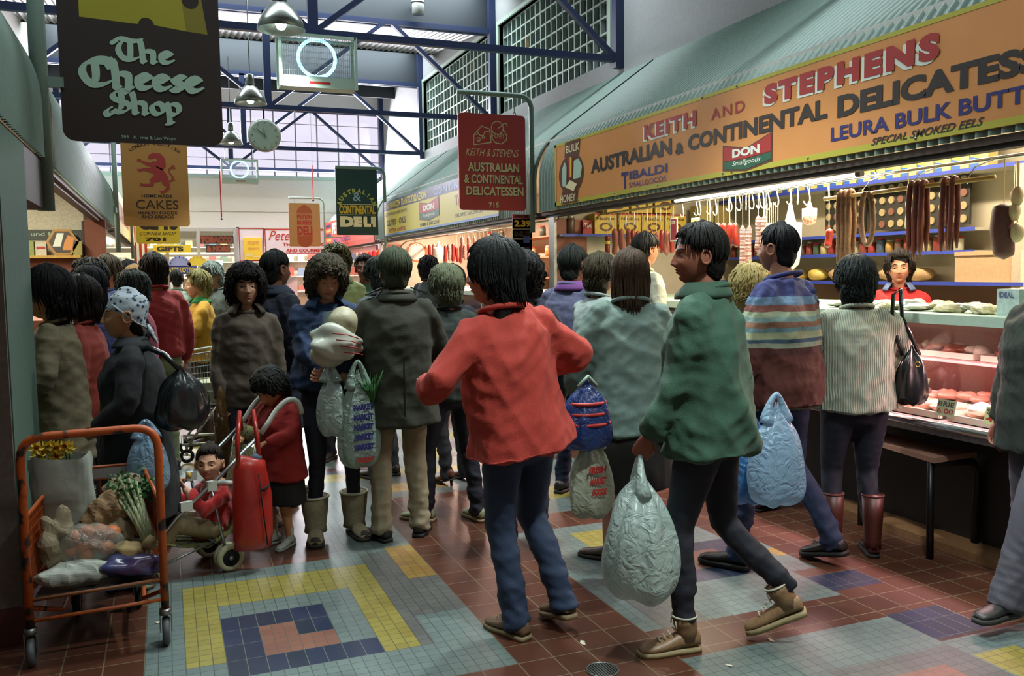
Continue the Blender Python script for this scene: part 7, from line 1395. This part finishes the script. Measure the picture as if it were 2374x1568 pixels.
for k in range(1, 9): mb.tube([(-.165 + .33 * k / 9, D, .31), (-.165 + .33 * k / 9, D, .66)], .003, 4)
mb.build('far_mesh', ogp, TL); MB().box(-.15, .15, D - .004, D + .004, .605, .655).build('plate', m_mul, TL)
def castor(x, y, r, dark):
    MB().cyl((x, y, .16), (x, y, .135), .024, 14).build('castor_swivel', m_st, TL, True); MB().torus((x, y + .01, r), r - .016, .016, 26, 10, 'X').build('castor_tyre', dark, TL, True); MB().cyl((x - .012, y + .01, r), (x + .012, y + .01, r), r - .02, 20).build('castor_disc', mat('worn_disc', '#5a5d5c', .5, .3), TL, True)
    for e in (-1, 1): MB().bar((x + e * .022, y, .14), (x + e * .022, y + .01, r), .005, .03).build('castor_fork', m_st, TL)
grt = mat('grey_tyre', '#4c5054', .6, bump=.2); castor(-w_, 0, .062, grt); castor(w_, 0, .062, grt); castor(-.13, D - .12, .062, m_blk); castor(.13, D - .12, .062, m_blk)
def item(name, label, cat, px, v, Y, r, m, seed, amp=.2, rz=0, sub=None):
    p = ony(px, v, Y); mb = MB(); lump(mb, (0, 0, 0), r, seed, 30, 20, amp); crumple(mb, .007 if 'paper' in name else .004, 45, seed); o = mb.build(name, m, None, 'paper' not in name); o.location = p; o.rotation_euler = (0, 0, rz); return tag(o, label, cat)
pap = mat('white_paper', '#a5aca0', .8, bump=.9, scale=11, var=.1); kraft = mat('kraft_paper', '#8f7350', .8, bump=1, scale=10, var=.12); krf2 = mat('grey_kraft', '#84785e', .8, bump=1, scale=12, var=.14)
def paperbag(label, u, v, Y, w_, d, h, m, sd, tilt=(0, 0), opn=True):
    p = ony(u, v, Y); r = random.Random(sd); t = thing('paper_bag', label, 'bag', p); n = 32; vs = []; pr = [(0, .86), (.1, .95), (.35, 1), (.65, .98), (.9, 1.0), (1, .97)]; ph = [r.random() * 6 for _ in range(4)]
    for (q, a) in pr:
        for j in range(n): an = 2 * PI * j / n; wr = 1 + .05 * math.sin(an * 5 + ph[0] + q * 4) + .035 * math.sin(an * 9 + ph[1] + q * 8); vs.append((w_ / 2 * a * wr * math.copysign(abs(math.cos(an)) ** .55, math.cos(an)) + tilt[0] * q * h, d / 2 * a * wr * math.copysign(abs(math.sin(an)) ** .55, math.sin(an)) + tilt[1] * q * h, q * h + .012 * math.sin(an * 3 + ph[2]) * q))
    k = len(pr); link('paper', vs, [(i * n + j, i * n + (j + 1) % n, (i + 1) * n + (j + 1) % n, (i + 1) * n + j) for i in range(k - 1) for j in range(n)] + [tuple(range(n - 1, -1, -1))], [m], t, True, fix=False); return t
pb = paperbag('tall white paper bag with daffodils poking out of the top, in the trolley', 160, 1235, 4.16, .24, .14, .34, pap, 3, (-.06, .05))
t = thing('daffodil_bunch', 'bunch of yellow daffodils in the white paper bag', 'flowers', ony(128, 1060, 4.16)); yp = mat('petal_yellow', '#c9b02a', .6, var=.1); oc = mat('corona_orange', '#d0862a', .6)
for k in range(9):
    c = Vector((-.06 + .035 * (k % 4) + R.uniform(-.01, .01), R.uniform(-.03, .03), R.uniform(-.01, .05))); mb = MB(); ax = Vector((R.uniform(-.5, .5), -.9, R.uniform(-.1, .6))).normalized(); q = ax.to_track_quat('Z', 'Y')
    for a in range(6):
        an = 2 * PI * a / 6; e = [q @ Vector((x * math.cos(an) - y * math.sin(an), x * math.sin(an) + y * math.cos(an), z)) + c for x, y, z in ((0, 0, 0), (.018, .011, .006), (.036, 0, .0), (.018, -.011, .006))]; mb.add(e, [(0, 1, 2, 3)])
    fl = mb.build('petals', yp, t, fix=False); mb = MB(); mb.tube([c, c + q @ Vector((0, 0, .022))], [.006, .012], 10, cap=False); mb.build('corona', oc, t, True, fix=False); mb = MB(); mb.tube([c, c + Vector((0, .02, -.09))], .003, 5); mb.build('stem', lf, t, True)
item('paper_bag', 'crumpled brown paper bag standing at the left of the trolley', 'bag', 130, 1255, 3.98, (.065, .06, .115), krf2, 31, .32); item('paper_bag', 'folded brown paper bag in the middle of the trolley', 'bag', 240, 1195, 4.12, (.10, .06, .085), kraft, 32, .26, .1)
item('paper_bag', 'small brown bag at the back of the trolley near the plate', 'bag', 285, 1128, 4.30, (.09, .05, .05), krf2, 33, .25); item('paper_bag', 'pale crumpled bag under the celery leaves', 'bag', 282, 1235, 4.10, (.06, .05, .07), krf2, 34, .3)
item('paper_parcel', 'white paper parcel lying flat at the front of the trolley', 'parcel', 170, 1330, 3.92, (.155, .07, .05), pap, 35, .14, .05); item('vegetable_bag', 'dark blue plastic bag of vegetables at the front right of the trolley', 'bag', 305, 1312, 3.92, (.115, .07, .055), mat('dark_blue_plastic', '#2c3a66', .25, bump=1, scale=9, var=.25, col2='#4a2f4a', coat=.5), 36, .2)
item('bread_roll', 'pale loaf wrapped in paper beside the celery root', 'bread', 300, 1275, 3.99, (.075, .06, .04), mat('loaf', '#b39a66', .7, bump=.4), 37, .15)
t0 = ony(215, 1262, 3.99)
for k, (dx, dz) in enumerate(((-.075, .04), (-.02, .05), (.03, .045), (-.09, -.015), (-.045, -.01), (.0, .0), (.05, -.02), (-.03, -.045), (.075, .035))):
    mb = MB(); mb.ball((0, 0, 0), (.034, .034, .032), 20, 14); o = mb.build('orange', mat('orange_peel', '#c0672a', .5, bump=.5, scale=160, var=.08), None, True); o.location = t0 + Vector((dx, .01 * (k % 3), dz)); tag(o, 'loose orange lying just outside the bag' if k == 8 else 'orange in the clear plastic bag in the trolley', 'orange', None if k == 8 else 'oranges in the bag')
item('clear_bag', 'clear plastic bag around the oranges in the trolley', 'bag', 210, 1262, 3.99, (.125, .075, .09), p_clear, 38, .12)
t = thing('celery_bunch', 'bunch of celery lying with its root towards the camera in the trolley', 'celery', ony(352, 1262, 3.95)); cel = mat('celery_stalk', '#9fa87c', .45, bump=.5, scale=60, kind='rib', var=.1)
MB().lathe([(.005, -.012), (.026, -.01), (.032, .01), (.03, .03)], n=18, M=Matrix.Rotation(-.9, 4, 'Y') @ Matrix.Rotation(-.4, 4, 'X')).build('root', mat('celery_root', '#a58e62', .7, bump=.4), t, True)
tip = ony(295, 1135, 4.16) - t.location
for k in range(9):
    a = 2 * PI * k / 9; o_ = Vector((.018 * math.cos(a), .0, .018 * math.sin(a))); e = tip + Vector((.05 * math.cos(a), R.uniform(-.03, .03), .05 * math.sin(a))); MB().tube([o_, tip * .4 + o_ * 1.2, e], [.013, .011, .005], 8).build('stalk', cel, t, True)
    mb = MB()
    for q in range(34):
        c = tip * R.uniform(.75, 1.15) + Vector((R.uniform(-.07, .10), R.uniform(-.05, .05), R.uniform(-.06, .06))); n_ = Vector((R.gauss(0, 1), R.gauss(0, 1) - 1, R.gauss(0, 1))).normalized(); u_ = n_.orthogonal().normalized() * .011; v_ = n_.cross(u_.normalized()) * .008; mb.add([c + u_, c + v_, c + u_ * .3 + n_ * .005, c - u_, c - v_], [(0, 1, 3, 4)])
    mb.build('leaves', lf, t, fix=False)
# ---------------------------------------------------------------- chrome supermarket trolley behind
ct = thing('supermarket_trolley', 'chrome wire supermarket trolley beside the mustard cardigan', 'trolley', (.42, 7.78, 0)); wi = mat('chrome_wire', '#a7aba6', .3, .7, var=0)
mb = MB()
for y in (-.23, .23):
    mb.tube([(-.42, y, .88), (.36, y, .98)], .008, 6); mb.tube([(-.36, y, .5), (.28, y, .46)], .006, 6)
    for k in range(0, 27): a = k / 26; mb.tube([(-.42 + .78 * a, y, .88 + .10 * a), (-.36 + .64 * a, y, .5 - .04 * a)], .0024, 4)
    for q in (.25, .5, .75): mb.tube([(-.42 + .06 * q, y, .88 - .38 * q), (.36 - .08 * q, y, .98 - .52 * q)], .004, 5)
for k in range(0, 13): y = -.23 + .46 * k / 12; mb.tube([(-.42, y, .88), (-.36, y, .5), (.28, y, .46), (.36, y, .98)], .0024, 4)
mb.tube([(-.42, -.23, .88), (-.42, .23, .88)], .008, 6); mb.tube([(.36, -.23, .98), (.36, .23, .98)], .008, 6)
mb.build('wire_basket', wi, ct); mb = MB()
for y in (-.22, .22): mb.tube([(-.35, y, .16), (.42, y, .14)], .011, 8); mb.tube([(-.3, y, .16), (-.05, y, .5)], .010, 8); mb.tube([(.3, y, .15), (.36, y, .98)], .010, 8)
mb.tube([(-.35, -.22, .16), (-.35, .22, .16)], .011, 8); mb.tube([(.42, -.22, .14), (.42, .22, .14)], .011, 8); mb.build('chassis', wi, ct, True)
MB().tube([(.40, -.24, 1.02), (.40, .24, 1.02)], .014, 8).build('push_handle', m_blk, ct, True)
for x in (-.32, .38):
    for y in (-.2, .2): MB().torus((x, y, .06), .045, .014, 18, 8, 'Y').build('wheel', m_blk, ct, True); MB().bar((x, y, .15), (x, y, .06), .02, .012).build('fork', wi, ct)
MB().box(-.25, .2, -.21, .21, .5, .66).build('contents', mat('pale_contents', '#9aa082', .8, bump=.5, scale=10), ct)
for s_ in list(bpy.data.scenes):
    if s_.name == 'tmp': bpy.data.scenes.remove(s_)
